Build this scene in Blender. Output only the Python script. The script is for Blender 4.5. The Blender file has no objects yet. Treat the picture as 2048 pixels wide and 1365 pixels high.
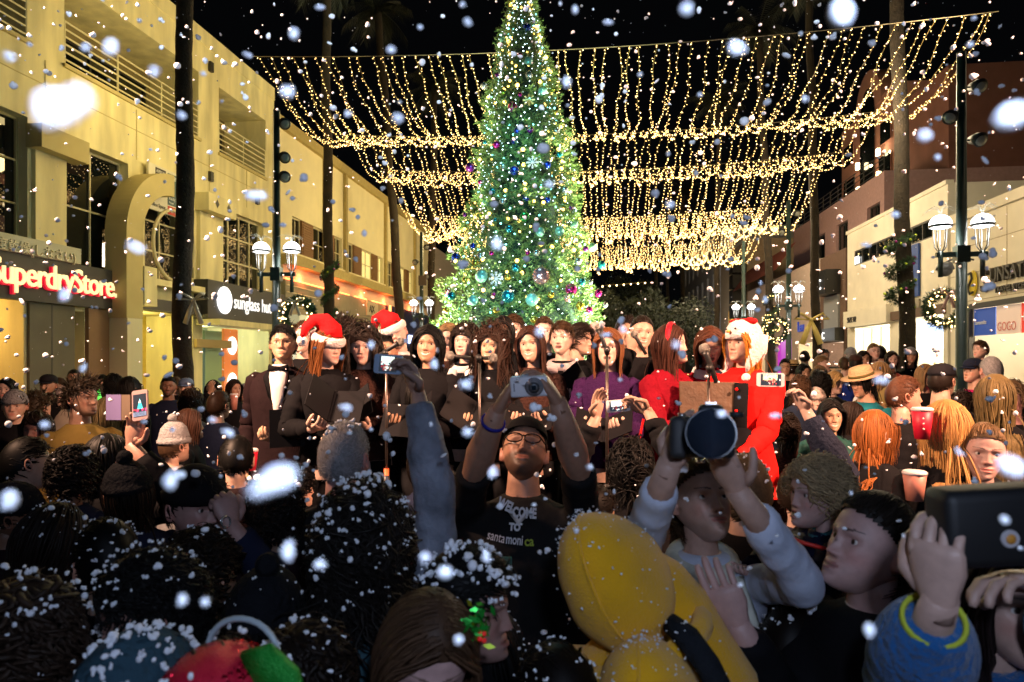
import bpy, math, random
import numpy as np
from mathutils import Vector, Matrix, Euler
from math import sin, cos, pi, radians, sqrt, atan2
S = bpy.context.scene
C = S.collection
R = random.Random(11)

# ---------------------------------------------------------------- camera, world, light
F = 1365.0
TH = math.atan(176 / F)
cT, sT = cos(TH), sin(TH)
CAMZ = 1.95
cam_data = bpy.data.cameras.new('camera')
cam_data.lens = 24; cam_data.sensor_width = 36; cam_data.clip_start = .02; cam_data.clip_end = 600
cam_data.shift_y = 39.5 / 2048
cam_data.dof.use_dof = True; cam_data.dof.focus_distance = 4.6; cam_data.dof.aperture_fstop = 4.5
cam = bpy.data.objects.new('camera', cam_data); C.objects.link(cam)
cam.location = (0, 0, CAMZ); cam.rotation_euler = (pi / 2, 0, TH)
S.camera = cam
w = bpy.data.worlds.new('World'); S.world = w; w.use_nodes = True
w.node_tree.nodes['Background'].inputs[0].default_value = (.008, .009, .012, 1)
w.node_tree.nodes['Background'].inputs[1].default_value = .35
S.view_settings.view_transform = 'Standard'; S.view_settings.look = 'None'
S.view_settings.exposure = 0; S.view_settings.gamma = 1
S.cycles.max_bounces = 5; S.cycles.diffuse_bounces = 2; S.cycles.glossy_bounces = 3
S.cycles.transmission_bounces = 3; S.cycles.transparent_max_bounces = 6
S.cycles.sample_clamp_indirect = 3; S.cycles.caustics_reflective = False; S.cycles.caustics_refractive = False
S.cycles.use_light_tree = True

def ray(px, py):
    u = (px - 1024) / F; v = -(py - 722) / F
    return Vector((-sT + u * cT, cT + u * sT, v))
def P(px, py, d):
    return Vector((0, 0, CAMZ)) + ray(px, py) * d
def onX(px, py, X):
    r = ray(px, py); t = X / r.x
    return t * r.y, CAMZ + t * r.z

def light(kind, name, loc, power, col, target=None, size=.2, spot=60, blend=.6):
    l = bpy.data.lights.new(name, kind); l.energy = power; l.color = col
    if kind == 'SPOT': l.spot_size = radians(spot); l.spot_blend = blend
    if kind == 'AREA': l.size = size
    else: l.shadow_soft_size = size
    o = bpy.data.objects.new(name, l); C.objects.link(o); o.location = loc
    if target is not None:
        o.rotation_euler = (Vector(target) - Vector(loc)).to_track_quat('-Z', 'Y').to_euler()
    return o
# moonless night: a very weak cool sun stands for the sky glow
sl = bpy.data.lights.new('sun', 'SUN'); sl.energy = .03; sl.angle = radians(20); sl.color = (.6, .75, 1)
so = bpy.data.objects.new('sun', sl); C.objects.link(so); so.rotation_euler = (radians(35), 0, radians(20))
# stage lights either side of the platform, and the photographer's flash
light('SPOT', 'stage_light', (-3.9, 1.6, 4.6), 3900, (1, .58, .37), (-1.0, 4.5, 2.0), .18, 64, .6)
light('SPOT', 'stage_light', (3.9, 1.6, 4.4), 3700, (1, .52, .32), (.5, 4.6, 1.8), .18, 54, .5)
light('SPOT', 'stage_light', (.4, 5.2, 4.6), 750, (1, .52, .30), (3.6, 5.6, 1.6), .15, 70, .6)
light('POINT', 'camera_flash', (.12, -.12, 2.18), 37, (.60, .72, 1), None, .04)
light('SPOT', 'snow_light', (0, -.6, 2.7), 300, (.78, .87, 1), (-.8, 3.4, 5.6), .12, 92, .35)  # added cool spot, aimed above the crowd to brighten the drifting flakes
light('AREA', 'sky_glow', (0, -4, 7), 30, (.55, .68, 1), (0, 3, 1), 4)  # added area light, a cool overhead fill for the foreground

# ---------------------------------------------------------------- materials
M = {}
def mat(name, col=(.5, .5, .5), rough=.6, metal=0, noise=0, nscale=6, bump=0, bscale=40, emis=None, estr=0,
        vcol=None, coat=0, sheen=0, alpha=1, spec=.5, trans=0, bdist=.01, stretch=None):
    if name in M: return M[name]
    m = bpy.data.materials.new(name); m.use_nodes = True; nt = m.node_tree
    b = nt.nodes['Principled BSDF']; L = nt.links
    b.inputs['Base Color'].default_value = (*col, 1)
    b.inputs['Roughness'].default_value = rough; b.inputs['Metallic'].default_value = metal
    b.inputs['Coat Weight'].default_value = coat; b.inputs['Sheen Weight'].default_value = sheen
    b.inputs['Specular IOR Level'].default_value = spec
    b.inputs['Transmission Weight'].default_value = trans
    b.inputs['Alpha'].default_value = alpha
    src = None
    if vcol:
        a = nt.nodes.new('ShaderNodeAttribute'); a.attribute_name = vcol; src = a.outputs['Color']
        L.new(src, b.inputs['Base Color'])
    tc = None
    if noise or bump:
        tc = nt.nodes.new('ShaderNodeTexCoord').outputs['Object']
        if stretch:
            mp = nt.nodes.new('ShaderNodeMapping'); mp.inputs['Scale'].default_value = stretch
            L.new(tc, mp.inputs[0]); tc = mp.outputs[0]
    if noise:
        n = nt.nodes.new('ShaderNodeTexNoise'); n.inputs['Scale'].default_value = nscale
        n.inputs['Detail'].default_value = 6; L.new(tc, n.inputs['Vector'])
        mr = nt.nodes.new('ShaderNodeMapRange'); mr.inputs['From Min'].default_value = .3; mr.inputs['From Max'].default_value = .7
        mr.inputs['To Min'].default_value = 1 - noise; mr.inputs['To Max'].default_value = 1 + noise
        L.new(n.outputs['Fac'], mr.inputs[0])
        mx = nt.nodes.new('ShaderNodeVectorMath'); mx.operation = 'SCALE'
        if src: L.new(src, mx.inputs[0])
        else: mx.inputs[0].default_value = col
        L.new(mr.outputs[0], mx.inputs['Scale']); L.new(mx.outputs[0], b.inputs['Base Color'])
    if bump:
        n2 = nt.nodes.new('ShaderNodeTexNoise'); n2.inputs['Scale'].default_value = bscale; n2.inputs['Detail'].default_value = 5
        L.new(tc, n2.inputs['Vector'])
        bp = nt.nodes.new('ShaderNodeBump'); bp.inputs['Strength'].default_value = bump; bp.inputs['Distance'].default_value = bdist
        L.new(n2.outputs['Fac'], bp.inputs['Height']); L.new(bp.outputs[0], b.inputs['Normal'])
    if emis is not None:
        b.inputs['Emission Color'].default_value = (*emis, 1); b.inputs['Emission Strength'].default_value = estr
        m.cycles.emission_sampling = 'NONE' if estr < 40 else 'AUTO'
    M[name] = m
    return m

# ---------------------------------------------------------------- mesh helpers
class MB:
    def __init__(s): s.v = []; s.f = []; s.m = []; s.c = []
    def add(s, v, f, m=0, col=None):
        o = len(s.v); s.v.extend([tuple(p) for p in v]); s.f.extend([tuple(i + o for i in q) for q in f]); s.m.extend([m] * len(f))
        if col is None: s.c.extend([(1, 1, 1)] * len(v))
        elif len(col) == len(v) and not isinstance(col[0], (int, float)): s.c.extend([tuple(q) for q in col])
        else: s.c.extend([tuple(col)] * len(v))
        return s
    def box(s, x0, x1, y0, y1, z0, z1, m=0, M4=None):
        v = [(x, y, z) for x in (x0, x1) for y in (y0, y1) for z in (z0, z1)]
        if M4: v = [M4 @ Vector(p) for p in v]
        return s.add(v, [(0, 1, 3, 2), (4, 6, 7, 5), (0, 4, 5, 1), (2, 3, 7, 6), (0, 2, 6, 4), (1, 5, 7, 3)], m)
    def cyl(s, a, b, ra, rb=None, n=10, m=0, cap=True, col=None):
        return s.tube([a, b], [ra, ra if rb is None else rb], n, m, cap, col)
    def tube(s, pts, rr, n=8, m=0, cap=True, col=None, flat=1.0, up=None, closed=False):
        v, f = tube(pts, rr, n, cap, flat, up, closed); return s.add(v, f, m, col)
    def ball(s, c, r, nu=10, nv=7, m=0, sc=(1, 1, 1), col=None, M3=None):
        v = []; f = []
        for i in range(nv + 1):
            t = pi * i / nv
            for j in range(nu):
                a = 2 * pi * j / nu
                p = Vector((sin(t) * cos(a) * sc[0], sin(t) * sin(a) * sc[1], cos(t) * sc[2])) * r
                if M3: p = M3 @ p
                v.append(Vector(c) + p)
        for i in range(nv):
            for j in range(nu):
                k = (j + 1) % nu
                f.append((i * nu + j, (i + 1) * nu + j, (i + 1) * nu + k, i * nu + k))
        return s.add(v, f, m, col)
    def mesh(s, name, mats, smooth=True, vc=False):
        me = bpy.data.meshes.new(name); me.from_pydata(s.v, [], s.f)
        for x in (mats if isinstance(mats, (list, tuple)) else [mats]): me.materials.append(x)
        me.polygons.foreach_set('material_index', s.m)
        if smooth: me.polygons.foreach_set('use_smooth', [True] * len(s.f))
        if vc:
            a = me.color_attributes.new('Col', 'FLOAT_COLOR', 'POINT')
            arr = np.ones((len(s.v), 4)); arr[:, :3] = np.array(s.c); a.data.foreach_set('color', arr.ravel())
        me.update(); return me
    def build(s, name, mats, parent=None, smooth=False, vc=False):
        return obj(name, s.mesh(name, mats, smooth, vc), parent)

def tube(pts, rr, n=8, cap=True, flat=1.0, up=None, closed=False):
    pts = [Vector(p) for p in pts]; N = len(pts)
    if not isinstance(rr, list): rr = [rr] * N
    v = []; f = []; prev = None
    for i in range(N):
        if closed: t = pts[(i + 1) % N] - pts[i - 1]
        else: t = pts[min(i + 1, N - 1)] - pts[max(i - 1, 0)]
        if t.length < 1e-9: t = Vector((0, 0, 1))
        t.normalize()
        if prev is None:
            u = Vector(up) if up is not None else (Vector((0, 0, 1)) if abs(t.z) < .9 else Vector((0, 1, 0)))
        else: u = prev
        u = (u - t * u.dot(t))
        if u.length < 1e-6: u = t.orthogonal()
        u.normalize(); prev = u; w_ = t.cross(u)
        r = rr[i]
        ra, rb = r if isinstance(r, (list, tuple)) else (r, r * flat)
        for j in range(n):
            a = 2 * pi * j / n
            v.append(pts[i] + w_ * (cos(a) * ra) + u * (sin(a) * rb))
    for i in range(N if closed else N - 1):
        i2 = (i + 1) % N
        for j in range(n):
            k = (j + 1) % n
            f.append((i * n + j, i * n + k, i2 * n + k, i2 * n + j))
    if cap and not closed:
        f.append(tuple(range(n))[::-1]); f.append(tuple((N - 1) * n + j for j in range(n)))
    return v, f

def obj(name, me, parent=None):
    o = bpy.data.objects.new(name, me); C.objects.link(o)
    if parent is not None: o.parent = parent
    return o
def tag(o, label=None, cat=None, group=None, kind=None):
    if label: o['label'] = label
    if cat: o['category'] = cat
    if group: o['group'] = group
    if kind: o['kind'] = kind
    return o
def empty(name, loc=(0, 0, 0), rz=0):
    o = bpy.data.objects.new(name, None); C.objects.link(o); o.location = loc; o.rotation_euler = (0, 0, rz)
    o.empty_display_size = .2
    return o
def struct(o): o['kind'] = 'structure'; return o
def kids(o): return [c for c in bpy.data.objects if c.parent == o]
def copy_tree(o, parent=None, ch=None):
    c = o.copy(); C.objects.link(c)
    if parent is not None: c.parent = parent
    for k in (ch[o.name] if ch and o.name in ch else []): copy_tree(k, c, ch)
    return c
def childmap(o):
    m = {}
    def rec(q):
        m[q.name] = kids(q)
        for k in m[q.name]: rec(k)
    rec(o); return m
_fonts = {}
def text(s, size, mats, parent, name='lettering', mtx=None, extrude=.01, align='LEFT', bold=0, space=1.0, shear=0, sx=1.0):
    cu = bpy.data.curves.new('t', 'FONT'); cu.body = s; cu.size = size; cu.extrude = extrude; cu.align_x = align
    cu.space_character = space; cu.shear = shear; cu.resolution_u = 3
    if bold: cu.offset = bold
    t = bpy.data.objects.new('t', cu); C.objects.link(t); bpy.context.view_layer.update()
    me = bpy.data.meshes.new_from_object(t.evaluated_get(bpy.context.evaluated_depsgraph_get()))
    bpy.data.objects.remove(t); bpy.data.curves.remove(cu)
    if sx != 1: me.transform(Matrix.Diagonal((sx, 1, 1, 1)))
    me.transform(mtx if mtx else Matrix())
    me.name = name; me.materials.clear()
    for x in (mats if isinstance(mats, (list, tuple)) else [mats]): me.materials.append(x)
    return obj(name, me, parent)
def face_mtx(side, X, y, z):
    "letters standing off a facade at x=X, reading left to right from the street"
    m = Matrix.Identity(4)
    if side < 0: m.col[0] = (0, 1, 0, 0); m.col[1] = (0, 0, 1, 0); m.col[2] = (1, 0, 0, 0)
    else: m.col[0] = (0, -1, 0, 0); m.col[1] = (0, 0, 1, 0); m.col[2] = (-1, 0, 0, 0)
    m.col[3] = (X, y, z, 1); return m
# ================================================================ SETTING
asphalt = mat('paving', (.10, .09, .085), .55, noise=.3, nscale=2, bump=.3)
brick = mat('brick_paving', (.16, .10, .08), .6, noise=.35, nscale=5, bump=.4)
kerbm = mat('kerb_stone', (.3, .29, .27), .7, noise=.15)
struct(MB().box(-150, 150, -60, 300, -.5, 0).build('ground', asphalt))
struct(MB().box(-5, 5, -40, 120, .004, .008).build('street', brick))
for s in (-1, 1):
    b = MB(); b.box(*sorted((s * 7.6, s * 12.4)), -20, 110, 0, .13)
    struct(b.build('pavement', kerbm))
# sky dome (night)
sky = MB(); sky.ball((0, 60, 0), 420, 24, 12)
struct(sky.build('sky', mat('night_sky', (0, 0, 0), 1, emis=(.010, .011, .014), estr=.12), smooth=True))

# ---------------- materials for buildings
stL = mat('cream_stucco', (.76, .68, .36), .85, noise=.22, stretch=(1.4, 1.4, .3), nscale=1.6, bump=.35, bscale=60)
stL2 = mat('cream_stucco_trim', (.55, .46, .20), .85, noise=.08, nscale=1.5, bump=.3, bscale=60)
stB = mat('pale_yellow_stucco', (.78, .70, .42), .85, noise=.06, nscale=1.2, bump=.3, bscale=60)
bandB = mat('olive_band', (.42, .33, .12), .8, noise=.1)
stR = mat('ivory_stone', (.80, .74, .62), .8, noise=.08, nscale=1.3, bump=.3, bscale=50)
stR2 = mat('cream_panel', (.80, .73, .60), .75, noise=.08, nscale=1.0, bump=.2, bscale=40)
pink = mat('terracotta_stucco', (.40, .20, .15), .85, noise=.12, nscale=1.0, bump=.4, bscale=50)
pinkd = mat('dark_red_stucco', (.20, .085, .065), .85, noise=.15, nscale=1.0, bump=.4, bscale=50)
glass = mat('dark_glass', (.006, .008, .008), .012, spec=1.0)
frameL = mat('cream_frame', (.62, .55, .32), .6)
frameD = mat('dark_frame', (.03, .028, .025), .5)
charcoal = mat('charcoal_panel', (.045, .044, .04), .6, noise=.15, nscale=2)
dkgrey = mat('grey_panel', (.13, .12, .085), .7, noise=.12, nscale=2, bump=.3)
brown = mat('brown_panel', (.26, .15, .08), .7, noise=.12, nscale=2, bump=.3)
railm = mat('rail_paint', (.70, .63, .35), .5)
roofm = mat('roofing', (.05, .045, .04), .9)
lampwhite = mat('lit_globe', (.9, .9, .9), .4, emis=(1, 1, .98), estr=7)
warmroom = mat('warm_room', (.8, .6, .25), .9)
whiteroom = mat('white_room', (.85, .82, .74), .9)

def wall_holes(mb, X, y0, y1, z0, z1, holes, s, depth=.35, m=0, mr=0):
    "facade sheet at x=X with openings; reveals run inward (towards s)"
    ys = sorted({y0, y1, *[h[0] for h in holes], *[h[1] for h in holes]})
    zs = sorted({z0, z1, *[h[2] for h in holes], *[h[3] for h in holes]})
    for i in range(len(ys) - 1):
        for j in range(len(zs) - 1):
            a, b, c, d = ys[i], ys[i + 1], zs[j], zs[j + 1]
            my, mz = (a + b) / 2, (c + d) / 2
            if any(h[0] < my < h[1] and h[2] < mz < h[3] for h in holes): continue
            mb.add([(X, a, c), (X, b, c), (X, b, d), (X, a, d)], [(0, 1, 2, 3)], m)
    for h in holes:
        dp = h[4] if len(h) > 4 else depth
        a, b, c, d = h[:4]; XX = X + s * dp
        mb.add([(X, a, c), (X, b, c), (X, b, d), (X, a, d), (XX, a, c), (XX, b, c), (XX, b, d), (XX, a, d)],
               [(0, 1, 5, 4), (1, 2, 6, 5), (2, 3, 7, 6), (3, 0, 4, 7)], mr)
def shell(mb, X, y0, y1, z1, s, depth=14, m=0):
    "ends, back and roof of a building"
    XB = X + s * depth
    mb.add([(X, y0, 0), (XB, y0, 0), (XB, y0, z1), (X, y0, z1)], [(0, 1, 2, 3)], m)
    mb.add([(X, y1, 0), (XB, y1, 0), (XB, y1, z1), (X, y1, z1)], [(0, 1, 2, 3)], m)
    mb.add([(XB, y0, 0), (XB, y1, 0), (XB, y1, z1), (XB, y0, z1)], [(0, 1, 2, 3)], m)
    mb.add([(X, y0, z1), (XB, y0, z1), (XB, y1, z1), (X, y1, z1)], [(0, 1, 2, 3)], m)
def window(par, X, s, a, b, c, d, nx=2, ny=2, inset=.2, fm=None, gm=None, fw=.06):
    fm = fm or frameL; XX = X + s * inset
    g = MB().add([(XX + s * .02, a, c), (XX + s * .02, b, c), (XX + s * .02, b, d), (XX + s * .02, a, d)], [(0, 1, 2, 3)])
    m = MB(); x0, x1 = sorted((XX - s * .03, XX + s * .015))
    def bar(ya, yb, za, zb, k=0): m.box(x0 - k, x1 + k, ya, yb, za, zb)
    bar(a, a + fw, c, d, .002); bar(b - fw, b, c, d, .002); bar(a + fw, b - fw, d - fw, d); bar(a + fw, b - fw, c, c + fw)
    for i in range(1, nx):
        y = a + (b - a) * i / nx; bar(y - fw * .35, y + fw * .35, c + fw, d - fw, -.004)
    for j in range(1, ny):
        z = c + (d - c) * j / ny; bar(a + fw, b - fw, z - fw * .35, z + fw * .35, -.008)
    o = m.build('window', fm, par); g.build('pane', gm or glass, o); return o
def rails(par, X, a, b, z0, z1, n, m=None):
    r = MB()
    for i in range(n):
        z = z0 + (z1 - z0) * i / (n - 1); r.cyl((X, a, z), (X, b, z), .022, n=6)
    k = max(1, int((b - a) / 1.3))
    for i in range(k + 1):
        y = a + (b - a) * i / k; r.cyl((X, y, z0 - .1), (X, y, z1), .03, n=6)
    return r.build('railing', m or railm, par)
def slab(name, par, x0, x1, y0, y1, z0, z1, m):
    return MB().box(min(x0, x1), max(x0, x1), y0, y1, z0, z1).build(name, m, par)

# ---------------- building A (left, two shops)
X = -12
A = tag(empty('shop_building', (-12, 9, 0)), 'cream stucco two storey shop building with white railed balconies at the left edge', 'building')
A.location = (0, 0, 0)
holes = [(9.0, 13.0, 8.72, 10.95, 1.6), (14.0, 19.2, 8.66, 10.66, 1.6), (20.3, 23.35, 8.56, 10.64, 1.6),
         (9.5, 13.0, 4.35, 7.1, .3), (14.03, 16.1, 4.1, 7.0, .3), (18.75, 18.95, 4.4, 6.4, .1), (20.45, 23.2, 4.42, 6.85, .3),
         (16.75, 18.6, 4.15, 6.6, .3),
         (9.5, 12.9, 0.13, 3.25, 2.5), (14.25, 14.6, .13, 3.1, .6), (15.95, 18.9, .13, 3.28, 1.5), (19.4, 23.6, .13, 3.15, 2.6)]
b = MB(); wall_holes(b, X, 7, 24, 0, 12.04, holes, -1); shell(b, X, 7, 24, 12.04, -1)
b.box(-12.0, -11.97, 7, 24, 11.6, 12.06, 0)
b.build('wall', stL, A)
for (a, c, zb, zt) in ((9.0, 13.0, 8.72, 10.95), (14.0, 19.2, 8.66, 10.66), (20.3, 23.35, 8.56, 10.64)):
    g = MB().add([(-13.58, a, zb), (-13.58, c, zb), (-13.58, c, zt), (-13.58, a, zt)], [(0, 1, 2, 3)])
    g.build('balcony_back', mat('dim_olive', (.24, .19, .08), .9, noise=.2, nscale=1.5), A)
    window(A, -12, -1, a + .4, c - .35, zb, zb + 1.5, 4, 1, 1.5, frameD)
    rails(A, -12.02, a + .02, c - .02, zb + .12, zb + .98, 6)
    slab('ledge', A, -12.3, -11.93, a - .05, c + .05, zb - .09, zb - .002, stL2)
window(A, X, -1, 9.5, 13.0, 4.35, 7.1, 2, 3, .25, stL2); window(A, X, -1, 14.03, 16.1, 4.1, 7.0, 2, 2, .25, frameL)
window(A, X, -1, 20.45, 23.2, 4.42, 6.85, 4, 3, .2, frameL, fw=.08)
window(A, X, -1, 16.75, 18.6, 4.15, 6.6, 2, 3, .25, frameL)
# cornice blocks with diamonds, pilaster caps
slab('pilaster_cap', A, -12, -11.62, 12.95, 14.3, 6.45, 6.95, stL2)
slab('pilaster_cap', A, -12, -11.55, 19.0, 20.55, 6.45, 6.98, stL)
slab('pilaster', A, -12, -11.9, 13.1, 13.95, 3.9, 6.45, stL)
slab('pilaster', A, -12, -11.88, 19.1, 20.35, 4.4, 6.45, stL)
for y in (19.45, 20.1):
    d = MB().add([(-11.54, y, 6.58), (-11.54, y + .11, 6.72), (-11.54, y, 6.86), (-11.54, y - .11, 6.72)], [(0, 1, 2, 3)]); d.build('diamond_tile', frameD, A)
for yy, zz in ((19.7, 10.9), (19.7, 7.5), (22.6, 7.45)):
    slab('wall_vent', A, -12, -11.9, yy, yy + .16, zz, zz + .3, frameD)
jm = MB()
for y in (13.45, 16.4, 19.75, 22.0): jm.box(-12, -11.985, y, y + .02, 7.2, 8.5)
jm.box(-12, -11.987, 7, 24, 7.95, 7.965); jm.build('joint', stL2, A)
# projecting quarter arch portal
ar = MB(); N = 20; x0, x1 = -12, -11.42
pts = [(15.27, 3.0)] + [(15.27, 5.1)] + [(17.15 - 1.88 * cos(t), 5.1 + 1.85 * sin(t)) for t in [pi / 2 * i / N for i in range(1, N + 1)]]
pin = [(15.87, 3.0), (15.87, 5.1)] + [(17.15 - 1.28 * cos(t), 5.1 + 1.28 * sin(t)) for t in [pi / 2 * i / N for i in range(1, N + 1)]]
for i in range(len(pts) - 1):
    (a, za), (c, zc), (e, ze), (g, zg) = pts[i], pts[i + 1], pin[i + 1], pin[i]
    v = [(x, y, z) for x in (x0, x1) for (y, z) in ((a, za), (c, zc), (e, ze), (g, zg))]
    ar.add(v, [(4, 5, 6, 7), (0, 1, 5, 4), (2, 3, 7, 6)])
ar.build('arch', stL2, A, smooth=False)
slab('portal_column', A, -12, -11.42, 15.30, 15.85, .13, 2.998, mat('pale_column', (.72, .68, .45), .8))
slab('portal_face', A, -11.99, -11.4, 15.9, 16.4, 3.35, 4.35, stL)
rg = MB(); rp = [(-11.78, 17.7 + .92 * cos(t), 5.15 + .98 * sin(t)) for t in [2 * pi * i / 40 for i in range(40)]]
rg.tube(rp, .05, 6, closed=True); rg.build('round_window_frame', frameL, A, smooth=True)
slab('portal_sill', A, -12, -11.6, 16.1, 18.9, 3.95, 4.12, stL)
slab('transom_panel', A, -12, -11.75, 16.1, 18.9, 3.3, 3.6, frameD)
# entrance lit yellow
er = MB(); wall_holes(er, -13.5, 15.95, 18.9, .13, 3.28, [], -1); er.build('entrance_wall', mat('mustard_wall', (.75, .55, .10), .7, noise=.1), A)
slab('notice_board', A, -13.49, -13.45, 17.75, 18.15, 1.5, 2.0, frameD)
light('POINT', 'entrance_lamp', (-12.9, 17.2, 3.0), 80, (1, .85, .3), None, .15)
slab('ceiling_lamp', A, -13.2, -12.7, 16.7, 17.6, 3.2, 3.26, mat('warm_tube', (1, .9, .5), .5, emis=(1, .85, .4), estr=4))
# shop front one
sd = MB().box(-12, -11.8, 9.2, 15.3, 3.2, 4.15).build('sign_board', charcoal, A)
slab('sign_board_top', A, -11.99, -11.75, 9.2, 14.2, 4.152, 4.5, mat('pale_metal', (.5, .5, .36), .5))
red = mat('sign_red', (.7, .01, .03), .5, emis=(1, .01, .05), estr=.55)
lit = mat('sign_cream', (.95, .85, .45), .5, emis=(1, .80, .42), estr=1.0)
text('SuperdryStore.', .74, lit, sd, mtx=face_mtx(-1, -11.70, 11.78, 3.50), extrude=.02, bold=.004, sx=.86, space=.92)
text('SuperdryStore.', .74, red, sd, 'letter_side', mtx=face_mtx(-1, -11.78, 11.76, 3.47), extrude=.045, bold=.006, sx=.86, space=.92)
text('極度乾燥(しなさい)', .27, mat('sign_cream_plain', (.85, .78, .55), .5), sd, mtx=face_mtx(-1, -11.74, 11.7, 4.17), extrude=.02)
slab('door_panel', A, -12, -11.93, 12.98, 14.23, .13, 3.19, dkgrey)
slab('door_gap', A, -12, -11.925, 13.55, 13.59, .13, 3.18, frameD)
slab('brown_pier', A, -12, -11.9, 14.62, 15.33, .13, 3.19, brown)
slab('shop_back', A, -14.6, -14.5, 9.4, 13, .1, 3.3, mat('orange_room', (.55, .30, .08), .9, noise=.4, nscale=3))
slab('shop_screen', A, -14.4, -14.3, 12.6, 12.75, 1.6, 2.4, mat('lit_screen', (1, 1, .9), .5, emis=(1, .95, .6), estr=3))
light('POINT', 'shop_lamp', (-13.4, 11.6, 2.9), 110, (1, .62, .22), None, .2)
slab('fire_bell', A, -11.99, -11.86, 16.12, 16.3, 3.72, 3.86, mat('red_paint', (.5, .03, .02), .5))
# shop front two
sh = MB().box(-12, -11.55, 18.95, 23.95, 3.22, 4.38).build('sign_board', charcoal, A)
wl = mat('sign_white', (1, 1, 1), .5, emis=(1, 1, 1), estr=2.2)
text('sunglass hut', .64, mat('sign_white_soft', (1, 1, 1), .5, emis=(1, 1, 1), estr=1.0), sh, mtx=face_mtx(-1, -11.52, 20.35, 3.62), extrude=.01, bold=.0, sx=.80, space=1.0)
dk = MB(); dk.v = []; N = 24
v = [(-11.52, 19.8 + .42 * cos(2 * pi * i / N), 3.82 + .42 * sin(2 * pi * i / N)) for i in range(N)] + [(-11.5, p[1], p[2]) for p in [(0, 19.8 + .42 * cos(2 * pi * i / N), 3.82 + .42 * sin(2 * pi * i / N)) for i in range(N)]]
dk.add(v, [tuple(range(N, 2 * N))] + [(i, (i + 1) % N, N + (i + 1) % N, N + i) for i in range(N)]); dk.build('sign_disc', wl, sh)
slab('canopy', A, -12, -11.2, 19.0, 24.0, 3.02, 3.2, stL)
slab('shop_back', A, -14.5, -14.4, 19.3, 23.7, .1, 3.2, mat('green_grey_room', (.30, .38, .24), .8, noise=.2))
slab('blue_panel', A, -12.5, -12.42, 19.42, 19.9, .13, 2.6, mat('blue_lit', (.05, .12, .5), .5, emis=(.05, .13, .6), estr=.5))
slab('green_panel', A, -12.3, -12.22, 19.9, 20.85, .13, 2.9, mat('green_glass', (.35, .5, .25), .3))
po = slab('poster', A, -12.25, -12.17, 20.9, 21.75, .5, 3.0, mat('orange_poster', (.85, .25, .06), .5, emis=(.9, .22, .05), estr=.35))
for z in (1.25, 2.45):
    MB().ball((-12.14, 21.35, z), .3, 16, 10, sc=(.12, 1, 1)).build('poster_disc', wl, po, smooth=True)
slab('wood_band', A, -12, -11.9, 18.95, 20.9, 2.35, 2.6, mat('tan_band', (.5, .36, .12), .6))
light('POINT', 'shop_lamp', (-13.3, 21.8, 2.8), 130, (.9, 1, .8), None, .2)
# lease sign
ls = tag(MB().box(-11.86, -11.8, 16.62, 18.2, 5.98, 7.2).build('lease_sign', mat('sign_paint', (.72, .68, .52), .6)), 'large white for lease sign hung on the cream facade beside the palm', 'sign')
for (a, c, d, e, mm) in ((16.9, 17.33, 6.85, 7.14, frameD), (17.42, 18.2, 6.25, 7.12, mat('teal_grey', (.07, .12, .13), .6)), (17.42, 18.2, 5.99, 6.22, mat('lease_red', (.55, .05, .03), .6))):
    MB().box(-11.8, -11.79, a, c, d, e).build('sign_field', mm, ls)
wp = mat('white_print', (.85, .85, .8), .6)
for t_, sz, y, z, mm in (('AVISON', .115, 16.92, 7.01, wp), ('YOUNG', .115, 16.92, 6.89, wp), ('310.899.18', .17, 17.44, 6.96, wp), ('Randy Starr', .13, 17.46, 6.4, wp), ('Principal', .07, 17.46, 6.3, wp), ('Office Space', .15, 16.66, 6.08, frameD), ('For Lease', .18, 17.46, 6.05, wp), ('Partners Service', .06, 16.7, 6.75, frameD)):
    text(t_, sz, mm, ls, mtx=face_mtx(-1, -11.785, y, z), extrude=.003, sx=.85)

# ---------------- building B (left, beyond)
B = tag(empty('shop_building'), 'long pale yellow building with brown shutters and a red neon awning band', 'building')
bw = [(25.5, 30.7), (31.4, 36.8), (37.7, 42.9)]
holes = [(a, c, 6.2, 7.65, .25) for a, c in bw] + [(24.4, 36.0, .13, 4.0, 1.2), (36.3, 46, .13, 3.8, 1.2)]
b = MB(); wall_holes(b, -12, 24.05, 47, 0, 10.75, holes, -1); shell(b, -12, 24.05, 47, 10.75, -1)
b.box(-12.35, -11.82, 24.05, 47.2, 10.75, 11.15, 1)
for y in (24.1, 28.6, 31.0, 37.1, 43.2): b.box(-12, -11.86, y - .13, y + .13, 5.9, 10.74, 1)
b.build('wall', [stB, bandB], B)
shut = mat('brown_shutter', (.22, .11, .04), .7)
for k, (a, c) in enumerate(bw):
    L_ = c - a
    pan = mat('lit_blind', (.8, .75, .4), .6, emis=(1, .85, .35), estr=.45) if k else glass
    window(B, -12, -1, a, a + .9, 6.2, 7.65, 2, 2, .12); 
    window(B, -12, -1, a + 2.0, a + L_ * .68, 6.2, 7.65, 2, 2, .12, gm=pan)
    window(B, -12, -1, c - .9, c, 6.2, 7.65, 2, 2, .12, gm=pan)
    for y0, y1 in ((a + .9, a + 2.0), (a + L_ * .68, c - .9)):
        sm = MB(); sm.box(-12.1, -12.0, y0, y1, 6.2, 7.65)
        for i in range(14): sm.box(-12.0, -11.965, y0 + .06, y1 - .06, 6.27 + i * .1, 6.31 + i * .1)
        sm.build('shutter', shut, B)
    slab('sill', B, -12, -11.86, a - .1, c + .1, 6.1, 6.198, stB)
slab('awning_band', B, -12, -11.35, 24.1, 46, 5.55, 5.95, bandB)
slab('awning_soffit', B, -12, -11.7, 24.1, 46, 5.0, 5.547, mat('soffit', (.75, .55, .4), .8))
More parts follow.
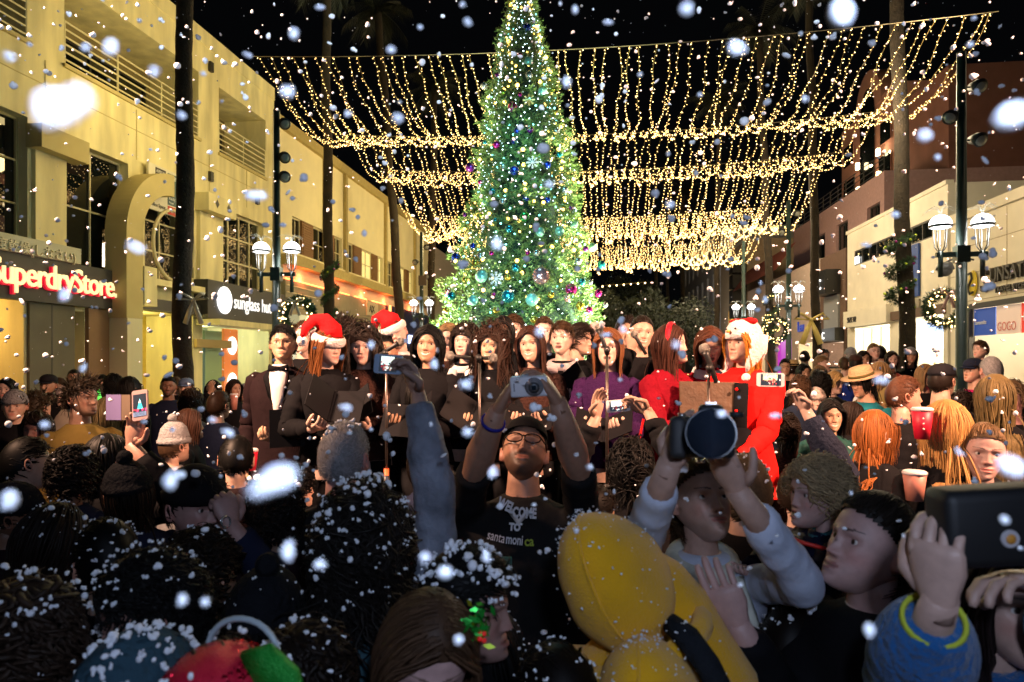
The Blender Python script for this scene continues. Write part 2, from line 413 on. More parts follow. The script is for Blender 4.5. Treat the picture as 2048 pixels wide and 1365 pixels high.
neon = mat('neon_red', (1, .15, .03), .5, emis=(1, .16, .04), estr=9)
nn = MB()
for a, c in ((24.1, 28.3), (29.4, 30.6), (31.3, 33.0), (33.8, 36.0)): nn.cyl((-11.6, a, 5.02), (-11.6, c, 5.02), .03, n=6)
nn.build('neon_tube', neon, B)
for y in (25.5, 29, 32.5, 36, 41): light('POINT', 'neon_glow', (-11.5, y, 5.12), 42, (1, .15, .05), None, .12)
slab('fascia', B, -12, -11.6, 24.1, 36.0, 3.7, 4.995, mat('grey_fascia', (.25, .23, .15), .7, noise=.08))
st_ = MB()
for i in range(4): st_.box(-11.6, -11.57, 24.2, 26.6 + .1 * i, 4.0 + i * .26, 4.03 + i * .26)
st_.build('fascia_strip', stB, B)
ax = slab('sign_plate', B, -11.6, -11.54, 32.9, 34.6, 4.25, 4.95, mat('plate', (.5, .45, .3), .5))
text('A|X', .5, frameD, ax, mtx=face_mtx(-1, -11.53, 33.2, 4.42), extrude=.01)
slab('blue_shopfront', B, -12, -11.5, 36.3, 46, 2.6, 4.99, mat('navy_front', (.01, .015, .06), .5))
slab('sign_lit', B, -11.5, -11.4, 37.6, 39.4, 3.5, 3.9, mat('pink_lit', (1, .5, .8), .5, emis=(1, .45, .8), estr=2))
slab('red_lit_trim', B, -11.5, -11.42, 36.3, 36.5, 2.6, 4.99, neon)
slab('sign_lit', B, -11.48, -11.4, 40, 44, 3.0, 3.5, mat('blue_white_lit', (.6, .7, 1), .5, emis=(.5, .6, 1), estr=3))
slab('shop_back', B, -13.2, -13.1, 24.3, 36, .1, 4.0, whiteroom)
slab('lit_canopy', B, -12, -11.2, 24.4, 35.8, 3.3, 3.69, mat('canopy_lit', (.8, .8, .6), .6, emis=(.8, .8, .55), estr=.25))
for y in (27, 32): light('POINT', 'shop_lamp', (-12.6, y, 2.9), 80, (.95, 1, .85), None, .2)
# ---------------- building D (left, far)
D = tag(empty('shop_building'), 'plain grey white building farthest along the left side, behind the tall lamp mast', 'building')
b = MB(); wall_holes(b, -12, 47.2, 62, 0, 10.3, [(49, 50.2, 6, 8, .2), (53, 54, 6, 8, .2), (57, 58, 6, 8, .2)], -1); shell(b, -12, 47.2, 62, 10.3, -1)
b.build('wall', mat('grey_stucco', (.5, .42, .32), .85, noise=.1), D)
for y in (49, 53, 57): window(D, -12, -1, y, y + 1.1, 6, 8, 2, 2, .15, gm=glass)
D2 = tag(empty('office_building'), 'tall dark brown block behind the far end of the left shops', 'building')
b = MB(); wall_holes(b, -11, 64, 84, 0, 12, [(66 + 3 * i, 67.4 + 3 * i, 5 + 3 * j, 6.8 + 3 * j, .2) for i in range(5) for j in range(2)], -1); shell(b, -11, 64, 84, 12, -1)
b.build('wall', mat('brown_stucco', (.25, .14, .06), .85, noise=.15), D2)
for i in range(5):
    for j in range(2): window(D2, -11, -1, 66 + 3 * i, 67.4 + 3 * i, 5 + 3 * j, 6.8 + 3 * j, 1, 1, .15, gm=mat('lit_amber', (1, .7, .2), .5, emis=(1, .6, .15), estr=.7) if (i + j) % 3 == 0 else glass)

# ---------------- right side
def stone_grid(par, X, y0, y1, z0, z1, dy, dz, m):
    g = MB(); z = z0
    while z < z1: g.box(X - .012, X, y0, y1, z, z + .012); z += dz
    y = y0
    while y < y1: g.box(X - .010, X, y, y + .012, z0, z1); y += dy
    return g.build('stone_joint', m, par)
SS = tag(empty('shop_building'), 'cream stone shop with a yellow round logo sign nearest on the right', 'building')
b = MB(); wall_holes(b, 12, 10, 25.3, 0, 6.9, [(19.2, 23.8, .13, 3.7, 2.5), (12, 18.4, .13, 3.7, 2.5)], 1); shell(b, 12, 10, 25.3, 6.9, 1)
b.box(11.9, 12, 10, 25.32, 6.6, 6.92, 0)
b.build('wall', stR2, SS); stone_grid(SS, 12, 10, 25.3, 3.9, 6.55, 2.4, .9, mat('joint_shadow', (.3, .22, .14), .9))  # stone joints in a darker brown than the panels
lg = mat('logo_yellow', (.75, .55, .04), .4)
el = MB().ball((11.93, 23.75, 4.45), .42, 20, 12, sc=(.16, .62, 1)).build('sign_logo', lg, SS, smooth=True)
sw = MB(); sw.tube([(11.85, 23.9, 4.75), (11.84, 23.7, 4.78), (11.83, 23.62, 4.6), (11.83, 23.78, 4.42), (11.83, 23.86, 4.25), (11.84, 23.75, 4.1), (11.86, 23.6, 4.16)], .035, 6); sw.build('logo_stroke', frameD, el, smooth=True)
text('S', .95, frameD, SS, mtx=face_mtx(1, 11.93, 23.28, 4.12), extrude=.05, bold=.01)
text('UNSATIONS', .62, frameD, SS, mtx=face_mtx(1, 11.93, 22.72, 4.36), extrude=.05, bold=.01, sx=.86)
text('TRAVEL STORE', .25, frameD, SS, mtx=face_mtx(1, 11.93, 22.5, 4.02), extrude=.03, bold=.008)
fr = MB(); fr.box(11.85, 12.02, 23.8, 24.0, .13, 3.75); fr.box(11.85, 12.02, 19.0, 19.2, .13, 3.75); fr.box(11.85, 12.02, 19.2, 23.8, 3.62, 3.78); fr.build('shop_frame', frameD, SS)
for a, c, mm, t_, tm, sz in ((22.55, 23.75, mat('poster_blue', (.02, .07, .35), .5, emis=(.02, .08, .4), estr=.4), 'Samsonite', wp, .2), (21.3, 22.5, mat('poster_cream', (.8, .6, .5), .5, emis=(.8, .6, .5), estr=.3), 'GOGO', mat('pale_red', (.75, .25, .2), .6), .38), (19.9, 21.25, mat('poster_red', (.75, .04, .03), .5, emis=(.8, .05, .03), estr=.4), 'Ray-Ban', wp, .36)):
    q = slab('poster', SS, 11.97, 12.0, a, c, 2.75, 3.6, mm)
    text(t_, sz, tm, q, mtx=face_mtx(1, 11.95, c - .08, 3.1 if t_ != 'GOGO' else 2.85), extrude=.004, sx=.8, shear=.2 if t_ == 'Ray-Ban' else 0)
slab('shop_back', SS, 14.4, 14.5, 19, 24, .1, 3.7, mat('peach_room', (.8, .62, .42), .9))
slab('shop_shelf', SS, 14.0, 14.4, 19.4, 21.8, .1, 1.3, frameD)
slab('lit_sign', SS, 13.9, 14.0, 19.6, 21.5, 1.05, 1.2, mat('green_lit', (.3, .9, .1), .5, emis=(.3, .9, .1), estr=1.2))
slab('picture', SS, 14.3, 14.38, 20.1, 20.8, 1.6, 2.7, mat('picture_ochre', (.4, .25, .05), .6, noise=.5, nscale=5))
light('POINT', 'shop_lamp', (13.2, 21.6, 3.3), 300, (1, .85, .6), None, .25)
light('POINT', 'shop_lamp', (13.2, 15.5, 3.3), 75, (1, .85, .6), None, .25)
WB = tag(empty('shop_building'), 'ivory store with tall dark window strip and mannequins, behind the right palm', 'building')
b = MB(); wall_holes(b, 12, 25.5, 35.2, 0, 8.15, [(25.8, 28.9, .13, 3.6, 2.8), (30.3, 34.2, .13, 3.5, 2.8), (26.6, 34.3, 6.45, 7.15, .1)], 1); shell(b, 12, 25.5, 35.2, 8.15, 1)
b.box(11.93, 12.2, 25.48, 35.22, 8.1, 8.25, 0)
b.build('wall', stR, WB)
window(WB, 12, 1, 26.6, 34.3, 6.45, 7.15, 9, 1, .06, frameD)
slab('fascia', WB, 11.7, 12, 29.9, 34.9, 3.55, 4.3, stR)
slab('dark_band', WB, 11.85, 12, 25.6, 29.88, 3.6, 3.95, mat('brown_band', (.12, .07, .045), .6))
text('SIZE 02', .36, frameD, WB, mtx=face_mtx(1, 11.68, 34.3, 3.75), extrude=.02)
text('m', .8, wl, WB, mtx=face_mtx(1, 11.98, 34.2, 6.5), extrude=.01)
slab('shop_back', WB, 14.7, 14.8, 25.6, 35, .1, 3.6, whiteroom)
sg = slab('banner', WB, 11.9, 11.97, 27.5, 28.8, 4.4, 6.4, mat('banner_blue', (.015, .06, .28), .6))
for t_, z in (('THE', 5.7), ('GALLERY', 5.2), ('OUTLET', 4.7)): text(t_, .3, mat('pale_blue', (.2, .35, .7), .6), sg, mtx=face_mtx(1, 11.88, 28.7, z), extrude=.004, sx=.7)
slab('wall_plate', WB, 11.92, 11.98, 27.5, 28.7, 3.97, 4.3, mat('grey_plate', (.3, .26, .2), .6))
for y in (27.3, 32.3): light('POINT', 'shop_lamp', (13.3, y, 3.2), 600, (1, .88, .62), None, .3)
slab('lit_sign', WB, 12.5, 12.6, 26.9, 28.2, 3.0, 3.4, mat('blue_sign', (.5, .7, 1), .5, emis=(.45, .6, 1), estr=1.5))
fg = MB()
for y in (31.2, 32.2, 33.2): fg.box(12.0, 12.04, y, y + .05, .13, 3.4)
fg.build('door_frame', frameL, WB)
MC = tag(empty('shop_building'), 'narrow dark brown shop front with two black signs between ivory stores', 'building')
b = MB(); wall_holes(b, 11.95, 35.3, 39.2, 0, 7.5, [(35.6, 38.9, .13, 2.9, 2.2)], 1); shell(b, 11.95, 35.3, 39.2, 7.5, 1)
b.build('wall', mat('dark_brown_stucco', (.13, .075, .055), .8, noise=.15), MC)
s1 = slab('sign_board', MC, 11.2, 11.95, 36.0, 38.3, 5.35, 6.55, mat('sign_black', (.01, .01, .01), .4))
text('MAC', .75, wl, s1, mtx=face_mtx(1, 11.18, 38.2, 5.6), extrude=.01)
s2 = slab('sign_board', MC, 11.5, 11.94, 35.5, 38.9, 2.95, 3.6, M['sign_black'])
text('MAC', .5, wl, s2, mtx=face_mtx(1, 11.48, 38.4, 3.08), extrude=.01, sx=1.3)
slab('grey_panel', MC, 11.85, 11.95, 36.1, 38.3, 3.62, 5.3, mat('grey_screen', (.25, .25, .26), .5))
slab('shop_back', MC, 14, 14.1, 35.4, 39, .1, 3, whiteroom)
light('POINT', 'shop_lamp', (12.8, 37.2, 2.6), 220, (1, .88, .65), None, .2)
R4 = tag(empty('shop_building'), 'pale pink store with a purple lit entrance beyond the black sign', 'building')
b = MB(); wall_holes(b, 12, 39.4, 58, 0, 7.6, [(40, 43.5, .13, 3.0, 2), (45, 50, .13, 3.4, 2), (52, 57, .13, 3.2, 2)], 1); shell(b, 12, 39.4, 58, 7.6, 1)
b.build('wall', mat('pale_pink_stucco', (.62, .48, .42), .85, noise=.08), R4)
slab('shop_back', R4, 13.9, 14, 39.6, 44, .1, 3.2, whiteroom)
slab('purple_glass', R4, 12.4, 12.5, 45, 50, .13, 3.4, mat('purple_lit', (.4, .02, .4), .4, emis=(.5, .03, .55), estr=.8))
slab('shop_back', R4, 13.9, 14, 51.6, 57, .1, 3.2, whiteroom)
text('Lev', .9, mat('sign_blue', (.03, .06, .4), .5, emis=(.02, .05, .4), estr=.5), R4, mtx=face_mtx(1, 11.95, 43.5, 3.7), extrude=.04)
for y in (41.5, 54): light('POINT', 'shop_lamp', (12.8, y, 2.8), 220, (1, .95, .55), None, .2)
rr = MB().add([(12, 44, 9.3), (12, 58, 9.3), (10.8, 58, 7.6), (10.8, 44, 7.6)], [(0, 1, 2, 3)]); rr.build('roof', mat('red_tile', (.22, .05, .03), .8), R4)
R5 = tag(empty('office_building'), 'grey stone building with rows of narrow windows at the far right end of the street', 'building')
hl = [(74 + 4 * i, 75.4 + 4 * i, 4 + 4.2 * j, 7 + 4.2 * j, .3) for i in range(7) for j in range(3)]
b = MB(); wall_holes(b, 12, 71, 104, 0, 15.5, hl, 1); shell(b, 12, 71, 104, 15.5, 1); b.box(11.7, 12, 70.9, 104, 15, 15.8)
b.build('wall', mat('pale_grey_stone', (.62, .62, .66), .85, noise=.08), R5)
for h in hl: window(R5, 12, 1, *h[:4], 1, 2, .25)
R6 = tag(empty('shop_building'), 'warm lit shop with a black louvred sign tower beyond the pink store', 'building')
b = MB(); wall_holes(b, 12, 58.2, 70.5, 0, 12, [(60, 62, 8, 11, .3), (64, 66, 8, 11, .3), (60, 68, .13, 4, 2), (60.5, 66.5, 5, 6.6, .4)], 1); shell(b, 12, 58.2, 70.5, 12, 1)
b.build('wall', mat('tan_stucco', (.5, .38, .26), .85, noise=.1), R6)
for y in (60, 64): window(R6, 12, 1, y, y + 2, 8, 11, 2, 2, .2)
slab('lit_panel', R6, 12.3, 12.4, 60.5, 66.5, 5, 6.6, mat('yellow_lit', (1, .7, .1), .5, emis=(1, .65, .08), estr=1.2))
tw = MB(); [tw.box(10.9, 12, 58.4, 60.0, 3 + 1.25 * i, 4.1 + 1.25 * i) for i in range(6)]; tw.build('sign_tower', frameD, R6)
slab('shop_back', R6, 13.9, 14, 60, 68, .1, 4, whiteroom)
for y in (61, 66): light('POINT', 'shop_lamp', (12.8, y, 3.2), 220, (1, .75, .4), None, .2)
# ---------------- terracotta building set back behind the right shops
PB = tag(empty('apartment_building'), 'tall terracotta building with an arched gable and wall lamps above the ivory store', 'building')
def BX(name, x0, x1, y0, y1, z0, z1, m): return MB().box(x0, x1, y0, y1, z0, z1).build(name, m, PB)
XS = 17.0
def py_(px, py): return onX(px, py, XS)
yA, zA = py_(1897, 130); yB, zB = py_(1770, 300); yC, zC = py_(1700, 180)
W_ = MB()
W_.box(XS, XS + 16, yA, yA + 6, 8.2, zA, 1)
yD, _ = py_(1793, 300)
zt = py_(1793, 205)[1]
hl2 = [(yA + 6.0, yD - .5, 0, 0)]
W_.box(XS + 1.5, XS + 16, yA + 6, yD, 8.2, zt, 1)
W_.box(XS, XS + 16, yD, yD + 9, 8.2, zt + 1.2, 0)
W_.build('wall', [pink, pinkd], PB)
# arched gable on the street face, windows, lamps
yg = yD + 4.2
ga = MB(); N = 14; rr_ = 2.1
pf = [(yg + rr_ * cos(pi * i / N), zt + .9 + rr_ * 1.25 * sin(pi * i / N)) for i in range(N + 1)]
v = [(x, y, z) for x in (XS - .05, XS + 1.2) for (y, z) in pf]; n = len(pf)
ga.add(v, [tuple(range(n)), tuple(range(n, 2 * n))[::-1]] + [(i, i + 1, n + i + 1, n + i) for i in range(n - 1)] + [(0, n - 1, 2 * n - 1, n)])
ga.build('gable', pink, PB)
gw = MB(); pf = [(yg + 1.2 * cos(pi * i / N), zt + .7 + 1.7 * sin(pi * i / N)) for i in range(N + 1)]
v = [(XS - .08, y, z) for (y, z) in pf] + [(XS - .08, yg - 1.2, zt - 3.5), (XS - .08, yg + 1.2, zt - 3.5)]
gw.add(v, [tuple(list(range(n)) + [n, n + 1])]); gw.build('arched_window', glass, PB)
for y0, y1, z0, z1 in ((yD + .5, yD + 2.2, zt - 6.2, zt - 2.6), (yD + 6.2, yD + 8.2, zt - 6.2, zt - 2.6), (yD + .5, yD + 2.0, zt - 1.9, zt - .6), (yD + 6.4, yD + 8.2, zt - 1.6, zt - .2)):
    window(PB, XS - .1, -1, y0, y1, z0, z1, 2, 1, .02, pink)
bal = MB(); bal.box(XS - .6, XS + 10, yD - 3.6, yD + 9, 8.2, zt - 6.8, 0); bal.build('balcony_wall', pink, PB)
slab('lintel', PB, XS + .6, XS + 1.5, yA + 6.02, yD, zt - 2.2, zt - 1.9, mat('tan_trim', (.42, .26, .16), .8))
for y0, y1, z0, z1 in ((yA + 6.3, yD - 1.6, zt - 1.85, zt - .9), (yA + 6.3, yD - 1.9, zt - 4.6, zt - 2.3)):
    window(PB, XS + 1.45, -1, y0, y1, z0, z1, 3, 1, .02, pinkd)
wlamp = mat('wall_lamp_glow', (1, .8, .5), .5, emis=(1, .78, .42), estr=9)
for (px_, py_2, x) in ((1808, 252, XS + 1.3), (1756, 312, XS - .35), (1715, 340, XS - .35), (1757, 358, XS - .9), (1716, 388, XS - .9)):
    y, z = onX(px_, py_2, x)
    MB().box(x - .09, x + .09, y - .12, y + .12, z, z + .42).build('wall_lamp', wlamp, PB)
    light('POINT', 'wall_lamp_light', (x - .25, y - .1, z + .2), 60, (1, .68, .38), None, .08)
rails(PB, XS - .6, yD + 2, yD + 9, zt - 6.7, zt - 5.9, 3, frameD)
PB2 = tag(empty('apartment_building'), 'lower plum pink building with square windows and a roof railing beyond the terracotta one', 'building')
b = MB(); wall_holes(b, 14, 36, 52, 7.0, 11.4, [(36.5, 38.2, 8.4, 10, .3), (41, 43, 8.4, 10, .3), (45, 48, 8.2, 10, .3)], 1); shell(b, 14, 36, 52, 11.4, 1)
b.build('wall', mat('plum_stucco', (.42, .26, .26), .85, noise=.1), PB2)
for y0, y1 in ((36.5, 38.2), (41, 43), (45, 48)): window(PB2, 14, 1, y0, y1, 8.3, 10, 2, 1, .2, frameD)
rails(PB2, 14, 36, 52, 11.5, 12.3, 4, frameD)

# ---------------- mannequins in the ivory store window
mn = mat('mannequin_plastic', (.6, .5, .3), .35)
dress = mat('olive_fabric', (.2, .18, .08), .8)
for (x, y, lab) in ((12.7, 27.9, 'mannequin with hand on hip in a dark dress in the ivory store window'), (12.8, 26.6, 'pale mannequin nearer the stone pier in the ivory store window')):
    b = MB(); b.ball((0, 0, 1.66), .1, 12, 8, sc=(.8, .9, 1.15)); b.tube([(0, 0, 1.6), (0, 0, 1.45)], .05)
    b.tube([(0, 0, 1.47), (0, 0, 1.38), (0, 0, 1.1), (0, 0, .9)], [(.17, .07), (.18, .1), (.12, .08), (.17, .11)], 12, up=(1, 0, 0))
    b.tube([(-.02, -.18, 1.4), (0, -.36, 1.15), (0, -.15, .98)], [.045, .035, .03]); b.tube([(0, .18, 1.4), (.03, .25, 1.1), (.02, .22, .85)], [.045, .035, .03])
    for sg_ in (-.08, .08): b.tube([(0, sg_, .9), (0, sg_, .5), (0, sg_, .08)], [.08, .06, .04])
    b.box(-.2, .2, -.2, .2, 0, .03)
    o = b.build('mannequin', mn, smooth=True); o.location = (x, y, .14)
    MB().tube([(0, 0, 1.4), (0, 0, 1.1), (0, 0, .8), (0, 0, .6)], [(.19, .11), (.14, .1), (.2, .14), (.24, .17)], 12, up=(1, 0, 0)).build('dress', dress, o, smooth=True)
    tag(o, lab, 'mannequin')

# ---------------- street lamps
def make_lamp():
    root = empty('street_lamp')
    pm = mat('lamp_green_paint', (.03, .05, .045), .35, noise=.1)
    b = MB(); b.tube([(0, 0, 0), (0, 0, .25), (0, 0, .3), (0, 0, 7.2)], [.17, .17, .1, .07], 12); b.build('pole', pm, root, True)
    b = MB(); b.box(-.1, .1, -.1, .1, 3.62, 3.9); b.build('hub', pm, root)
    for a_, b_ in ((-.40, -.1), (.1, .40)): MB().box(a_, b_, -.035, .035, 3.72, 3.80).build('arm', pm, root)
    for s in (-1, 1):
        x = s * .325
        b = MB(); b.cyl((x, 0, 3.38), (x, 0, 3.82), .04); b.build('drop_tube', pm, root, True)
        b = MB()
        for k in range(5):
            a = 2 * pi * k / 5
            b.tube([(x + .035 * cos(a), .035 * sin(a), 3.82), (x + .09 * cos(a), .09 * sin(a), 3.90), (x + .10 * cos(a), .10 * sin(a), 4.06), (x + .11 * cos(a), .11 * sin(a), 4.22)], .009, 5)
        b.build('cage', mat('cage_grey', (.10, .10, .10), .4), root, True)
        b = MB(); N = 20; v = []; rows = 8
        for i in range(rows + 1):
            t = pi / 2 * i / rows
            for j in range(N): a = 2 * pi * j / N; v.append((x + .175 * sin(t) * cos(a), .175 * sin(t) * sin(a), 4.27 + .175 * cos(t)))
        f = [(i * N + j, (i + 1) * N + j, (i + 1) * N + (j + 1) % N, i * N + (j + 1) % N) for i in range(rows) for j in range(N)]
        b.add(v, f); b.tube([(x, 0, 4.22), (x, 0, 4.24)], [.13, .14], 20)
        g = b.build('globe', lampwhite, root, True)
        b = MB(); b.tube([(x, 0, 4.225), (x, 0, 4.27)], [.180, .184], 24, cap=False); b.tube([(x, 0, 4.27), (x, 0, 4.225)], [.175, .17], 24, cap=False)
        b.build('rim', mat('rim_grey', (.06, .06, .065), .4), root, True)
        b = MB(); b.ball((x, 0, 4.46), .02, 8, 6)
        for k in range(7):
            a = 2 * pi * k / 7 + .2; r1 = .14 + .05 * (k % 3); b.tube([(x, 0, 4.46), (x + r1 * .4 * cos(a), r1 * .4 * sin(a), 4.56), (x + r1 * cos(a), r1 * sin(a), 4.57), (x + r1 * 1.6 * cos(a), r1 * 1.6 * sin(a), 4.51)], .004, 4)
        b.build('finial', mat('wire_pale', (.7, .7, .6), .4), root, True)
    return root
lamp0 = make_lamp(); lm = childmap(lamp0)
lamps = [(-6.72, 13.55, .08, 'street lamp with two lit globes beside the white lettered black shop sign'),
         (6.10, 12.5, -.05, 'street lamp with two lit globes nearest the yellow logo shop at the right'),
         (*P(843, 600, 27.9).xy, 0, 'street lamp with two globes just left of the christmas tree'),
         (*P(1577, 570, 22.5).xy, 0, 'street lamp with two globes behind the white animal hat'),
         (*P(1487, 605, 30).xy, 0, 'distant street lamp with two globes, right of the tree'),
         (6.3, 62, 0, 'farthest street lamp of all, before the grey stone building')]  # last lamp is added, with stronger lights, to brighten the far grey building
lampobjs = []
for i, (x, y, rz, lab) in enumerate(lamps):
    o = lamp0 if i == 0 else copy_tree(lamp0, None, lm)
    o.location = (x, y, 0); o.rotation_euler = (0, 0, rz); tag(o, lab, 'street lamp', 'twin globe street lamps'); lampobjs.append(o)
    for s in (-1, 1): light('POINT', 'globe_light', (x + s * .34 * cos(rz), y + s * .34 * sin(rz), 4.08), 30 if i < 5 else 420, (1, .97, .88), None, .12)
# small floodlights / loudspeakers fixed to the two near posts
fm = mat('fixture_black', (.02, .02, .02), .5)
for li, zs_ in ((0, (6.9, 6.2, 5.8)), (1, (6.6, 6.1, 5.7)), (2, (6.6, 6.0, 5.4)), (3, (6.8, 6.2))):
    for k, z in enumerate(zs_):
        s = 1 if k % 2 == 0 or li == 0 else -1
        b = MB(); b.cyl((s * .06, 0, z), (s * .2, 0, z), .015); b.tube([(s * .2, .1, z + .03), (s * .22, -.05, z), (s * .24, -.13, z - .04)], [.07, .1, .125], 14)
        b.tube([(s * .24, -.131, z - .04), (s * .242, -.15, z - .045)], [.1, .05], 14, 1)
        o = b.build('floodlight', [fm, mat('lens_grey', (.3, .3, .25), .2)], smooth=True)
        o.location = (lamps[li][0], lamps[li][1], 0)
        tag(o, ['round black floodlight, %s on the left near lamp post', 'round black floodlight, %s on the right near lamp post', 'round floodlight, %s on the lamp post left of the tree', 'round floodlight, %s on the lamp post behind the animal hat'][li] % ['topmost', 'second', 'third'][k], 'floodlight', 'floodlights on lamp posts')
cb = MB().box(-.16, .16, -.12, .0, 5.0, 5.4).build('control_box', mat('box_brown', (.12, .08, .06), .6)); cb.location = (*P(846, 600, 27.7).xy, 0)
tag(cb, 'brown electrical box on the lamp post left of the tree', 'box')
sc_ = MB().tube([(0, 0, 4.75), (0, 0, 4.62)], [.12, .16], 14).ball((0, 0, 4.62), .13, 14, 8).tube([(0, 0, 4.75), (.2, 0, 4.85), (.5, 0, 4.8)], .02, 6).build('security_camera', mat('cam_grey', (.10, .09, .08), .35), smooth=True)
p = P(1890, 540, 12.9); sc_.location = (p.x, p.y, p.z - 4.62); tag(sc_, 'dome security camera on a bracket left of the right lamp post', 'security camera')

# ---------------- palms
barkm = mat('palm_bark', (.020, .013, .007), .95, noise=.4, nscale=4, bump=1, bscale=18, bdist=.03)
frm = mat('palm_frond', (.010, .013, .005), .7, noise=.3)
def frond_mesh():
    b = MB(); rr_ = random.Random(3)
    for k in range(26):
        a = 2 * pi * k / 26 + rr_.uniform(-.1, .1); el_ = rr_.uniform(-.9, 1.0); L_ = rr_.uniform(1.3, 1.9)
        d = Vector((cos(a) * cos(el_), sin(a) * cos(el_), sin(el_))); side = Vector((-sin(a), cos(a), 0))
        pts = []; p = Vector((0, 0, 0)); 
        for i in range(7): pts.append(p.copy()); p = p + d * L_ / 6; d = (d + Vector((0, 0, -.14))).normalized()
        b.tube(pts, [.03, .025, .02, .018, .014, .01, .006], 4)
        for i in range(1, 7):
            for q in range(3):
                c = pts[i].lerp(pts[i - 1], q / 3); ll = .5 * (1 - abs(i / 6 - .5))
                for s in (-1, 1):
                    e = c + side * s * ll + Vector((0, 0, -.22 - .1 * rr_.random())) + d * .25
                    b.add([c - d * .02, c + d * .04, e], [(0, 1, 2)])
    return b.mesh('crown', frm, False)
crown_me = frond_mesh()
def palm(px, d, dia, H, label, lean=0, seed=0):
    g = P(px, 722, d); rp_ = random.Random(seed)
    root = empty('palm_tree', (g.x, g.y, 0)); tag(root, label, 'palm tree')
    b = MB(); n = 60; pts = []; rr_ = []
    for i in range(n + 1):
        z = H * i / n; pts.append((lean * (z / H) ** 1.3 + .03 * sin(z * 1.3 + seed), .03 * cos(z * .9), z))
        base = dia / 2 * (1.25 if z < .5 else 1.0 + .12 * math.exp(-z / 2)) * (1 - .25 * z / H)
        rr_.append(base * (1 + .05 * (i % 2) + rp_.uniform(-.03, .03)))
    b.tube(pts, rr_, 14); b.build('trunk', barkm, root, True)
    o = obj('crown', crown_me, root); o.location = pts[-1]; o.rotation_euler = (0, 0, seed)
palm(367, 14, .37, 15.5, 'thick dark palm trunk nearest the camera, in front of the lease sign', .05, 1)
palm(659, 24, .36, 16, 'palm trunk wrapped in garland left of the christmas tree', -.15, 2)
palm(806, 31, .42, 18, 'reddish lit leaning palm trunk behind the light canopy, left of the tree', -1.2, 3)
palm(1815, 17.5, .38, 15.5, 'palm trunk wrapped in garland nearest on the right, before the ivory store', -.4, 4)
palm(1634, 26, .34, 16.5, 'palm trunk with a gold bow right of the animal hat', -.3, 5)
palm(1544, 31, .36, 17, 'palm trunk with a lit garland and wreath behind the animal hat', -.6, 6)
palm(1432, 42, .36, 18, 'slim palm trunk before the far grey stone building', .2, 7)
palm(860, 40, .45, 18, 'dim brown palm trunk close behind the left edge of the tree', .3, 8)
for k, (px, d) in enumerate(((1312, 66), (1335, 72), (1365, 60))): palm(px, d, .4, 15 + k, ['thin distant palm above the dark trees, leftmost of three', 'thin distant palm above the dark trees, middle of three', 'thin distant palm above the dark trees, rightmost of three'][k], 0, 9 + k)

# ---------------- dark broadleaf trees beyond the christmas tree
leafm = mat('dark_leaf', (.010, .018, .006), .7, vcol=None, noise=.4, nscale=2)
def leaf_tree(px, d, w_, h, label, seed):
    g = P(px, 722, d); rt = random.Random(seed); root = empty('street_tree', (g.x, g.y, 0)); tag(root, label, 'tree')
    b = MB(); b.tube([(0, 0, 0), (.1, 0, h * .3), (0, .1, h * .6)], [.22, .16, .08], 8)
    for k in range(6): a = k * 1.05; b.tube([(0, 0, h * .32), (w_ * .25 * cos(a), w_ * .25 * sin(a), h * .6)], [.09, .03], 6)
    b.build('trunk', barkm, root, True)
    b = MB(); cl = [(rt.uniform(-1, 1) * w_ * .36, rt.uniform(-1, 1) * w_ * .36, h * rt.uniform(.42, .88), rt.uniform(.5, 1) * w_ * .24) for _ in range(16)]
    for _ in range(5200):
        c = rt.choice(cl); dd = Vector((rt.gauss(0, 1), rt.gauss(0, 1), rt.gauss(0, 1))).normalized() * c[3] * rt.uniform(.6, 1.1)
        p = Vector(c[:3]) + dd; u = Vector((rt.gauss(0, 1), rt.gauss(0, 1), rt.gauss(0, 1))).normalized(); v_ = u.orthogonal().normalized(); s_ = rt.uniform(.07, .15)
        b.add([p - u * s_, p + v_ * s_ * .5, p + u * s_, p - v_ * s_ * .5], [(0, 1, 2, 3)])
    b.build('crown', leafm, root)
leaf_tree(1265, 30, 4.5, 5.2, 'dark leafy tree just right of the christmas tree', 1)
leaf_tree(1325, 36, 4.6, 5.6, 'dark leafy tree behind the red cardigan singer', 2)
leaf_tree(1262, 56, 6.5, 9, 'tall dim tree mass in the far middle of the street', 3)
leaf_tree(1418, 62, 4, 4.2, 'low dark tree before the grey stone building', 4)

# ---------------- christmas tree
TX = P(1046, 722, 14); TY = TX.y; TX = TX.x
prof = [(.6, 2.15), (1.2, 2.25), (2.0, 2.15), (2.7, 1.98), (3.15, 1.80), (4.07, 1.44), (4.64, 1.26), (5.9, 1.03), (7.28, .80), (8.67, .42), (9.55, .12), (9.7, .03)]
def tr(z): return float(np.interp(z, [p[0] for p in prof], [p[1] for p in prof]))
tree = tag(empty('christmas_tree', (TX, TY, 0)), 'tall floodlit green christmas tree with baubles behind the choir', 'christmas tree')
b = MB(); b.cyl((0, 0, 0), (0, 0, 9.3), .18, .03, 12); b.build('trunk', barkm, tree)
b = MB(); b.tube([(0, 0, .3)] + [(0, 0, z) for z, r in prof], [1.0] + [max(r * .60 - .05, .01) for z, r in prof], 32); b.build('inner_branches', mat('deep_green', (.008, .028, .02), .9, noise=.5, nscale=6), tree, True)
rt = random.Random(5)
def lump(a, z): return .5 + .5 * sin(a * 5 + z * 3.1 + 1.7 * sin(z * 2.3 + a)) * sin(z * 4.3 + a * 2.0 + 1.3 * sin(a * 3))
sp = MB(); cols = []
